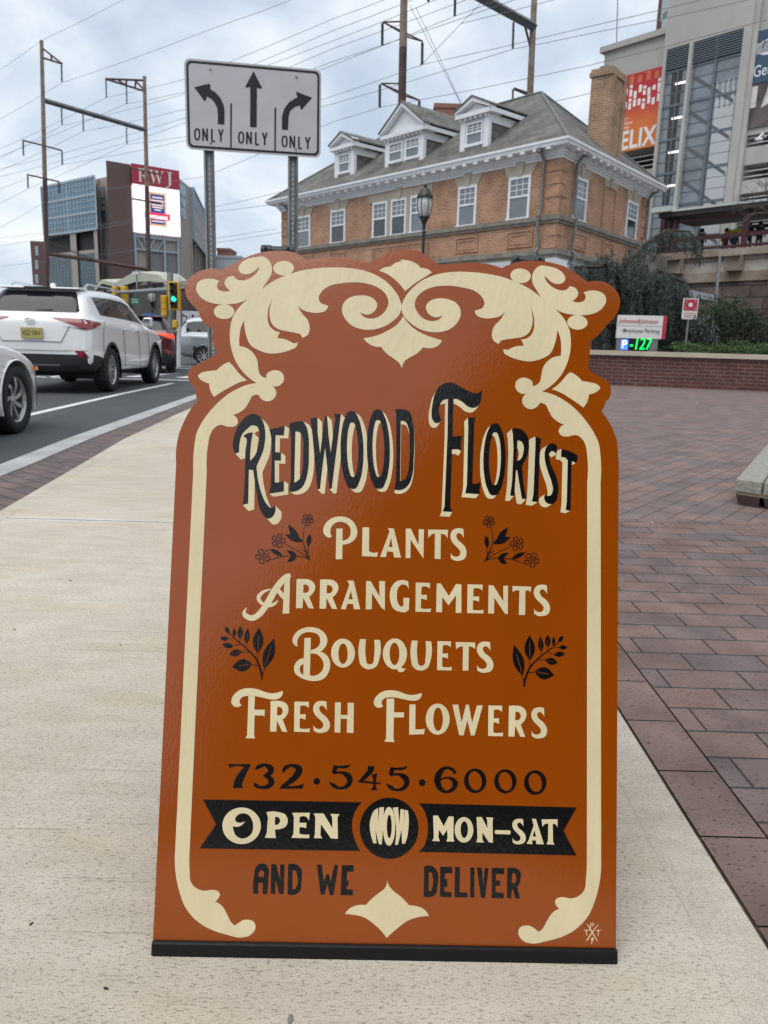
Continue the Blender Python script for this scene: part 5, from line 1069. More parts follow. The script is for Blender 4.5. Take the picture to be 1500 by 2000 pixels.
m = MB(); m.box((.0, -.02, .955), (.03, .33, .165)); pq = m.build('number_plate', mat('plate_yellow', (.44, .37, .12), .5, var=.15, vscale=30), suv, world=False)
Mt = frame(Vector((-.0165, -.02, .952)), (0, -1, 0), (0, 0, 1)); to_ = text_obj('plate_text', 'V52 SAV', .10, cblk, pq, wmat(suv) @ Mt, ext=.001, xs=.8)
m = MB()
for rx_, rz_, tz in ((.075, .05, 0), (.028, .05, 0), (.055, .018, .018)): m.tube([(.010-.002*tz, rx_*math.cos(a), 1.145+tz+rz_*math.sin(a)) for a in [k*math.pi/10 for k in range(21)]], .006, 5)
m.build('emblem', chrome, suv, world=False, uv=False)
m = MB(); m.lathe([(.05, 0), (.045, .05), (.01, .07)], (1.05, .0, 1.72), 10); m.build('roof_antenna', car_w, suv, world=False)
# ---- dark red SUV ahead of it
SPM[0] = car_r
PR = dict(PM, body=car_r, tail_light=red_on)
p = gnd(343, 729, -.135); rz_ = R(107); rs = loft_car('red_suv', 'dark red SUV with glowing brake lights in front of the white SUV', SUVS, (RX, RX+2.85), .37, car_r, (p.x-.84*math.sin(rz_)-.8*math.cos(rz_), p.y+.84*math.cos(rz_)-.8*math.sin(rz_), -.135), rz_, suv_cls, PR, 3, .1); dress_suv(rs, 'red_suv', red_on); rs.scale = (.88, .88, .88)
for wx in (RX, RX+2.85):
    for sg in (-1, 1): wheel(rs, wx, sg*(HW-.13), .37, .24, 8, sg)
# ---- white sedan, only its front end is in frame
SED = [(.0, .50, .80, .84, .70, .55), (.06, .36, .86, .92, .86, .72), (.5, .26, .90, 1.0, .90, .70), (1.0, .22, .90, 1.30, .90, .62), (1.7, .20, .88, 1.42, .90, .58), (2.4, .20, .86, 1.40, .90, .58), (2.9, .20, .85, 1.18, .90, .62), (3.3, .20, .85, .93, .90, .70), (3.75, .21, .80, .87, .895, .72), (4.15, .22, .70, .765, .875, .70), (4.42, .22, .60, .65, .80, .62), (4.56, .24, .50, .54, .60, .45)]
def sed_cls(c, row, n):
    i, j = row//100, row % 100; j = min(j, 19-j) if row != 9999 else -1; x, y, z = c
    if row == 9999: return 'body'
    if j == 6 and 2 <= i <= 6 and z > .92: return 'side_window'
    if j >= 7 and i in (1, 2): return 'rear_window'
    if j >= 8 and i in (5, 6): return 'windscreen'
    if x > 4.28 and .56 < z < .68 and abs(y) > .40: return 'headlight'
    if z < .30 and x > 4.2: return 'lower_grille'
    return 'body'
p = gnd(34, 846, -.135); WX = 3.66; hs = R(92.5); hx, hy = math.cos(hs), math.sin(hs)
o_ = Vector((p.x, p.y, -.135))-Vector((hx, hy, 0))*WX-Vector((hy, -hx, 0))*(.895-.03)
sd_ = loft_car('white_sedan', 'front end of a white sedan with a dark multi-spoke alloy wheel at the left edge', SED, (.95, WX), .325, car_w, o_, hs, sed_cls, {'body': car_w, 'side_window': cglass, 'rear_window': cglass, 'windscreen': cglass, 'headlight': chrome, 'lower_grille': cblk}, 3)
for wx in (.95, WX):
    for sg in (-1, 1): wheel(sd_, wx, sg*(.895-.105), .325, .22, 7, sg, True, -1.0)
m = MB(); m.box((4.16, -.872, .60), (.10, .02, .04)); m.build('side_marker', amber, sd_, world=False)
m = MB(); m.tube([(4.06, -.90, .24), (4.10, -.895, .5), (4.13, -.885, .66)], .004, 4); m.build('bumper_seam', cblk, sd_, world=False, uv=False)
# ---- silver minivan crossing the junction
VAN = [(.0, .50, 1.0, 1.06, .75, .62), (.06, .34, 1.05, 1.2, .92, .78), (.22, .28, 1.05, 1.62, .95, .74), (.6, .24, 1.05, 1.74, .97, .70), (2.0, .22, 1.02, 1.77, .97, .70), (3.0, .22, 1.0, 1.72, .97, .68), (3.6, .22, .98, 1.42, .97, .70), (4.15, .22, .95, 1.08, .96, .76), (4.7, .24, .86, .93, .92, .70), (5.05, .30, .66, .72, .72, .5)]
def van_cls(c, row, n):
    i, j = row//100, row % 100; j = min(j, 19-j) if row != 9999 else -1; x, y, z = c
    if row == 9999: return 'body'
    if j == 6 and 2 <= i <= 6 and z > 1.08 and .3 < x < 3.9: return 'pillar' if any(abs(x-q) < .05 for q in (1.4, 2.55)) else 'side_window'
    if j >= 7 and i in (1, 2) and z > 1.15 and x < .3: return 'rear_window'
    if j >= 8 and i in (5, 6): return 'windscreen'
    return 'body'
vA = at(392, 706, 27.5); van = loft_car('silver_minivan', 'silver grey minivan crossing the junction behind the dark red SUV', VAN, (.95, 4.0), .34, car_s, (vA.x+.95, 27.5+1.0, -.135), R(180), van_cls, {'body': car_s, 'side_window': cglass, 'pillar': cblk, 'rear_window': cglass, 'windscreen': cglass}, 2)
van.rotation_euler.z = R(4); van.location = (vA.x-.95, 28.6, -.135)
for wx in (.95, 4.0):
    for sg in (-1, 1): wheel(van, wx, sg*(.97-.12), .34, .22, 8, sg)
m = MB(); m.tube([(.5, -.972, .92), (3.9, -.972, .90)], .006, 4); m.build('slide_rail', cblk, van, world=False, uv=False)
# ================================================================== traffic signals, mast arm and far street clutter
sig_y = mat('signal_yellow', (.62, .36, .015), .5, var=.1, vscale=5); sig_d = mat('signal_dark', (.045, .03, .02), .6); lens_off = mat('lens_dark', (.03, .022, .02), .3); lens_g = mat('lens_green', (.0, .6, .35), .3, emit=(.02, 1, .62), estr=1.6)
def signal(label, x0, x1, y0, y1, Y, lens, lit=None, back=False, group='yellow traffic signals at the junction'):
    a = at(x0, (y0+y1)/2, Y); b = at(x1, (y0+y1)/2, Y); zt_ = at((x0+x1)/2, y0, Y).z; zb_ = at((x0+x1)/2, y1, Y).z; w = b.x-a.x; cx = (a.x+b.x)/2
    t = thing('traffic_signal', label, 'traffic signal', (cx, Y, zb_), 0, group)
    m = MB(); m.box((cx, Y, (zt_+zb_)/2), (w, .22, zt_-zb_)); h = m.build('housing', sig_y, t); h.modifiers.new('b', 'BEVEL').width = .02
    if not back:
        m = MB(); m.box((cx, Y-.112, (zt_+zb_)/2), (w*.68, .012, (zt_-zb_)*.90)); m.build('face', sig_d, t)
    n_ = lens; dz = (zt_-zb_)*.9/n_
    for k in range(n_):
        zc_ = zb_+(zt_-zb_)*.05+dz*(k+.5); r_ = min(dz*.40, w*.27); M_ = Matrix.Rotation(math.pi/2, 3, 'X'); sgn_ = 1
        if not back:
            m = MB(); m.lathe([(r_, 0), (r_*.9, .01), (r_*.4, .022)], (cx, Y-.118, zc_), 14, M_); m.build('lens', lens_g if k == lit else lens_off, t, uv=False)
            m = MB()
            for q in range(8): a0, a1 = .1+q*(math.pi-.2)/8, .1+(q+1)*(math.pi-.2)/8; m.hexa([(cx+rr*math.cos(aa), yy, zc_+rr*math.sin(aa)) for yy in (Y-.12, Y-.30) for rr, aa in ((r_*1.08, a0), (r_*1.16, a0), (r_*1.16, a1), (r_*1.08, a1))])
            m.build('visor', sig_y if lit is None else sig_d, t, uv=False)
        else:
            m = MB(); m.box((cx, Y-.13, zc_), (w*.8, .05, dz*.86)); m.build('section_door', sig_y, t)
    return t
YS = 25.0
signal('yellow four-light traffic signal showing green above the white lane sign', 330.5, 352, 550, 605.5, YS, 4, 1)
signal('yellow signal head seen side on, left of the green light', 316, 327, 577, 619, YS+.5, 3, None, True)
signal('small yellow pedestrian signal low on the grey pole', 338, 347, 625, 641, YS-.1, 1, None, True)
signal('upper left yellow signal head hung from the mast arm over the white SUV', 220, 229, 560, 577, 30, 3, None, True)
signal('larger yellow signal head hung from the mast arm, left of the green street name sign', 237, 249, 559, 592, 30, 3, None, True)
signal('small yellow signal below the far lane sign', 388, 397, 634, 645, 31, 1, None, True)
mp_ = thing('signal_pole', 'grey signal pole with a long mast arm over the road', 'signal pole', at(334, 700, YS+.6)); b0 = at(334, 740, YS+.6); b0.z = -.13; m = MB(); m.tube([b0, at(332, 532, YS+.6)], [.13, .10], 10); m.build('post', galv, mp_, uv=False)
m = MB(); m.tube([at(333, 566, YS+.6), at(222, 572, 30.3)], [.09, .06], 8); m.build('mast_arm', galv, mp_, uv=False)
wp_ = MB(); b0 = at(350, 740, YS+.4); b0.z = -.13; wp_.tube([b0, at(349, 541, YS+.4)], .07, 8); tag(wp_.build('white_post', mat('post_white', (.62, .63, .64), .5), uv=False), 'slim white post just right of the green traffic light', 'post')
ns = thing('street_name_sign', 'small green street name plate hanging from the mast arm', 'sign', at(264, 588, 29)); m = MB(); c = at(264, 588, 28.9); m.box(c, (.34, .02, .26)); q = m.build('plate', mat('name_green', (.01, .16, .11), .5), ns)
for k in range(2): m = MB(); m.box(c+Vector((0, -.013, .05-.09*k)), (.24, .006, .035)); m.build('text_line', pan, q)
m = MB(); m.tube([at(264, 583, 29), at(264, 571, 29)], .02, 6); m.build('hanger', galv, ns, uv=False)
cm_ = thing('camera_mast', 'thin pale mast with a white camera on the mast arm', 'camera', at(268, 566, 29)); m = MB(); m.tube([at(268, 568, 29), at(267, 535, 29)], .03, 6); m.build('mast', galv, cm_, uv=False); m = MB(); m.box(at(267, 534, 29), (.22, .3, .10)); m.build('camera_body', pan, cm_)
m = MB(); c = at(292, 619, 40); m.box(c, (.65, .05, .37)); bs_ = thing('blue_sign', 'small blue sign beside the far street lamp', 'sign', c); m.build('plate', mat('sign_blue', (.03, .12, .36), .5), bs_); m = MB(); m.tube([(c.x, c.y+.05, -.1), (c.x, c.y+.05, c.z)], .03, 6); m.build('post', galv, bs_)
# far lane sign
fl_ = thing('lane_sign', 'far small white lane sign partly hidden by the upper left scroll of the board', 'road sign', at(375, 634, 32)); a = at(356, 607, 32); b = at(398, 635, 32); m = MB(); m.box(((a.x+b.x)/2, 32, (a.z+b.z)/2), (b.x-a.x, .03, a.z-b.z)); q = m.build('plate', sgn, fl_)
wv, hv = b.x-a.x, a.z-b.z
for k in range(3):
    cx = a.x+wv*(.17+.33*k); m = MB(); m.box((cx+(.03 if k == 0 else -.03 if k == 2 else 0), 31.98, b.z+hv*.50), (.045, .006, hv*.30)); zt_ = b.z+hv*.80; dx = (-.12, 0, .12)[k]
    m.add([(cx+dx*.5-.08, 31.978, zt_-.12), (cx+dx*.5+.08, 31.978, zt_-.12), (cx+dx, 31.978, zt_)], [(0, 1, 2)]); m.build('arrow', sblk, q)
    text_obj('lettering', 'ONLY', .13, sblk, q, frame(Vector((cx, 31.98, b.z+hv*.17)), (1, 0, 0), (0, 0, 1)), ext=.003, xs=.7)
for k in (1, 2): m = MB(); m.box((a.x+wv*k/3, 31.98, b.z+hv*.36), (.02, .006, hv*.6)); m.build('divider', sblk, q)
for k in (.3, .7): m = MB(); m.tube([(a.x+wv*k, 32.05, -.1), (a.x+wv*k, 32.05, b.z)], .04, 6); m.build('post', galv, fl_)
# stair canopy of the station and the stone embankment under the tracks
cn_ = thing('stair_canopy', 'cream pitched canopy over the platform stairs beyond the traffic signals', 'canopy', at(250, 560, 62)); YK = 62.; m = MB()
def slab3(m, pts, th, dep):
    n = len(pts); f_ = [at(x, y, YK) for x, y in pts]; bk_ = [p_+Vector((.8, dep, .35)) for p_ in f_]
    for i in range(n-1): m.hexa([f_[i]-Vector((0, 0, th)), f_[i+1]-Vector((0, 0, th)), bk_[i+1]-Vector((0, 0, th)), bk_[i]-Vector((0, 0, th)), f_[i], f_[i+1], bk_[i+1], bk_[i]])
slab3(m, [(185, 561), (198, 546), (224, 552.5), (262, 531), (308, 537), (325, 550)], .30, 3.2)
m.build('roof', mat('canopy_cream', (.47, .47, .385), .6, var=.08, vscale=.6), cn_)
m = MB(); m.add([at(x, y, YK-.05) for x, y in ((224, 553), (262, 530.5), (309, 536.5), (325, 549), (316, 551), (290, 549), (262, 551), (232, 561))], [tuple(range(8))]); m.build('roof_slope', MATS['canopy_cream'], cn_)
m = MB(); m.hexa([at(x, y, YK+d) for d in (.3, 2.5) for x, y in ((232, 640), (322, 640), (318, 552), (232, 562))]); m.build('stair_wall', mat('stair_screen', (.10, .085, .08), .85, var=.3, vscale=.8), cn_)
for x in (190, 205, 222, 255, 300): m = MB(); m.tube([at(x, 600, YK+.2), at(x, 553, YK+.2)], .10, 5); m.build('post', cblk, cn_, uv=False)
em = thing('embankment_wall', 'long dark stone embankment wall under the railway beyond the junction', 'wall', (-40, 70, 0)); A_ = at(-60, 620, 92); B_ = at(430, 600, 64); C2 = at(640, 600, 60); WE = Wall((A_.x, A_.y), (B_.x, B_.y)); m = MB(); m.wbox(WE, 0, WE.len+6, -.2, WE.hit(290, 566)[1], -6, 0); m.build('wall', brickmat('far_stone', (.115, .095, .085), (.085, .07, .065), (.05, .045, .04), w=1.4, h=.6, ms=.03, noise=.4, nsc=.6), em)
m = MB(); m.wbox(WE, 0, WE.len+6, WE.hit(290, 566)[1], WE.hit(290, 563)[1], -6, .1); m.build('coping', granite, em)
# dark car roof line and far parked cars are hidden; a far office wall closes the street
# ================================================================== people on the platform
skin_m = mat('skin', (.42, .27, .20), .6); hair_m = mat('hair_dark', (.02, .015, .012), .7)
def person(label, px, py_head, Y, h, top, trouser, pose=0., hood=False, sit=False):
    f_ = at(px, py_head, Y); zf = f_.z-h; t = thing('person', label, 'person', (f_.x, Y, zf)); me = bpy.data.meshes.new('body')
    s = h/1.75; sp = .11*s
    V_ = [(0, 0, .95), (0, 0, 1.15), (0, 0, 1.38), (0, -.01, 1.52), (0, -.02, 1.63), (.17, 0, 1.40), (.24, -.03+pose*.1, 1.12), (.20, -.18-pose*.2, .98), (-.17, 0, 1.40), (-.25, -.02, 1.12), (-.20, -.16, .97), (.10, 0, .90), (.11, -.03, .50), (.11, .02, .06), (.11, -.13, .03), (-.10, 0, .90), (-.11, .02, .50), (-.12, .05, .06), (-.12, -.10, .03)]
    E2 = [(0, 1), (1, 2), (2, 3), (3, 4), (2, 5), (5, 6), (6, 7), (2, 8), (8, 9), (9, 10), (0, 11), (11, 12), (12, 13), (13, 14), (0, 15), (15, 16), (16, 17), (17, 18)]
    rad = [.16, .15, .17, .065, .10, .085, .06, .042, .085, .06, .042, .10, .075, .05, .04, .10, .075, .05, .04]
    me.from_pydata([(x*s, y*s, z*s) for x, y, z in V_], E2, []); o = bpy.data.objects.new('body', me); COL.objects.link(o); sk = o.modifiers.new('skin', 'SKIN'); 
    for v, r_ in zip(me.skin_vertices[0].data, rad): v.radius = (r_*s, r_*s*.85)
    me.skin_vertices[0].data[0].use_root = True; sb_ = o.modifiers.new('s', 'SUBSURF'); sb_.levels = sb_.render_levels = 1
    m2 = bpy.data.meshes.new_from_object(o.evaluated_get(bpy.context.evaluated_depsgraph_get())); bpy.data.objects.remove(o); m2.name = 'body'
    for q in (skin_m, top, trouser, cblk): m2.materials.append(q)
    for p_ in m2.polygons: z = p_.center.z/s; p_.material_index = 0 if z > 1.49 or (abs(p_.center.x) > .15*s and z < 1.01 and z > .9) else 1 if z > .86 else 2 if z > .09 else 3; p_.use_smooth = True
    link(bpy.data.objects.new('body', m2), t)
    m = MB(); m.lathe([(.02, .115), (.085, .09), (.112, .03), (.108, -.04), (.085, -.10)][::-1] if not hood else [(.09, -.12), (.125, -.04), (.13, .04), (.09, .11), (.02, .135)], (0, .025*s, 1.655*s), 10); m.build('hood' if hood else 'hair', top if hood else hair_m, t, world=False, uv=False)
    return t
navy = mat('coat_navy', (.012, .016, .028), .8); blackc = mat('coat_black', (.012, .012, .013), .8); redj = mat('jacket_red', (.16, .03, .03), .8); bluej = mat('jacket_blue', (.03, .06, .16), .8); greyt = mat('trousers_grey', (.14, .14, .13), .85); tan = mat('trousers_tan', (.20, .17, .14), .85)
YP = 44.6
person('person in a dark coat standing at the platform railing left of the yellow notice', 1372, 447, YP-.2, 1.70, blackc, blackc, 0, True)
person('person in a dark red jacket by the platform railing right of the yellow notice', 1420, 446, YP-.6, 1.68, redj, blackc)
person('shorter person in a blue jacket on the platform beside the red jacket', 1437, 453, YP-.7, 1.5, bluej, blackc)
person('tall person in dark clothes on the platform just right of the maroon post', 1466, 433, YP-1.2, 1.8, navy, navy)
person('person with dark jacket and tan trousers at the right edge of the platform', 1487, 433, YP-1.4, 1.78, blackc, tan)
person('person in black half hidden at the left end of the platform by the canopy post', 1292, 450, YP+.8, 1.65, blackc, blackc)
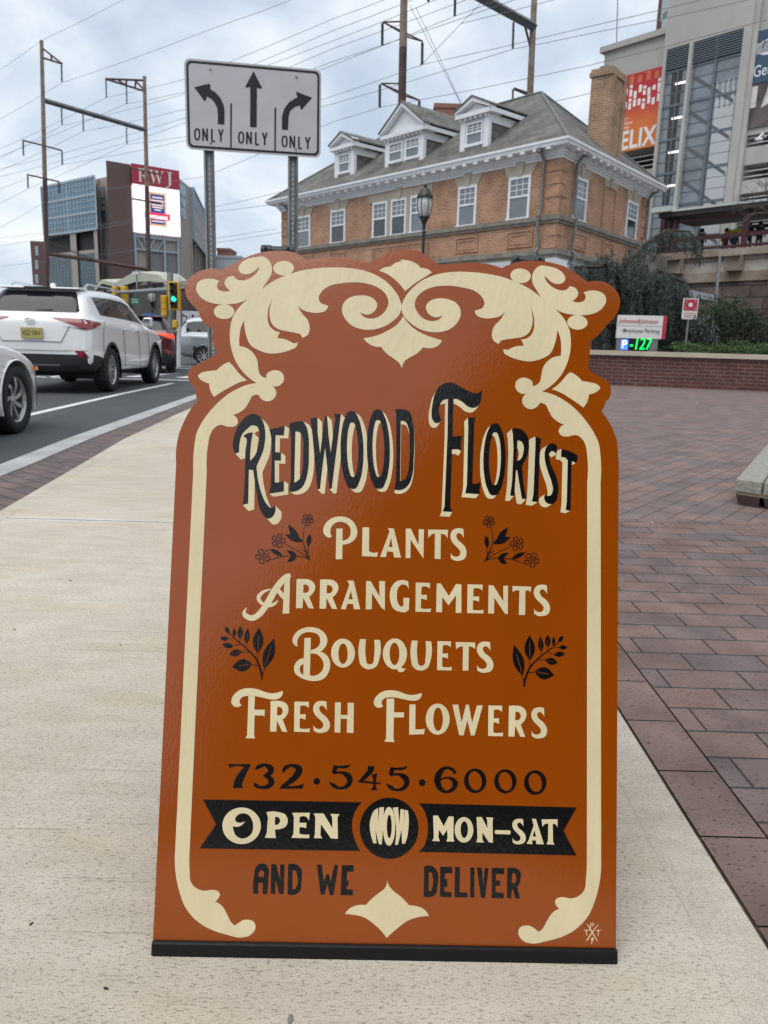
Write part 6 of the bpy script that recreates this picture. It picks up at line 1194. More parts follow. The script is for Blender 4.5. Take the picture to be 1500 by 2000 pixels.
ART={
'outline':'P-35,9729 119,9733 273,9693 429,9596 544,9514c 693,9532 890,9554 1110,9561 1286,9539 1430,9496c 1550,9551 1725,9606 1945,9619 2166,9592 2342,9541 2519,9434 2663,9330c 2784,9347 2916,9329 3049,9247 3126,9115 3127,8981 3050,8822 2941,8718c 2853,8593 2777,8524 2690,8455c 2701,8367 2691,8189 2670,8078c 2747,8013 2900,7929 2988,7844 3005,7756 2988,7667 2934,7611c 2912,7544 2876,7467c 2950,7359 3033,7208 3088,7056 3106,6912 3117,6550c 3097,114c -3107,113c -3075,6569c -3079,6820 -3050,6991 -2993,7155 -2894,7354 -2817,7465c -2850,7573 -2868,7660c -2920,7702 -2960,7789 -2959,7865 -2897,7944 -2708,8048 -2571,8140c -2596,8216 -2644,8347 -2634,8458c -2662,8512 -2795,8608 -2856,8762c -2934,8826 -3025,8934 -3057,9067 -3015,9202 -2889,9306 -2717,9363 -2565,9349c -2415,9432 -2245,9527 -2073,9600 -1856,9644 -1638,9651 -1462,9607 -1361,9524c -1198,9559 -980,9588 -761,9578 -586,9548 -442,9507c -324,9596 -173,9686',
'scroll_border':'P-1995,7732c -2139,7833 -2263,7973 -2344,8135 -2390,8310 -2400,8465 -2374,8643 -2294,8800 -2200,8903 -2126,8972c -2179,8926 -2286,8878 -2437,8852 -2610,8853 -2764,8898 -2865,8984 -2901,9072 -2872,9162 -2776,9209 -2668,9212 -2575,9182c -2606,9125 -2593,9070 -2531,9038 -2418,9052c -2479,9106 -2503,9161 -2473,9229 -2376,9266c -2342,9222 -2254,9202 -2168,9227 -2083,9286 -2031,9354 -2016,9411c -2064,9364 -2128,9313 -2214,9293 -2292,9324 -2315,9379 -2285,9447 -2201,9513 -2071,9548 -1962,9558 -1884,9504 -1842,9416 -1845,9304 -1906,9190 -1968,9088c -1841,9188 -1626,9299 -1411,9373 -1194,9413 -976,9431 -757,9430 -538,9399 -317,9316 -116,9154 -15,9000 16,8890 -20,8766 -105,8675 -255,8582 -407,8544 -537,8547 -691,8602 -792,8711 -827,8798 -819,8888 -756,8979 -637,9027 -507,9035 -397,9000 -334,8924 -339,8857 -391,8789 -456,8760 -521,8767 -570,8788c -520,8730 -433,8703 -324,8724 -218,8816 -172,8929 -213,9062 -313,9148 -445,9200 -642,9223 -838,9204 -1012,9161 -1118,9080 -1163,8978 -1135,8912 -1069,8885 -1025,8871c -1056,8803 -1152,8767 -1283,8772 -1382,8800 -1456,8869c -1391,8749 -1312,8662 -1276,8541 -1295,8452 -1380,8401c -1403,8445 -1469,8465 -1600,8488 -1709,8511 -1798,8571 -1845,8680 -1846,8836 -1815,8948c -1861,8835 -1876,8701 -1859,8591 -1818,8526 -1751,8483 -1692,8474c -1716,8418 -1726,8380c -1639,8376 -1552,8345 -1497,8318 -1443,8331c -1452,8271 -1526,8225 -1676,8176 -1827,8161 -1979,8201 -2101,8274 -2172,8427 -2197,8537 -2205,8625c -2241,8536 -2262,8402 -2256,8252c -2175,8239 -2076,8176 -2008,8079 -1981,7948 -1968,7882 -1923,7828 -1862,7808c -1860,7863 -1797,7913 -1710,7922 -1633,7874 -1614,7804 -1650,7726 -1724,7691 -1789,7701c -1734,7658 -1716,7582 -1761,7504 -1846,7476 -1923,7511 -1968,7569c -2042,7551 -2093,7463 -2144,7374 -2227,7306 -2312,7271c -2256,7229 -2237,7165 -2284,7109 -2369,7102 -2488,7125 -2572,7069 -2621,6970 -2642,6833 -2644,6472c -2667,1340c -2655,1068 -2632,922 -2565,850 -2467,814 -2328,827 -2273,814 -2238,773 -2249,731 -2300,671c -2267,662 -2201,617 -2133,514 -2064,401 -2021,371c -1979,403 -1916,441 -1830,447 -1765,417 -1747,345 -1823,244 -1929,217 -2145,255 -2318,304 -2536,424 -2675,567 -2788,815 -2840,1022 -2861,1336c -2832,6467c -2830,6828 -2805,7008 -2736,7162 -2615,7339 -2471,7496 -2303,7621 -2134,7702;P-1527,9403 -1540,9356 -1580,9317 -1637,9295 -1702,9293 -1762,9312 -1803,9348 -1819,9394 -1806,9441 -1767,9480 -1709,9502 -1644,9504 -1585,9485 -1543,9449;P-2346,8748 -2359,8701 -2397,8663 -2455,8641 -2519,8639 -2578,8658 -2620,8693 -2636,8739 -2624,8786 -2585,8824 -2527,8846 -2463,8848 -2404,8829 -2362,8793;P-2823,7814c -2765,7864 -2680,7884 -2562,7898c -2510,7955 -2394,8024c -2338,7971 -2248,7863 -2130,7768c -2243,7732 -2369,7663 -2495,7583 -2583,7519c -2636,7601 -2662,7709c -2738,7733 -2805,7782;P2025,7722c 2169,7823 2293,7963 2374,8125 2420,8300 2430,8455 2404,8633 2324,8790 2230,8893 2156,8962c 2209,8916 2316,8868 2467,8842 2640,8843 2794,8888 2895,8974 2931,9062 2902,9152 2806,9199 2698,9202 2605,9172c 2636,9115 2623,9060 2561,9028 2448,9042c 2509,9096 2533,9151 2503,9219 2406,9256c 2372,9212 2284,9192 2198,9217 2113,9276 2061,9344 2046,9401c 2094,9354 2158,9303 2244,9283 2322,9314 2345,9369 2315,9437 2231,9503 2101,9538 1992,9548 1914,9494 1872,9406 1875,9294 1936,9180 1998,9078c 1871,9178 1656,9289 1441,9363 1224,9403 1006,9421 787,9420 568,9389 347,9306 146,9144 45,8990 14,8880 50,8756 135,8665 285,8572 437,8534 567,8537 721,8592 822,8701 857,8788 849,8878 786,8969 667,9017 537,9025 427,8990 364,8914 369,8847 421,8779 486,8750 551,8757 600,8778c 550,8720 463,8693 354,8714 248,8806 202,8919 243,9052 343,9138 475,9190 672,9213 868,9194 1042,9151 1148,9070 1193,8968 1165,8902 1099,8875 1055,8861c 1086,8793 1182,8757 1313,8762 1412,8790 1486,8859c 1421,8739 1342,8652 1306,8531 1325,8442 1410,8391c 1433,8435 1499,8455 1630,8478 1739,8501 1828,8561 1875,8670 1876,8826 1845,8938c 1891,8825 1906,8691 1889,8581 1848,8516 1781,8473 1722,8464c 1746,8408 1756,8370c 1669,8366 1582,8335 1527,8308 1473,8321c 1482,8261 1556,8215 1706,8166 1857,8151 2009,8191 2131,8264 2202,8417 2227,8527 2235,8615c 2271,8526 2292,8392 2286,8242c 2205,8229 2106,8166 2038,8069 2011,7938 1998,7872 1953,7818 1892,7798c 1890,7853 1827,7903 1740,7912 1663,7864 1644,7794 1680,7716 1754,7681 1819,7691c 1764,7648 1746,7572 1791,7494 1876,7466 1953,7501 1998,7559c 2072,7541 2123,7453 2174,7364 2257,7296 2342,7261c 2286,7219 2267,7155 2314,7099 2399,7092 2518,7115 2602,7059 2651,6960 2672,6823 2674,6462c 2697,1330c 2685,1058 2662,912 2595,840 2497,804 2358,817 2303,804 2268,763 2279,721 2330,661c 2297,652 2231,607 2163,504 2094,391 2051,361c 2009,393 1946,431 1860,437 1795,407 1777,335 1853,234 1959,207 2175,245 2348,294 2566,414 2705,557 2818,805 2870,1012 2891,1326c 2862,6457c 2860,6818 2835,6998 2766,7152 2645,7329 2501,7486 2333,7611 2164,7692;P1557,9393 1570,9346 1610,9307 1667,9285 1732,9283 1792,9302 1833,9338 1849,9384 1836,9431 1797,9470 1739,9492 1674,9494 1615,9475 1573,9439;P2376,8738 2389,8691 2427,8653 2485,8631 2549,8629 2608,8648 2650,8683 2666,8729 2654,8776 2615,8814 2557,8836 2493,8838 2434,8819 2392,8783;P2853,7804c 2795,7854 2710,7874 2592,7888c 2540,7945 2424,8014c 2368,7961 2278,7853 2160,7758c 2273,7722 2399,7653 2525,7573 2613,7509c 2666,7591 2692,7699c 2768,7723 2835,7772',
'top_ornament':'P-319,9399c -255,9445 -150,9467c -103,9513 5,9561 -31,9569 100,9564 211,9522 278,9461c 366,9448 437,9399c 346,9336 195,9230 62,9114c -8,9202 -142,9321 -231,9374;P-512,8419c -467,8365 -379,8312 -259,8300c -181,8207 -71,8133 -5,8080 41,8000c 78,8104 131,8150 239,8213 334,8310c 454,8303 541,8338 600,8418c 495,8448 319,8509 165,8605 42,8753c -39,8632 -189,8528 -339,8457',
'bottom_ornament':'P0,991c -26,896 -100,832 -205,747 -279,668c -376,664 -482,627 -556,547c -459,538 -307,509 -154,414 12,245c 145,367 297,476 450,526 571,538c 514,618 403,665 304,672c 202,773 90,856 22,930',
'title_lettering':'P-2259,6726c -2294,6822 -2286,6954 -2244,7087 -2174,7202 -2084,7280 -1991,7292 -1915,7237 -1875,7153 -1852,7041 -1853,6890 -1871,6777 -1913,6664 -1956,6560c -1942,6439 -1909,6290 -1858,6143 -1798,6033 -1732,5979 -1678,6017c -1675,5924 -1718,5849 -1773,5829 -1839,5883 -1899,5993 -1932,6141 -1965,6307 -2000,6503c -2061,6507c -2057,6286 -2053,6035c -2130,6011c -2119,6099 -2113,6285 -2114,6584 -2113,6790 -2124,6958 -2157,6976c -2102,7015 -2023,7033c -2035,6961 -2048,6810 -2049,6632c -1989,6699 -1946,6813 -1928,6964 -1937,7057 -1976,7122 -2032,7134 -2105,7081 -2176,6995 -2203,6881 -2204,6750c;P-1794,7084c -1687,7102c -1582,7142c -1590,7001c -1706,7002c -1703,6763c -1623,6759c -1619,6643c -1705,6647c -1694,6337c -1642,6338 -1569,6364c -1564,6215c -1767,6178c -1748,6294c -1746,6668c -1760,6949c;P-1516,7172c -1411,7200 -1336,7209 -1288,7150 -1246,7001 -1233,6775 -1237,6532 -1264,6382 -1307,6287 -1380,6229 -1490,6212c -1473,6376c -1487,6957c|-1430,7062c -1369,7050 -1329,6980 -1313,6773 -1315,6530 -1348,6398 -1424,6340c;P-1226,7252c -1129,7268c -1121,7060c -1075,6757c -1051,7025c -1025,7284c -994,7298c -967,7027c -928,6774c -905,7010c -875,7256c -898,7321c -802,7329c -828,7031c -899,6275c -932,6263c -961,6501c -1009,6847c -1045,6499c -1062,6265c -1097,6255c -1141,6609c -1191,7021c;P-472,6826 -477,6584 -513,6389 -572,6280 -643,6276 -712,6381 -765,6572 -792,6812 -787,7055 -751,7252 -692,7363 -620,7366 -551,7261 -498,7068|-543,6829 -543,6658 -559,6521 -588,6445 -623,6443 -659,6517 -687,6652 -703,6822 -702,6992 -686,7130 -657,7208 -622,7209 -586,7135 -558,6999;P-103,6849 -109,6602 -145,6403 -204,6291 -276,6288 -344,6394 -397,6590 -423,6835 -418,7083 -382,7284 -322,7397 -251,7401 -182,7293 -129,7096|-181,6855 -182,6677 -199,6534 -229,6454 -265,6453 -301,6530 -330,6671 -345,6848 -345,7026 -328,7170 -299,7251 -262,7253 -226,7175 -197,7033;P-43,7405c 78,7414 154,7388 204,7247 233,7040 234,6720 220,6495 176,6363 113,6296 -26,6279c -7,6414c -13,6902c -26,7316c|41,7252c 101,7244 150,7151 173,6944 173,6681 155,6512 119,6427 51,6400c;P1180,7726c 1172,7631 1145,7525 1080,7467 996,7474 910,7538 834,7580 778,7588c 773,7335c 772,7048c 909,7063c 892,6960 899,6847c 856,6871c 768,6868c 763,6506c 758,6057c 791,5987c 654,5993c 678,6055c 689,6504c 702,7087c 699,7580c 628,7559 582,7482 579,7368 611,7283c 587,7245 531,7234 487,7280 472,7384 488,7536 531,7689 614,7787 717,7818 812,7792 907,7738 1001,7693 1077,7670 1133,7683;P985,7322c 1088,7328c 1074,7249c 1060,6392c 1116,6388c 1172,6413c 1161,6245c 965,6255c 986,6381c 991,7190c;P1522,6743 1506,6518 1462,6339 1399,6239 1331,6238 1269,6337 1226,6516 1211,6740 1227,6965 1271,7146 1334,7247 1403,7247 1465,7148 1507,6967|1456,6751 1447,6587 1423,6455 1390,6381 1352,6381 1319,6454 1296,6585 1288,6750 1297,6915 1321,7048 1355,7122 1392,7122 1426,7049 1449,6916;P1604,7178c 1704,7186 1789,7135 1841,7042 1848,6929 1821,6796 1775,6701 1757,6654c 1764,6532 1788,6345 1818,6192c 1758,6200c 1712,6455 1688,6596c 1670,6595c 1650,6233c 1594,6237c 1619,6453c 1632,6905c 1620,7112c|1687,7019c 1744,7002 1776,6927 1768,6833 1737,6757 1672,6727c;P1936,7082c 2021,7047c 2007,6971c 1983,6154c 1899,6165c 1920,6274c 1941,6988c;P2239,6836c 2214,6863 2176,6881 2139,6852 2140,6767 2174,6655 2226,6544 2265,6395 2260,6263 2229,6169 2164,6130 2108,6147 2070,6212 2084,6268c 2126,6245 2167,6261 2190,6318 2176,6430 2123,6579 2080,6728 2073,6860 2101,6945 2157,6984 2213,6980 2247,6940c;P2307,6913c 2420,6888c 2537,6830c 2530,6759c 2511,6717c 2459,6747c 2450,6662c 2441,6044c 2374,6057c 2388,6173c 2397,6755c 2365,6792c 2303,6800c',
'title_shade':'V86,-82|-2259,6726c -2294,6822 -2286,6954 -2244,7087 -2174,7202 -2084,7280 -1991,7292 -1915,7237 -1875,7153 -1852,7041 -1853,6890 -1871,6777 -1913,6664 -1956,6560c -1942,6439 -1909,6290 -1858,6143 -1798,6033 -1732,5979 -1678,6017c -1675,5924 -1718,5849 -1773,5829 -1839,5883 -1899,5993 -1932,6141 -1965,6307 -2000,6503c -2061,6507c -2057,6286 -2053,6035c -2130,6011c -2119,6099 -2113,6285 -2114,6584 -2113,6790 -2124,6958 -2157,6976c -2102,7015 -2023,7033c -2035,6961 -2048,6810 -2049,6632c -1989,6699 -1946,6813 -1928,6964 -1937,7057 -1976,7122 -2032,7134 -2105,7081 -2176,6995 -2203,6881 -2204,6750c;V63,-42|-1794,7084c -1687,7102c -1582,7142c -1590,7001c -1706,7002c -1703,6763c -1623,6759c -1619,6643c -1705,6647c -1694,6337c -1642,6338 -1569,6364c -1564,6215c -1767,6178c -1748,6294c -1746,6668c -1760,6949c;V76,-37|-1516,7172c -1411,7200 -1336,7209 -1288,7150 -1246,7001 -1233,6775 -1237,6532 -1264,6382 -1307,6287 -1380,6229 -1490,6212c -1473,6376c -1487,6957c|-1430,7062c -1369,7050 -1329,6980 -1313,6773 -1315,6530 -1348,6398 -1424,6340c;V67,-64|-1226,7252c -1129,7268c -1121,7060c -1075,6757c -1051,7025c -1025,7284c -994,7298c -967,7027c -928,6774c -905,7010c -875,7256c -898,7321c -802,7329c -828,7031c -899,6275c -932,6263c -961,6501c -1009,6847c -1045,6499c -1062,6265c -1097,6255c -1141,6609c -1191,7021c;V69,-49|-472,6826 -477,6584 -513,6389 -572,6280 -643,6276 -712,6381 -765,6572 -792,6812 -787,7055 -751,7252 -692,7363 -620,7366 -551,7261 -498,7068|-543,6829 -543,6658 -559,6521 -588,6445 -623,6443 -659,6517 -687,6652 -703,6822 -702,6992 -686,7130 -657,7208 -622,7209 -586,7135 -558,6999;V48,-42|-103,6849 -109,6602 -145,6403 -204,6291 -276,6288 -344,6394 -397,6590 -423,6835 -418,7083 -382,7284 -322,7397 -251,7401 -182,7293 -129,7096|-181,6855 -182,6677 -199,6534 -229,6454 -265,6453 -301,6530 -330,6671 -345,6848 -345,7026 -328,7170 -299,7251 -262,7253 -226,7175 -197,7033;V7,-52|-43,7405c 78,7414 154,7388 204,7247 233,7040 234,6720 220,6495 176,6363 113,6296 -26,6279c -7,6414c -13,6902c -26,7316c|41,7252c 101,7244 150,7151 173,6944 173,6681 155,6512 119,6427 51,6400c;V-40,-69|1180,7726c 1172,7631 1145,7525 1080,7467 996,7474 910,7538 834,7580 778,7588c 773,7335c 772,7048c 909,7063c 892,6960 899,6847c 856,6871c 768,6868c 763,6506c 758,6057c 791,5987c 654,5993c 678,6055c 689,6504c 702,7087c 699,7580c 628,7559 582,7482 579,7368 611,7283c 587,7245 531,7234 487,7280 472,7384 488,7536 531,7689 614,7787 717,7818 812,7792 907,7738 1001,7693 1077,7670 1133,7683;V-52,-58|985,7322c 1088,7328c 1074,7249c 1060,6392c 1116,6388c 1172,6413c 1161,6245c 965,6255c 986,6381c 991,7190c;V-46,-50|1522,6743 1506,6518 1462,6339 1399,6239 1331,6238 1269,6337 1226,6516 1211,6740 1227,6965 1271,7146 1334,7247 1403,7247 1465,7148 1507,6967|1456,6751 1447,6587 1423,6455 1390,6381 1352,6381 1319,6454 1296,6585 1288,6750 1297,6915 1321,7048 1355,7122 1392,7122 1426,7049 1449,6916;V-70,-74|1604,7178c 1704,7186 1789,7135 1841,7042 1848,6929 1821,6796 1775,6701 1757,6654c 1764,6532 1788,6345 1818,6192c 1758,6200c 1712,6455 1688,6596c 1670,6595c 1650,6233c 1594,6237c 1619,6453c 1632,6905c 1620,7112c|1687,7019c 1744,7002 1776,6927 1768,6833 1737,6757 1672,6727c;V-89,-53|1936,7082c 2021,7047c 2007,6971c 1983,6154c 1899,6165c 1920,6274c 1941,6988c;V-74,-47|2239,6836c 2214,6863 2176,6881 2139,6852 2140,6767 2174,6655 2226,6544 2265,6395 2260,6263 2229,6169 2164,6130 2108,6147 2070,6212 2084,6268c 2126,6245 2167,6261 2190,6318 2176,6430 2123,6579 2080,6728 2073,6860 2101,6945 2157,6984 2213,6980 2247,6940c;V-74,-36|2307,6913c 2420,6888c 2537,6830c 2530,6759c 2511,6717c 2459,6747c 2450,6662c 2441,6044c 2374,6057c 2388,6173c 2397,6755c 2365,6792c 2303,6800c',
'service_lettering':'P-820,5714c -732,5720c -725,5293c -816,5290c;P-878,5603c -919,5586 -970,5614 -1002,5680 -990,5747 -935,5823 -861,5870 -779,5885 -679,5874 -594,5823 -542,5741 -527,5667 -546,5592 -603,5532 -668,5503 -734,5496c -736,5551c -678,5564 -630,5615 -619,5681 -642,5755 -693,5796 -776,5810 -850,5784 -890,5733 -902,5666;P-456,5743c -363,5741c -359,5414c -284,5391 -235,5404c -242,5337c -454,5342c;P-107,5739c -19,5734c 88,5334c -9,5335c -24,5412c -107,5414c -121,5337c -203,5338c -79,5695c|-54,5607c -86,5479c -34,5477c;P146,5739c 216,5740c 329,5514c 326,5736c 399,5735c 399,5328c 216,5586c 218,5329c 152,5331c;P454,5733c 735,5737c 728,5615c 693,5664 635,5679c 637,5327c 554,5329c 552,5682c 497,5659 462,5608c;P948,5753c 955,5626c 921,5678 879,5697 850,5660 873,5602 940,5545 986,5480 997,5406 969,5339 903,5312 828,5314 781,5343c 776,5417c 810,5376 860,5364 901,5387 909,5437 866,5494 807,5550 773,5616 771,5683 804,5738 878,5763 928,5758;S-1432,5055,43 -1456,5044,73 -1505,5015,82 -1576,4939,89 -1655,4819,92 -1732,4673,89 -1825,4532,82 -1929,4456,79 -2029,4483,69 -2052,4535,43 -2023,4596,7;P-1513,5015c -1439,5033c -1436,4844c -1434,4528c -1525,4526c -1520,4727c;S-1656,4864,43 -1589,4832,56 -1546,4784,63 -1495,4728,56;S-1697,4858,13 -1802,4816,43 -1862,4744,56 -1830,4671,46 -1738,4632,49 -1649,4651,43 -1592,4709,7;P-1348,5002c -1249,5008 -1158,4995 -1098,4943 -1088,4885 -1119,4811 -1167,4765c -1096,4603c -1170,4608c -1249,4750c -1253,4606c -1343,4604c|-1250,4931c -1188,4916 -1171,4875 -1186,4830 -1251,4819c;P-1023,5004c -925,5009 -835,4996 -777,4944 -767,4886 -797,4812 -845,4766c -775,4604c -848,4609c -926,4751c -930,4607c -1019,4605c|-926,4932c -865,4917 -848,4876 -863,4831 -928,4820c;P-651,4999c -559,5000c -458,4610c -545,4608c -560,4679c -637,4681c -657,4605c -726,4607c -617,4946c|-593,4856c -626,4744c -565,4742c;P-387,5001c -324,4999c -195,4791c -208,5005c -126,5004c -119,4605c -166,4636c -303,4838c -298,4612c -383,4611c;P206,4903c 164,4956 106,4963 57,4912 43,4813 62,4707 104,4659 137,4676c 134,4783c 217,4781c 212,4620c 172,4587 89,4588 6,4624 -46,4729 -57,4828 -34,4927 30,5002 112,5026 196,5006c;P300,4996c 498,4995c 498,4913c 449,4943 381,4936c 379,4825c 456,4832c 458,4755c 416,4771 377,4774c 378,4643c 455,4636 517,4646c 515,4595c 304,4595c;P590,4991c 646,4992c 762,4822c 858,4989c 933,4986c 940,4593c 860,4591c 861,4833c 759,4691c 671,4804c 672,4595c 589,4597c;P1017,4988c 1227,4988c 1226,4907c 1174,4936 1101,4929c 1100,4819c 1181,4826c 1182,4751c 1138,4766 1097,4769c 1097,4639c 1179,4633 1245,4643c 1242,4592c 1018,4592c;P1311,4983c 1376,4982c 1517,4766c 1514,4980c 1580,4982c 1582,4590c 1544,4594c 1392,4812c 1391,4594c 1309,4594c;P1638,4980c 1901,4976c 1897,4898c 1863,4922 1822,4918c 1822,4584c 1734,4585c 1739,4919c 1689,4918 1648,4893c;P2120,5000c 2126,4877c 2092,4927 2050,4945 2020,4910 2042,4854 2110,4800 2155,4738 2166,4666 2137,4602 2070,4577 1995,4578 1948,4606c 1944,4677c 1978,4638 2028,4627 2069,4648 2077,4696 2035,4751 1976,4805 1942,4868 1941,4932 1974,4985 2049,5009 2099,5004;P-1299,4081c -1345,4100 -1378,4157 -1363,4225 -1298,4302 -1198,4344 -1097,4348 -994,4317 -925,4252 -897,4168 -920,4093 -989,4019c -1119,3988c -1121,4041c -1062,4056 -1013,4099 -997,4174 -1022,4241 -1094,4276 -1179,4279 -1262,4244 -1303,4184 -1312,4125;P-989,4019c -908,3979 -861,3910 -850,3827 -876,3727 -941,3650 -1041,3620 -1159,3629 -1261,3668 -1330,3725 -1345,3791 -1318,3867 -1260,3915 -1205,3926c -1209,3844c -1249,3827 -1264,3776 -1246,3722 -1211,3699c -1124,3693c -1026,3703 -961,3758 -938,3842 -965,3916 -1035,3981 -1119,3991c;P-1214,4200c -1126,4205c -1124,3688c -1214,3689c;P-516,4010 -530,3924 -574,3855 -638,3815 -711,3813 -777,3850 -825,3917 -843,4002 -830,4088 -786,4158 -722,4198 -649,4199 -582,4163 -535,4095|-614,3999 -618,3938 -635,3889 -660,3862 -688,3861 -715,3887 -734,3936 -742,3996 -737,4057 -721,4107 -696,4134 -667,4135 -641,4108 -622,4060;P-450,4204c -366,4201c -362,3938 -349,3880 -306,3859 -265,3882 -253,3957 -256,4200c -176,4197c -181,3925 -213,3841 -288,3798 -372,3804 -433,3853 -457,3936;P200,4016 185,3924 141,3850 75,3808 2,3806 -65,3845 -113,3918 -132,4008 -117,4100 -73,4175 -8,4217 66,4219 133,4179 181,4107|96,4014 91,3947 74,3893 47,3863 17,3862 -10,3891 -30,3944 -39,4011 -34,4077 -16,4131 10,4162 40,4162 68,4133 88,4080;P60,3839c 119,3849c 148,3816 190,3822c 154,3774 95,3768c 64,3806c;P264,4200c 346,4197c 348,3935 361,3877 402,3856 443,3879 454,3954 452,4196c 529,4192c 523,3922 492,3839 420,3795 338,3802 280,3850 257,3933;P616,4199c 802,4199c 802,4118c 756,4147 691,4141c 690,4031c 763,4038c 764,3962c 725,3978 687,3981c 688,3852c 761,3845 820,3854c 818,3804c 618,3805c;P865,4192c 1136,4193c 1138,4101c 1095,4130 1049,4134c 1049,3806c 970,3806c 968,4135c 917,4126 875,4091c;P1343,4200c 1350,4080c 1315,4129 1273,4147 1243,4112 1266,4058 1334,4005 1381,3944 1392,3874 1362,3811 1295,3786 1219,3788 1171,3815c 1167,3885c 1201,3846 1252,3835 1294,3856 1302,3903 1259,3957 1198,4010 1164,4071 1163,4134 1196,4186 1272,4209 1323,4204;P-1953,3401c -1864,3398c -1866,3216c -1724,3219c -1724,3132c -1763,3141c -1860,3139c -1857,2879c -1842,2830c -1972,2832c -1951,2877c;P-1488,3477c -1494,3414 -1552,3367 -1636,3358 -1738,3376 -1857,3398 -1958,3401 -2042,3377 -2069,3336 -2064,3294 -2041,3273c -2079,3249 -2138,3251 -2182,3300 -2176,3366 -2112,3450 -2029,3494 -1928,3504 -1826,3490 -1724,3456 -1639,3441 -1555,3454;P-1648,3336c -1554,3342 -1467,3328 -1410,3274 -1401,3215 -1429,3139 -1475,3092c -1407,2926c -1477,2931c -1553,3077c -1556,2929c -1642,2928c|-1554,3263c -1496,3247 -1479,3205 -1493,3159 -1555,3148c;P-1324,3338c -1125,3337c -1125,3254c -1174,3284 -1242,3278c -1242,3165c -1165,3172c -1163,3094c -1205,3110 -1244,3113c -1242,2980c -1164,2973 -1102,2983c -1104,2931c -1316,2931c;P-885,3345c -876,3224c -912,3273 -954,3292 -984,3256 -960,3201 -891,3147 -843,3085 -831,3015 -860,2951 -927,2926 -1003,2928 -1051,2955c -1056,3026c -1021,2987 -970,2976 -929,2997 -922,3044 -966,3099 -1026,3152 -1062,3215 -1064,3278 -1032,3331 -956,3355 -905,3350;P-769,3337c -688,3339c -688,3170c -594,3172c -596,3338c -512,3336c -506,2932c -598,2933c -598,3119c -687,3122c -685,2933c -765,2934c;P414,3493c 407,3435 353,3390 274,3383 178,3399 67,3419 -28,3422 -106,3400 -132,3361 -128,3323 -107,3304c -143,3281 -198,3283 -239,3328 -233,3390 -171,3468 -93,3508 2,3518 97,3505 192,3473 272,3459 351,3472;P-65,3404c 40,3406c 40,3221c 178,3224c 176,3156c 39,3153c 40,2869c 58,2823c -84,2825c -60,2867c;P248,3333c 332,3333c 336,2999c 398,3000 465,3010c 458,2936c 254,2926c;P803,3146 788,3055 744,2981 679,2939 607,2937 541,2976 494,3048 476,3139 490,3230 534,3305 599,3347 672,3348 738,3309 785,3237|710,3142 705,3073 688,3018 662,2987 633,2986 606,3016 587,3071 579,3140 584,3209 601,3264 627,3295 656,3296 683,3266 702,3211;P838,3340c 917,3346c 968,3103c 1023,3344c 1062,3349c 1111,3106c 1175,3339c 1254,3341c 1148,2934c 1097,2932c 1047,3138c 996,2930c 938,2934c;P1332,3343c 1521,3342c 1520,3257c 1474,3288 1408,3281c 1407,3167c 1480,3174c 1481,3095c 1442,3112 1404,3115c 1404,2980c 1478,2973 1538,2983c 1535,2930c 1333,2931c;P1613,3342c 1706,3348 1792,3334 1847,3279 1855,3219 1825,3142 1779,3095c 1843,2927c 1773,2932c 1702,3080c 1696,2930c 1611,2929c|1704,3267c 1762,3252 1778,3209 1763,3163 1701,3152c;P2096,3324c 2102,3205c 2069,3254 2029,3271 2000,3237 2022,3183 2087,3131 2131,3070 2141,3001 2113,2939 2048,2914 1976,2916 1931,2943c 1927,3012c 1959,2974 2008,2963 2048,2984 2055,3030 2015,3083 1958,3136 1925,3197 1924,3258 1956,3310 2028,3333 2077,3328',
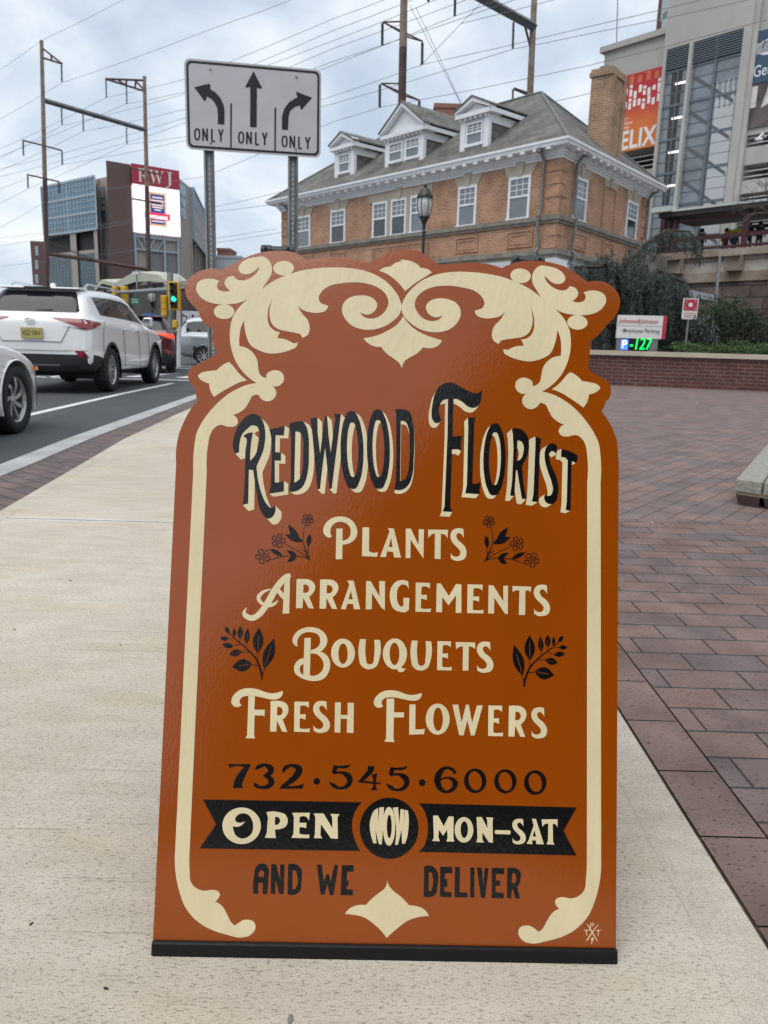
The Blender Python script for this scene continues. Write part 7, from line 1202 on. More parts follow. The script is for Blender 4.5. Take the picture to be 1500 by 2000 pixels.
'phone_number':'P-2193,2484c -1888,2486c -1908,2439 -1973,2289 -1998,2216 -1978,2171c -2116,2165c -2112,2214 -2067,2332 -1973,2447c -2131,2449 -2176,2430c;S-1824,2422,26 -1779,2456,52 -1697,2479,44 -1616,2437,81 -1632,2372,67 -1710,2338,22;S-1705,2338,22 -1636,2314,63 -1601,2260,85 -1641,2200,63 -1742,2181,37 -1807,2205,48 -1846,2244,7;S-1444,2390,26 -1418,2449,52 -1327,2483,37 -1233,2440,89 -1258,2358,89 -1347,2269,70 -1465,2190,37;P-1492,2177c -1438,2218c -1309,2208 -1217,2223 -1162,2247c -1178,2178c -1492,2168c;P-942,2279 -946,2259 -958,2243 -976,2234 -995,2234 -1014,2242 -1026,2257 -1031,2277 -1028,2297 -1016,2313 -998,2322 -978,2322 -960,2314 -947,2298;P-765,2495c -687,2489c -613,2494c -530,2512c -566,2472c -621,2458c -711,2460c -729,2387c -787,2400c;S-768,2386,22 -666,2402,33 -573,2366,74 -537,2300,74 -578,2221,52 -679,2193,33 -754,2226,52 -814,2269,11;P9,2487c 87,2481c 162,2487c 245,2505c 209,2464c 153,2450c 64,2452c 45,2379c -13,2392c;S6,2378,22 108,2394,33 202,2358,74 237,2292,74 196,2213,52 94,2185,33 19,2218,52 -41,2261,11;P-301,2495c -208,2494c -222,2437 -294,2350 -376,2285c -431,2280c -359,2367 -305,2441;S-426,2287,22 -311,2282,26 -180,2267,26 -107,2281,6;P-248,2382c -169,2402c -187,2289c -183,2216 -156,2180c -256,2173c -220,2224c -223,2324c;P489,2290 485,2270 473,2254 456,2245 436,2244 418,2253 405,2268 400,2288 404,2308 416,2324 434,2333 454,2333 472,2325 485,2309;S894,2420,41 847,2477,41 753,2493,41 680,2424,78 650,2324,86 690,2219,67 778,2172,33 870,2219,56 891,2301,71 821,2360,33 728,2351,22 673,2306,15;P1318,2332 1304,2260 1263,2203 1202,2170 1134,2169 1073,2199 1029,2255 1013,2326 1027,2397 1069,2455 1129,2488 1197,2489 1259,2459 1302,2402|1253,2349 1257,2292 1243,2243 1214,2211 1175,2202 1135,2218 1100,2256 1079,2309 1074,2365 1088,2415 1118,2447 1156,2456 1197,2439 1232,2401;P1730,2333 1716,2263 1674,2207 1613,2174 1546,2173 1484,2203 1441,2258 1425,2327 1439,2396 1481,2453 1541,2485 1609,2487 1671,2457 1714,2402|1665,2350 1669,2293 1655,2244 1625,2212 1586,2203 1546,2219 1512,2257 1490,2310 1486,2366 1500,2416 1530,2448 1568,2457 1609,2441 1643,2402;P2139,2325 2124,2253 2083,2196 2022,2163 1954,2161 1892,2192 1849,2248 1833,2318 1847,2390 1889,2448 1950,2481 2018,2482 2080,2452 2123,2395|2073,2341 2077,2285 2063,2236 2033,2203 1995,2195 1954,2211 1920,2249 1899,2302 1895,2358 1909,2408 1938,2440 1977,2449 2018,2432 2052,2394',
'ribbon_banner':'P-2515,2007c -363,2013c -440,1922 -487,1794 -493,1686 -467,1561 -418,1445 -374,1371c -2533,1364c -2326,1683c;P400,2014c 2554,2002c 2377,1688c 2556,1367c 406,1375c 477,1435 521,1544 537,1688 515,1832 467,1939;P407,1684 372,1508 265,1366 107,1286 -69,1283 -230,1357 -343,1495 -387,1668 -352,1844 -246,1987 -88,2068 89,2072 251,1997 364,1858',
'banner_lettering':'P-1722,1677 -1744,1572 -1813,1487 -1915,1439 -2030,1437 -2136,1481 -2211,1563 -2240,1667 -2219,1772 -2150,1857 -2048,1905 -1932,1908 -1827,1863 -1752,1781|-2073,1760 -2042,1809 -1978,1837 -1895,1817 -1843,1750 -1825,1669 -1840,1579 -1893,1525 -1975,1505 -2050,1539 -2085,1598 -2097,1664c -2045,1656 -1982,1679 -1938,1730c -2001,1711 -2051,1719;P-1653,1858c -1482,1860 -1398,1831 -1362,1759 -1383,1678 -1456,1641 -1529,1634c -1523,1559c -1512,1519c -1663,1520c -1638,1592c -1630,1790c|-1535,1797c -1489,1793 -1463,1748 -1486,1703 -1535,1693c;P-1306,1856c -1067,1861c -1076,1756c -1120,1809 -1203,1804c -1204,1726c -1109,1728c -1110,1656c -1153,1668 -1202,1664c -1200,1583c -1131,1571 -1067,1576c -1065,1526c -1305,1527c -1279,1581c -1280,1797c;P-1016,1853c -882,1855c -756,1663c -764,1807c -789,1852c -665,1850c -692,1808c -678,1526c -771,1528c -914,1714c -916,1570c -890,1529c -1001,1529c -990,1587c -991,1803c;P-234,1835 -205,1899 -145,1942c -136,1756c -128,1949c -67,1956c -71,1730 -85,1460c -124,1469c -176,1656c -155,1477c -198,1476c -242,1619 -254,1727;P91,1705 85,1593 64,1503 32,1453 -5,1452 -40,1501 -65,1590 -76,1702 -70,1813 -49,1904 -17,1954 20,1955 55,1906 80,1816|44,1702 43,1635 35,1581 22,1551 7,1551 -7,1580 -17,1634 -22,1701 -20,1768 -12,1822 0,1852 15,1853 29,1823 40,1769;P53,1949c 124,1960c 147,1735c 158,1933c 202,1931c 223,1736c 211,1925c 258,1917c 273,1809 269,1665 250,1539 227,1479c 190,1478c 177,1663c 135,1465c 93,1460c 105,1662 86,1806;P602,1857c 667,1858c 749,1719c 812,1850c 882,1848c 882,1569c 895,1519c 790,1518c 804,1567c 796,1675c 742,1593c 685,1673c 678,1583c 697,1520c 596,1522c 617,1564c;P1150,1678 1139,1605 1105,1545 1055,1512 999,1511 948,1542 912,1600 898,1674 909,1747 943,1807 993,1841 1049,1842 1101,1810 1136,1752|1078,1681 1074,1632 1060,1593 1041,1571 1018,1571 998,1592 984,1630 978,1679 982,1727 995,1766 1015,1788 1037,1789 1058,1768 1072,1729;P1192,1849c 1261,1850c 1343,1704c 1337,1812c 1322,1848c 1418,1846c 1410,1795c 1419,1513c 1364,1519c 1275,1648c 1274,1558c 1299,1514c 1193,1517c 1209,1575c;P1443,1670c 1452,1681c 1645,1681c 1658,1668c 1655,1638c 1644,1628c 1455,1630c 1444,1641c;P1826,1831c 1831,1735c 1803,1774 1769,1789 1745,1761 1763,1718 1818,1675 1855,1627 1864,1571 1840,1521 1786,1502 1725,1503 1687,1524c 1684,1580c 1711,1550 1752,1540 1785,1557 1792,1595 1757,1637 1710,1680 1682,1729 1681,1778 1708,1820 1769,1838 1809,1834;P1944,1842c 2000,1839c 2111,1506c 2007,1508c 2003,1554c 1947,1557c 1957,1505c 1874,1510c 1901,1552c 1970,1752c|1981,1689c 1956,1607c 2006,1605c;P2075,1835c 2294,1840c 2295,1731c 2261,1776 2228,1779c 2235,1541c 2254,1505c 2148,1507c 2166,1557c 2168,1783c 2122,1773 2089,1736c',
'delivery_lettering':'P-1796,787c -1788,1042 -1769,1136 -1728,1173 -1642,1174 -1601,1119 -1598,983 -1606,784c -1667,787c -1670,929c -1730,928c -1729,788c|-1726,1005c -1720,1075 -1693,1096 -1664,1076 -1664,1006c;P-1566,1176c -1501,1177c -1436,965c -1447,1174c -1387,1175c -1385,788c -1445,791c -1501,974c -1499,790c -1559,791c;P-1340,1176c -1221,1174 -1161,1116 -1153,949 -1167,834 -1230,787 -1333,789c|-1277,1097c -1233,1094 -1217,1052 -1218,885 -1239,853 -1271,853c;P-951,1179c -886,1180c -852,955c -818,1060c -786,1060c -759,956c -718,1181c -664,1178c -715,790c -767,789c -804,934c -836,792c -890,793c;P-616,1179c -454,1182c -456,1098c -543,1096c -544,977c -518,982c -520,910c -544,910c -543,866c -457,863c -459,788c -623,791c;P496,1185c 613,1183 670,1124 678,931 654,824 588,786 495,793c|560,1111c 597,1105 611,1058 610,908 593,865 560,865c;P713,1184c 875,1185c 874,1102c 777,1104c 776,1023c 811,1023c 811,923c 773,922c 774,858c 870,855c 869,789c 716,793c;P912,1186c 979,1183c 978,855c 1084,853c 1085,789c 913,790c;P1119,1181c 1174,1182c 1178,790c 1123,794c;P1207,1181c 1274,1182c 1297,953c 1311,1178c 1367,1180c 1324,789c 1266,792c;P1411,1185c 1578,1183c 1576,1104c 1468,1102c 1465,1020c 1524,1017c 1521,951c 1463,950c 1464,864c 1577,857c 1576,787c 1412,790c;P1618,1180c 1733,1182 1793,1144 1797,1037 1780,973 1754,940c 1798,789c 1731,788c 1699,907c 1681,906c 1678,789c 1620,792c|1683,1114c 1727,1111 1741,1068 1729,993 1684,986c',
'painter_mark':'S2704,476,7 2771,371,15 2844,255,9;S2854,468,7 2775,367,15 2701,257,15;S2757,486,9 2748,434,13 2742,392,7;S2748,477,9 2781,486,11 2792,467,11 2766,443,9;S2776,290,9 2771,254,13 2769,211,7;S2756,275,9 2778,294,11 2791,275,11 2769,250,9;S2664,390,9 2700,393,11 2740,398,9;S2700,393,13 2696,352,11 2705,319,7;S2826,391,9 2859,394,11 2892,394,9;S2859,394,13 2857,351,11 2849,317,7',
'flower_sprig':'S-1163,5264,7 -1192,5303,20 -1213,5352,23 -1255,5458,13 -1277,5532,10 -1270,5673,8 -1256,5748,7;S-1178,5278,13 -1276,5359,10 -1520,5482,8;S-1171,5274,10 -1258,5309,10 -1358,5320,10 -1556,5310,10 -1686,5266,8 -1752,5264,5;S-1207,5369,13 -1195,5460,8 -1185,5510,7;S-1202,5369,13 -1261,5400,10 -1299,5429,5;P-1325,5528c -1360,5544 -1406,5574 -1444,5616 -1471,5674 -1482,5721 -1493,5756c -1463,5736 -1421,5710 -1374,5667 -1345,5619 -1330,5566;P-1278,5524c -1316,5516 -1369,5514 -1422,5527 -1473,5560 -1507,5594 -1533,5617c -1498,5618 -1450,5622 -1390,5614 -1341,5590 -1302,5554;P-1205,5456c -1217,5480 -1227,5516 -1227,5553 -1213,5593 -1195,5621 -1183,5642c -1176,5619 -1165,5587 -1161,5545 -1169,5509 -1188,5477;P-1548,5316c -1577,5315 -1618,5321 -1659,5338 -1697,5368 -1722,5397 -1741,5417c -1714,5412 -1676,5408 -1630,5394 -1593,5370 -1564,5340;P-1355,5320c -1378,5319 -1410,5322 -1441,5335 -1470,5359 -1487,5383 -1501,5399c -1480,5397 -1450,5395 -1414,5385 -1387,5366 -1366,5341;P-1355,5332c -1362,5309 -1376,5279 -1400,5257 -1433,5243 -1463,5239 -1484,5235c -1474,5254 -1462,5281 -1439,5310 -1411,5326 -1379,5332;S-1198,5821,10 -1181,5795,13 -1156,5786,13 -1143,5806,10 -1144,5830,13 -1170,5835,13 -1198,5821,10;S-1219,5805,10 -1238,5781,13 -1240,5754,13 -1216,5747,10 -1194,5756,13 -1197,5783,13 -1219,5805,10;S-1241,5820,10 -1270,5831,13 -1296,5824,13 -1295,5800,10 -1280,5781,13 -1256,5792,13 -1241,5820,10;S-1234,5845,10 -1232,5876,13 -1247,5899,13 -1270,5891,10 -1283,5870,13 -1265,5851,13 -1234,5845,10;S-1207,5847,10 -1178,5854,13 -1161,5875,13 -1176,5894,10 -1199,5901,13 -1212,5877,13 -1207,5847,10;P-1205,5828 -1206,5821 -1210,5816 -1216,5813 -1223,5813 -1229,5816 -1233,5821 -1235,5827 -1234,5834 -1230,5839 -1224,5842 -1217,5842 -1211,5839 -1207,5834;S-1591,5528,10 -1563,5504,13 -1532,5502,13 -1524,5530,10 -1534,5556,13 -1565,5553,13 -1591,5528,10;S-1608,5502,10 -1622,5469,13 -1614,5438,13 -1586,5439,10 -1563,5456,13 -1577,5485,13 -1608,5502,10;S-1639,5511,10 -1675,5514,13 -1701,5497,13 -1692,5470,10 -1668,5454,13 -1645,5476,13 -1639,5511,10;S-1640,5542,10 -1648,5577,13 -1673,5598,13 -1695,5580,10 -1703,5553,13 -1675,5538,13 -1640,5542,10;S-1610,5553,10 -1580,5572,13 -1568,5601,13 -1592,5617,10 -1620,5616,13 -1626,5585,13 -1610,5553,10;P-1603,5528 -1604,5521 -1608,5516 -1614,5513 -1620,5513 -1626,5515 -1631,5520 -1632,5527 -1631,5533 -1627,5539 -1621,5542 -1615,5542 -1609,5539 -1604,5534;S-1797,5294,10 -1783,5258,13 -1755,5240,13 -1733,5261,10 -1729,5291,13 -1760,5304,13 -1797,5294,10;S-1827,5279,10 -1857,5255,13 -1865,5222,13 -1838,5208,10 -1808,5213,13 -1806,5246,13 -1827,5279,10;S-1851,5303,10 -1884,5324,13 -1918,5322,13 -1922,5292,10 -1908,5265,13 -1875,5273,13 -1851,5303,10;S-1836,5333,10 -1826,5370,13 -1839,5401,13 -1869,5397,10 -1890,5375,13 -1873,5347,13 -1836,5333,10;S-1803,5327,10 -1764,5329,13 -1739,5351,13 -1752,5378,10 -1780,5392,13 -1801,5366,13 -1803,5327,10;P-1808,5308 -1809,5301 -1813,5296 -1819,5293 -1826,5293 -1832,5295 -1836,5300 -1838,5307 -1837,5313 -1833,5319 -1827,5322 -1820,5322 -1814,5319 -1810,5314',
'leaf_sprig':'S-1780,3619,17 -1786,3706,27 -1857,3888,24 -1996,4035,17 -2152,4157,13 -2248,4238,7;S-1774,3690,13 -1736,3791,8;S-1853,3885,10 -1843,3980,8;S-2014,4054,8 -2002,4105,8;S-2100,4103,8 -2097,4166,8;S-2178,4176,7 -2176,4198,7;S-2190,4167,8 -2262,4166,7;S-2100,4099,8 -2191,4067,8;S-1953,3989,10 -2071,3991,8;S-1823,3805,12 -1922,3828,8;P-1756,3774c -1771,3833 -1780,3918 -1763,4005 -1715,4091 -1663,4149 -1628,4194c -1654,4110c -1684,4027c -1735,3859c;P-1754,3773c -1709,3815 -1655,3881 -1621,3962 -1613,4061 -1624,4137 -1628,4194c -1653,4109c -1674,4024c -1725,3856c;P-1852,3980c -1882,4023 -1913,4086 -1920,4157 -1898,4234 -1865,4289 -1844,4331c -1846,4261c -1852,4191c -1855,4050c;P-1851,3980c -1819,4021 -1785,4084 -1775,4154 -1794,4231 -1824,4288 -1844,4331c -1845,4261c -1842,4190c -1845,4050c;P-2008,4101c -2023,4128 -2037,4167 -2039,4210 -2025,4256 -2006,4289 -1993,4314c -1996,4272c -2002,4229c -2007,4144c;P-2007,4101c -1989,4126 -1969,4163 -1962,4205 -1969,4253 -1984,4288 -1993,4314c -1996,4272c -1996,4229c -2002,4144c;P-2098,4163c -2113,4184 -2129,4217 -2133,4253 -2123,4292 -2106,4321 -2095,4342c -2096,4306c -2099,4270c -2099,4199c;P-2097,4163c -2081,4184 -2064,4216 -2059,4252 -2069,4292 -2085,4320 -2095,4342c -2096,4306c -2094,4270c -2094,4199c;P-2177,4186c -2187,4202 -2197,4225 -2201,4252 -2195,4281 -2186,4302 -2180,4318c -2174,4302 -2164,4282 -2157,4253 -2159,4226 -2168,4202;P-2243,4233c -2261,4238 -2283,4250 -2299,4268 -2308,4295 -2309,4317 -2311,4334c -2296,4326 -2276,4316 -2254,4298 -2244,4276 -2241,4252;P-2254,4166c -2269,4153 -2290,4141 -2314,4139 -2340,4148 -2358,4162 -2372,4172c -2357,4179 -2338,4192 -2311,4199 -2288,4194 -2267,4180;P-2186,4064c -2207,4050 -2237,4038 -2268,4038 -2300,4053 -2323,4073 -2340,4085c -2320,4093 -2293,4106 -2258,4111 -2228,4103 -2202,4083;P-2066,3994c -2082,3970 -2109,3942 -2143,3929 -2185,3933 -2218,3946 -2242,3954c -2207,3962c -2171,3967c -2100,3984c;P-2066,3995c -2091,4010 -2128,4023 -2165,4020 -2200,3999 -2224,3972 -2242,3954c -2207,3963c -2172,3974c -2102,3990c;P-1922,3832c -1948,3791 -1990,3746 -2042,3727 -2106,3739 -2156,3768 -2192,3786c -2138,3795c -2083,3799c -1975,3818c;P-1922,3834c -1961,3864 -2016,3892 -2072,3892 -2127,3858 -2164,3814 -2192,3786c -2138,3795c -2085,3810c -1977,3829c',
'flower_sprig_right':'S1243,5304,7 1273,5343,20 1294,5392,23 1335,5499,13 1358,5572,10 1350,5714,8 1336,5789,7;S1259,5319,13 1357,5399,10 1601,5522,8;S1252,5314,10 1339,5350,10 1438,5360,10 1636,5351,10 1767,5306,8 1833,5305,5;S1288,5409,13 1276,5500,8 1266,5550,7;S1283,5409,13 1342,5440,10 1379,5469,5;P1405,5568c 1441,5584 1486,5614 1524,5656 1551,5714 1563,5762 1573,5796c 1544,5776 1501,5751 1455,5708 1425,5659 1410,5607;P1359,5564c 1397,5556 1449,5554 1502,5567 1554,5600 1587,5634 1614,5657c 1579,5658 1531,5663 1470,5654 1421,5630 1383,5594;P1286,5496c 1298,5521 1308,5556 1307,5593 1293,5633 1275,5661 1263,5683c 1257,5659 1246,5628 1242,5586 1250,5549 1269,5517;P1628,5356c 1658,5356 1699,5362 1740,5378 1778,5409 1803,5437 1822,5457c 1794,5452 1757,5449 1710,5434 1674,5411 1645,5380;P1435,5360c 1459,5359 1491,5362 1522,5375 1550,5400 1568,5423 1582,5440c 1560,5437 1531,5435 1495,5425 1467,5406 1447,5381;P1436,5372c 1442,5349 1457,5320 1480,5297 1514,5283 1543,5279 1565,5275c 1555,5294 1543,5321 1520,5350 1492,5366 1460,5372;S1279,5861,10 1262,5835,13 1237,5826,13 1223,5846,10 1225,5870,13 1251,5875,13 1279,5861,10;S1300,5845,10 1319,5821,13 1320,5794,13 1297,5788,10 1275,5796,13 1278,5823,13 1300,5845,10;S1322,5860,10 1351,5871,13 1376,5864,13 1376,5840,10 1360,5821,13 1336,5832,13 1322,5860,10;S1315,5886,10 1313,5916,13 1328,5939,13 1351,5931,10 1364,5911,13 1345,5891,13 1315,5886,10;S1288,5887,10 1258,5894,13 1242,5915,13 1257,5935,10 1280,5941,13 1293,5917,13 1288,5887,10;P1286,5868 1287,5862 1291,5856 1297,5853 1303,5853 1310,5856 1314,5861 1316,5867 1314,5874 1310,5879 1304,5882 1298,5882 1292,5880 1287,5875;S1671,5568,10 1644,5545,13 1613,5543,13 1605,5570,10 1614,5596,13 1645,5593,13 1671,5568,10;S1689,5542,10 1703,5509,13 1695,5478,13 1666,5479,10 1644,5496,13 1657,5525,13 1689,5542,10;S1719,5551,10 1755,5554,13 1781,5537,13 1772,5510,10 1749,5494,13 1726,5516,13 1719,5551,10;S1720,5583,10 1729,5618,13 1754,5638,13 1776,5621,10 1783,5593,13 1756,5578,13 1720,5583,10;S1691,5593,10 1660,5612,13 1649,5641,13 1672,5657,10 1701,5656,13 1707,5626,13 1691,5593,10;P1683,5568 1685,5561 1689,5556 1694,5553 1701,5553 1707,5556 1711,5561 1713,5567 1712,5574 1708,5579 1702,5582 1695,5582 1689,5579 1685,5574;S1878,5334,10 1864,5298,13 1835,5280,13 1814,5301,10 1810,5331,13 1841,5344,13 1878,5334,10;S1908,5319,10 1938,5295,13 1946,5262,13 1919,5248,10 1889,5253,13 1887,5287,13 1908,5319,10;S1932,5343,10 1965,5364,13 1998,5362,13 2003,5332,10 1989,5305,13 1956,5313,13 1932,5343,10;S1917,5373,10 1907,5410,13 1920,5442,13 1950,5437,10 1971,5416,13 1953,5387,13 1917,5373,10;S1883,5368,10 1845,5370,13 1819,5391,13 1833,5418,10 1860,5432,13 1882,5406,13 1883,5368,10;P1889,5348 1890,5341 1894,5336 1900,5333 1906,5333 1913,5336 1917,5341 1919,5347 1917,5354 1913,5359 1908,5362 1901,5362 1895,5359 1891,5354',
'leaf_sprig_right':'S1822,3603,17 1829,3691,27 1899,3872,24 2039,4019,17 2195,4141,13 2291,4222,7;S1816,3674,13 1778,3775,8;S1896,3869,10 1885,3964,8;S2056,4039,8 2045,4089,8;S2142,4087,8 2140,4151,8;S2221,4160,7 2218,4182,7;S2232,4152,8 2305,4150,7;S2142,4084,8 2234,4052,8;S1995,3973,10 2113,3976,8;S1866,3790,12 1964,3813,8;P1798,3758c 1814,3818 1822,3903 1805,3989 1757,4076 1706,4134 1671,4178c 1696,4094c 1726,4011c 1777,3844c;P1797,3758c 1751,3799 1697,3865 1663,3947 1655,4045 1666,4122 1671,4178c 1696,4094c 1716,4008c 1767,3841c;P1895,3964c 1925,4007 1955,4071 1963,4141 1941,4218 1907,4274 1886,4315c 1888,4245c 1894,4175c 1897,4034c;P1893,3964c 1861,4006 1828,4068 1818,4138 1836,4216 1867,4273 1886,4315c 1887,4245c 1884,4175c 1887,4034c;P2050,4086c 2065,4112 2080,4152 2081,4195 2067,4241 2048,4274 2036,4299c 2039,4256c 2044,4214c 2050,4128c;P2049,4086c 2031,4110 2012,4147 2004,4190 2012,4237 2027,4272 2036,4299c 2038,4256c 2039,4213c 2044,4128c;P2140,4147c 2156,4169 2172,4201 2176,4237 2165,4276 2148,4305 2138,4326c 2138,4290c 2141,4255c 2142,4183c;P2139,4147c 2123,4169 2106,4201 2102,4236 2112,4276 2128,4305 2138,4326c 2138,4290c 2136,4255c 2137,4183c;P2220,4170c 2230,4186 2240,4210 2243,4236 2238,4265 2229,4287 2223,4303c 2216,4287 2206,4266 2199,4237 2201,4211 2210,4187;P2285,4217c 2303,4223 2325,4234 2342,4253 2350,4279 2351,4302 2353,4318c 2339,4310 2318,4301 2297,4283 2286,4261 2284,4236;P2296,4150c 2311,4138 2333,4125 2357,4123 2382,4133 2400,4147 2414,4156c 2400,4164 2380,4176 2354,4183 2330,4179 2310,4164;P2228,4048c 2249,4035 2279,4023 2310,4022 2343,4037 2365,4057 2382,4070c 2362,4078 2335,4090 2300,4096 2270,4087 2245,4067;P2108,3979c 2125,3954 2152,3927 2186,3913 2228,3917 2261,3931 2285,3939c 2249,3947c 2213,3952c 2143,3968c;P2108,3980c 2134,3995 2170,4007 2207,4005 2243,3983 2266,3956 2285,3939c 2249,3947c 2215,3958c 2144,3974c;P1964,3817c 1990,3775 2033,3731 2085,3711 2148,3724 2198,3752 2235,3770c 2180,3779c 2125,3783c 2017,3802c;P1964,3818c 2003,3848 2058,3876 2114,3876 2169,3843 2206,3799 2235,3770c 2181,3780c 2127,3795c 2019,3814c',
}
# ================================================================== the hand-painted A-frame sign
LEAN = R(16.5)
bR = Vector((.619, .008, 0)).normalized(); bB = Vector((-bR.y, bR.x, 0)); bU = bB*math.sin(LEAN)+Vector((0, 0, 1))*math.cos(LEAN); bN = bR.cross(bU)
BP = Vector((.0185, .861, 0))
BM = frame(BP, bR, bU)                            # board frame: x along the foot, y up the board, z out of the painted face
def catmull(P):
    """closed loop of (x, y, corner) -> dense polygon, smooth except at corners"""
    n = len(P); o = []
    for i in range(n):
        a, b = P[i], P[(i+1) % n]; L_ = math.hypot(b[0]-a[0], b[1]-a[1])
        if (a[2] and b[2]) or L_ < 1e-5: o.append(a[:2]); continue
        p0 = P[i-1] if not a[2] else None; p3 = P[(i+2) % n] if not b[2] else None
        def tan(l, c, r_):
            d1 = math.hypot(c[0]-l[0], c[1]-l[1])+1e-9; d2 = math.hypot(r_[0]-c[0], r_[1]-c[1])+1e-9
            return [((c[k]-l[k])/d1*d2+(r_[k]-c[k])/d2*d1)/(d1+d2) for k in (0, 1)]
        ta = tan(p0, a, b) if p0 else None; tb = tan(a, b, p3) if p3 else None
        ch = [(b[k]-a[k])/L_ for k in (0, 1)]
        if ta is None: ta = [2*ch[k]-tb[k] if tb else ch[k] for k in (0, 1)]
        if tb is None: tb = [2*ch[k]-ta[k] for k in (0, 1)]
        m_ = max(2, min(10, int(L_/.0022)))
        for q in range(m_):
            t = q/m_; h1 = 2*t**3-3*t**2+1; h2 = t**3-2*t**2+t; h3 = -2*t**3+3*t**2; h4 = t**3-t**2
            o.append(tuple(h1*a[k]+h2*L_*ta[k]+h3*b[k]+h4*L_*tb[k] for k in (0, 1)))
    return o
def strokepoly(S):
    P = []; n = len(S)
    for i in range(n-1):                           # resample the centre line
        p0 = S[max(i-1, 0)]; a = S[i]; b = S[i+1]; p3 = S[min(i+2, n-1)]
        for q in range(5):
            t = q/5; P.append(tuple(.5*((2*a[k])+(b[k]-p0[k])*t+(2*p0[k]-5*a[k]+4*b[k]-p3[k])*t*t+(-p0[k]+3*a[k]-3*b[k]+p3[k])*t**3) for k in (0, 1, 2)))
    P.append(S[-1]); l = []; r_ = []
    for i, p in enumerate(P):
        a = P[max(i-1, 0)]; b = P[min(i+1, len(P)-1)]; dx, dy = b[0]-a[0], b[1]-a[1]; d = math.hypot(dx, dy)+1e-9
        w = max(p[2], .0004)/2; l.append((p[0]-dy/d*w, p[1]+dx/d*w)); r_.append((p[0]+dy/d*w, p[1]-dx/d*w))
    return [q for i in range(len(P)-1) for q in ([l[i], r_[i], r_[i+1]], [l[i], r_[i+1], l[i+1]])]
def num(t): return [float(v)/10000 for v in t.rstrip('c').split(',')]
def parse(lp): return [(*num(t), t.endswith('c')) for t in lp.split()]
def tris(loops):
    V = [Vector((x, y, 0)) for lp in loops for x, y in lp]
    T = geometry.tessellate_polygon([[Vector((x, y, 0)) for x, y in lp] for lp in loops])
    return [[(V[i].x, V[i].y) for i in t] for t in T]
def union(polys):
    """union of overlapping flat polygons -> vertices, triangles"""
    vs = []; fs = []
    for p in polys:
        ar = sum(p[i][0]*p[(i+1) % len(p)][1]-p[(i+1) % len(p)][0]*p[i][1] for i in range(len(p)))
        if abs(ar) < 1e-11: continue
        if ar < 0: p = p[::-1]
        b = len(vs); vs += [Vector(q) for q in p]; fs.append(list(range(b, b+len(p))))
    r_ = geometry.delaunay_2d_cdt(vs, [], fs, 1, 1e-6)
    return r_[0], [f for f, og in zip(r_[2], r_[5]) if og]
def ink(name, keys, m, parent, z, group_items=None, label=None):
    V = []; T = []; allp = []
    for key in keys:
        items = ART[key].split(';')
        if group_items: items = [it for i, it in enumerate(items) if i in group_items]
        for it in items:
            k = it[0]; body = it[1:]
            if k == 'S': polys = strokepoly([tuple(num(t)) for t in body.split()])
            elif k == 'P': polys = tris([catmull(parse(lp)) for lp in body.split('|')])
            else:
                lps = body.split('|'); v = num(lps[0]); loops = [catmull(parse(lp)) for lp in lps[1:]]
                cp = [[(x+v[0], y+v[1]) for x, y in lp] for lp in loops]; polys = tris(cp)
                for lp in loops:
                    for i in range(len(lp)):
                        a, b = lp[i], lp[(i+1) % len(lp)]; polys.append([a, b, (b[0]+v[0], b[1]+v[1]), (a[0]+v[0], a[1]+v[1])])
            allp += polys
    vv, T = union(allp); V = [(p.x, p.y, z) for p in vv]
    me = bpy.data.meshes.new(name); me.from_pydata(V, [], T)
    bm = bmesh.new(); bm.from_mesh(me); bmesh.ops.remove_doubles(bm, verts=bm.verts, dist=1e-6)
    for f in bm.faces:
        if f.normal.z < 0: f.normal_flip()
    bm.to_mesh(me); bm.free(); me.materials.append(m); o = bpy.data.objects.new(name, me); link(o, parent)
    if label: o['label'] = label
    return o
def gloss(name, col, rough, bump, sc, stretch=(1, 1, 1), var=.06, spec=.5):
    m = mat(name, col, rough, var=var, vscale=14, bump=bump, bscale=sc, stretch=stretch, spec=spec); return m
paint_o = gloss('orange_enamel', (.290, .056, .0), .11, .02, 260, (1, .5, 1), .04, spec=.60)
paint_o.node_tree.nodes['Principled BSDF'].inputs['Coat Weight'].default_value = .0; paint_o.node_tree.nodes['Principled BSDF'].inputs['Coat Roughness'].default_value = .12
paint_c = gloss('cream_enamel', (.70, .60, .375), .32, .07, 150, (1, .35, 1), .08)
paint_k = gloss('black_enamel', (.004, .004, .005), .17, .05, 190, (1.5, .6, 1), .2, spec=.5)
edge_w = mat('raw_edge', (.42, .17, .085), .8, var=.4, vscale=30, bump=.5, bscale=120)
blk = mat('black_rail', (.006, .006, .0065), .34, spec=.3, bump=.1, bscale=60)
sign = thing('a_frame_sign', 'orange hand-painted florist sandwich board with cream scrollwork standing on the concrete sidewalk', 'sign', (0, 0, 0)); sign.matrix_basis = BM
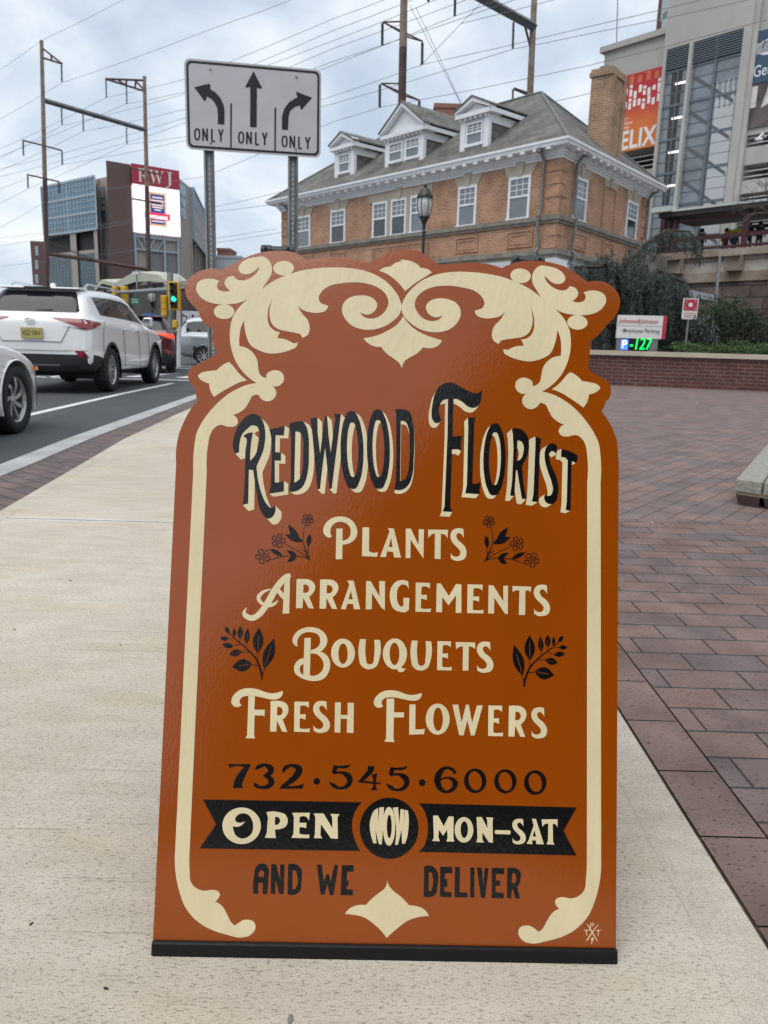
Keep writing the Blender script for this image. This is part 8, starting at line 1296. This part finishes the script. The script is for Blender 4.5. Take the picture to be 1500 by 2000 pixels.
def slab(name, loop, z0, z1, parent, mats, M=None):
    n = len(loop); T = geometry.tessellate_polygon([[Vector((x, y, 0)) for x, y in loop]])
    vs = [(x, y, z1) for x, y in loop]+[(x, y, z0) for x, y in loop]; fs = []; mi = []
    for t in T:
        a, b, c = [Vector(vs[i]) for i in t]
        if (b-a).cross(c-a).z < 0: t = t[::-1]
        fs += [tuple(t), tuple(i+n for i in t[::-1])]; mi += [0, 0]
    for i in range(n): fs.append((i, (i+1) % n, (i+1) % n+n, i+n)); mi.append(1)
    me = bpy.data.meshes.new(name); me.from_pydata(vs, [], fs)
    if M: me.transform(M)
    bm = bmesh.new(); bm.from_mesh(me); bmesh.ops.recalc_face_normals(bm, faces=bm.faces); bm.to_mesh(me); bm.free()
    for q in mats: me.materials.append(q)
    me.polygons.foreach_set('material_index', mi); return link(bpy.data.objects.new(name, me), parent)
OUTL = catmull(parse(ART['outline'].split(';')[0][1:]))
fb = slab('front_board', OUTL, -.0125, 0, sign, [paint_o, edge_w])
TOPY = max(p[1] for p in OUTL)
# rear leaf of the A-frame: same outline, hinged at the top and leaning the other way
HY = TOPY-.012
Mb = Matrix.Translation((0, HY, -.022)) @ Matrix.Rotation(2*LEAN, 4, 'X') @ Matrix.Translation((0, -HY, 0))
bk = slab('rear_board', [(x*.995, y) for x, y in OUTL], -.0125, 0, sign, [paint_o, edge_w], Mb)
rail = MB(); rail.box((-.0002, .0055, -.006), (.6225, .0225, .024)); ro_ = rail.build('base_rail', blk, sign, world=False)
bv = ro_.modifiers.new('bevel', 'BEVEL'); bv.width = .003; bv.segments = 2
r2 = MB(); r2.box((0, .0055, -.006), (.62, .0225, .024)); r2o = r2.build('base_rail', blk, sign, world=False); r2o.data.transform(Mb)
def loc2(px, py):
    d = ray(px, py); k = (BP-EYE).dot(bN)/d.dot(bN); p = EYE+d*k-BP; return p.dot(bR), p.dot(bU)
for px, py in ((540, 487), (1034, 507)):
    hx, hy = loc2(px, py); h = MB()
    Mx = Matrix.Rotation(math.pi/2, 3, 'Y')
    h.lathe([(.0075, -.0235), (.009, -.022), (.009, -.009), (.0078, -.0085), (.0078, .0085), (.009, .009), (.009, .022), (.0075, .0235)], (hx, hy+.0015, -.012), 14, Mx)
    h.box((hx, hy-.014, -.0145), (.042, .03, .004)); h.box((hx-.017, hy-.006, -.011), (.012, .016, .014)); h.box((hx+.017, hy-.006, -.011), (.012, .016, .014))
    hh = h.build('hinge', mat('hinge_black', (.018, .021, .026), .42), sign, world=False)
    for s in (-1, 1):
        sc = MB(); sc.lathe([(.0025, 0), (.0025, .001), (.0012, .0016)], (hx+s*.016, hy+.003, -.0035), 8); sc.build('screw', blk, hh, world=False)
zc, zk, zt = .00035, .0006, .0009
ink('scroll_border', ['scroll_border'], paint_c, fb, zc, set(range(0, 4))); ink('scroll_border', ['scroll_border'], paint_c, fb, zc, set(range(4, 8)))
ink('top_ornament', ['top_ornament'], paint_c, fb, zc); ink('bottom_ornament', ['bottom_ornament'], paint_c, fb, zc)
def rng(a, b): return set(range(a, b))
for a, b in ((0, 7), (7, 14)): ink('title_shade', ['title_shade'], paint_c, fb, zc, rng(a, b)); ink('title_lettering', ['title_lettering'], paint_k, fb, zk, rng(a, b))
for a, b in ((0, 7), (7, 22), (22, 33), (33, 39), (39, 99)): ink('service_lettering', ['service_lettering'], paint_c, fb, zc, rng(a, b))
ink('phone_number', ['phone_number'], paint_k, fb, zc)
for a in range(3): ink('ribbon_banner' if a < 2 else 'round_badge', ['ribbon_banner'], paint_k, fb, zc, {a})
for a, b in ((0, 4), (4, 7), (7, 99)): ink('banner_lettering', ['banner_lettering'], paint_c, fb, zk, rng(a, b))
for a, b in ((0, 3), (3, 5), (5, 99)): ink('delivery_lettering', ['delivery_lettering'], paint_k, fb, zc, rng(a, b))
ink('painter_mark', ['painter_mark'], paint_c, fb, zc)
for k in ('flower_sprig', 'flower_sprig_right', 'leaf_sprig', 'leaf_sprig_right'): ink(k.replace('_right', ''), [k], paint_k, fb, zc)
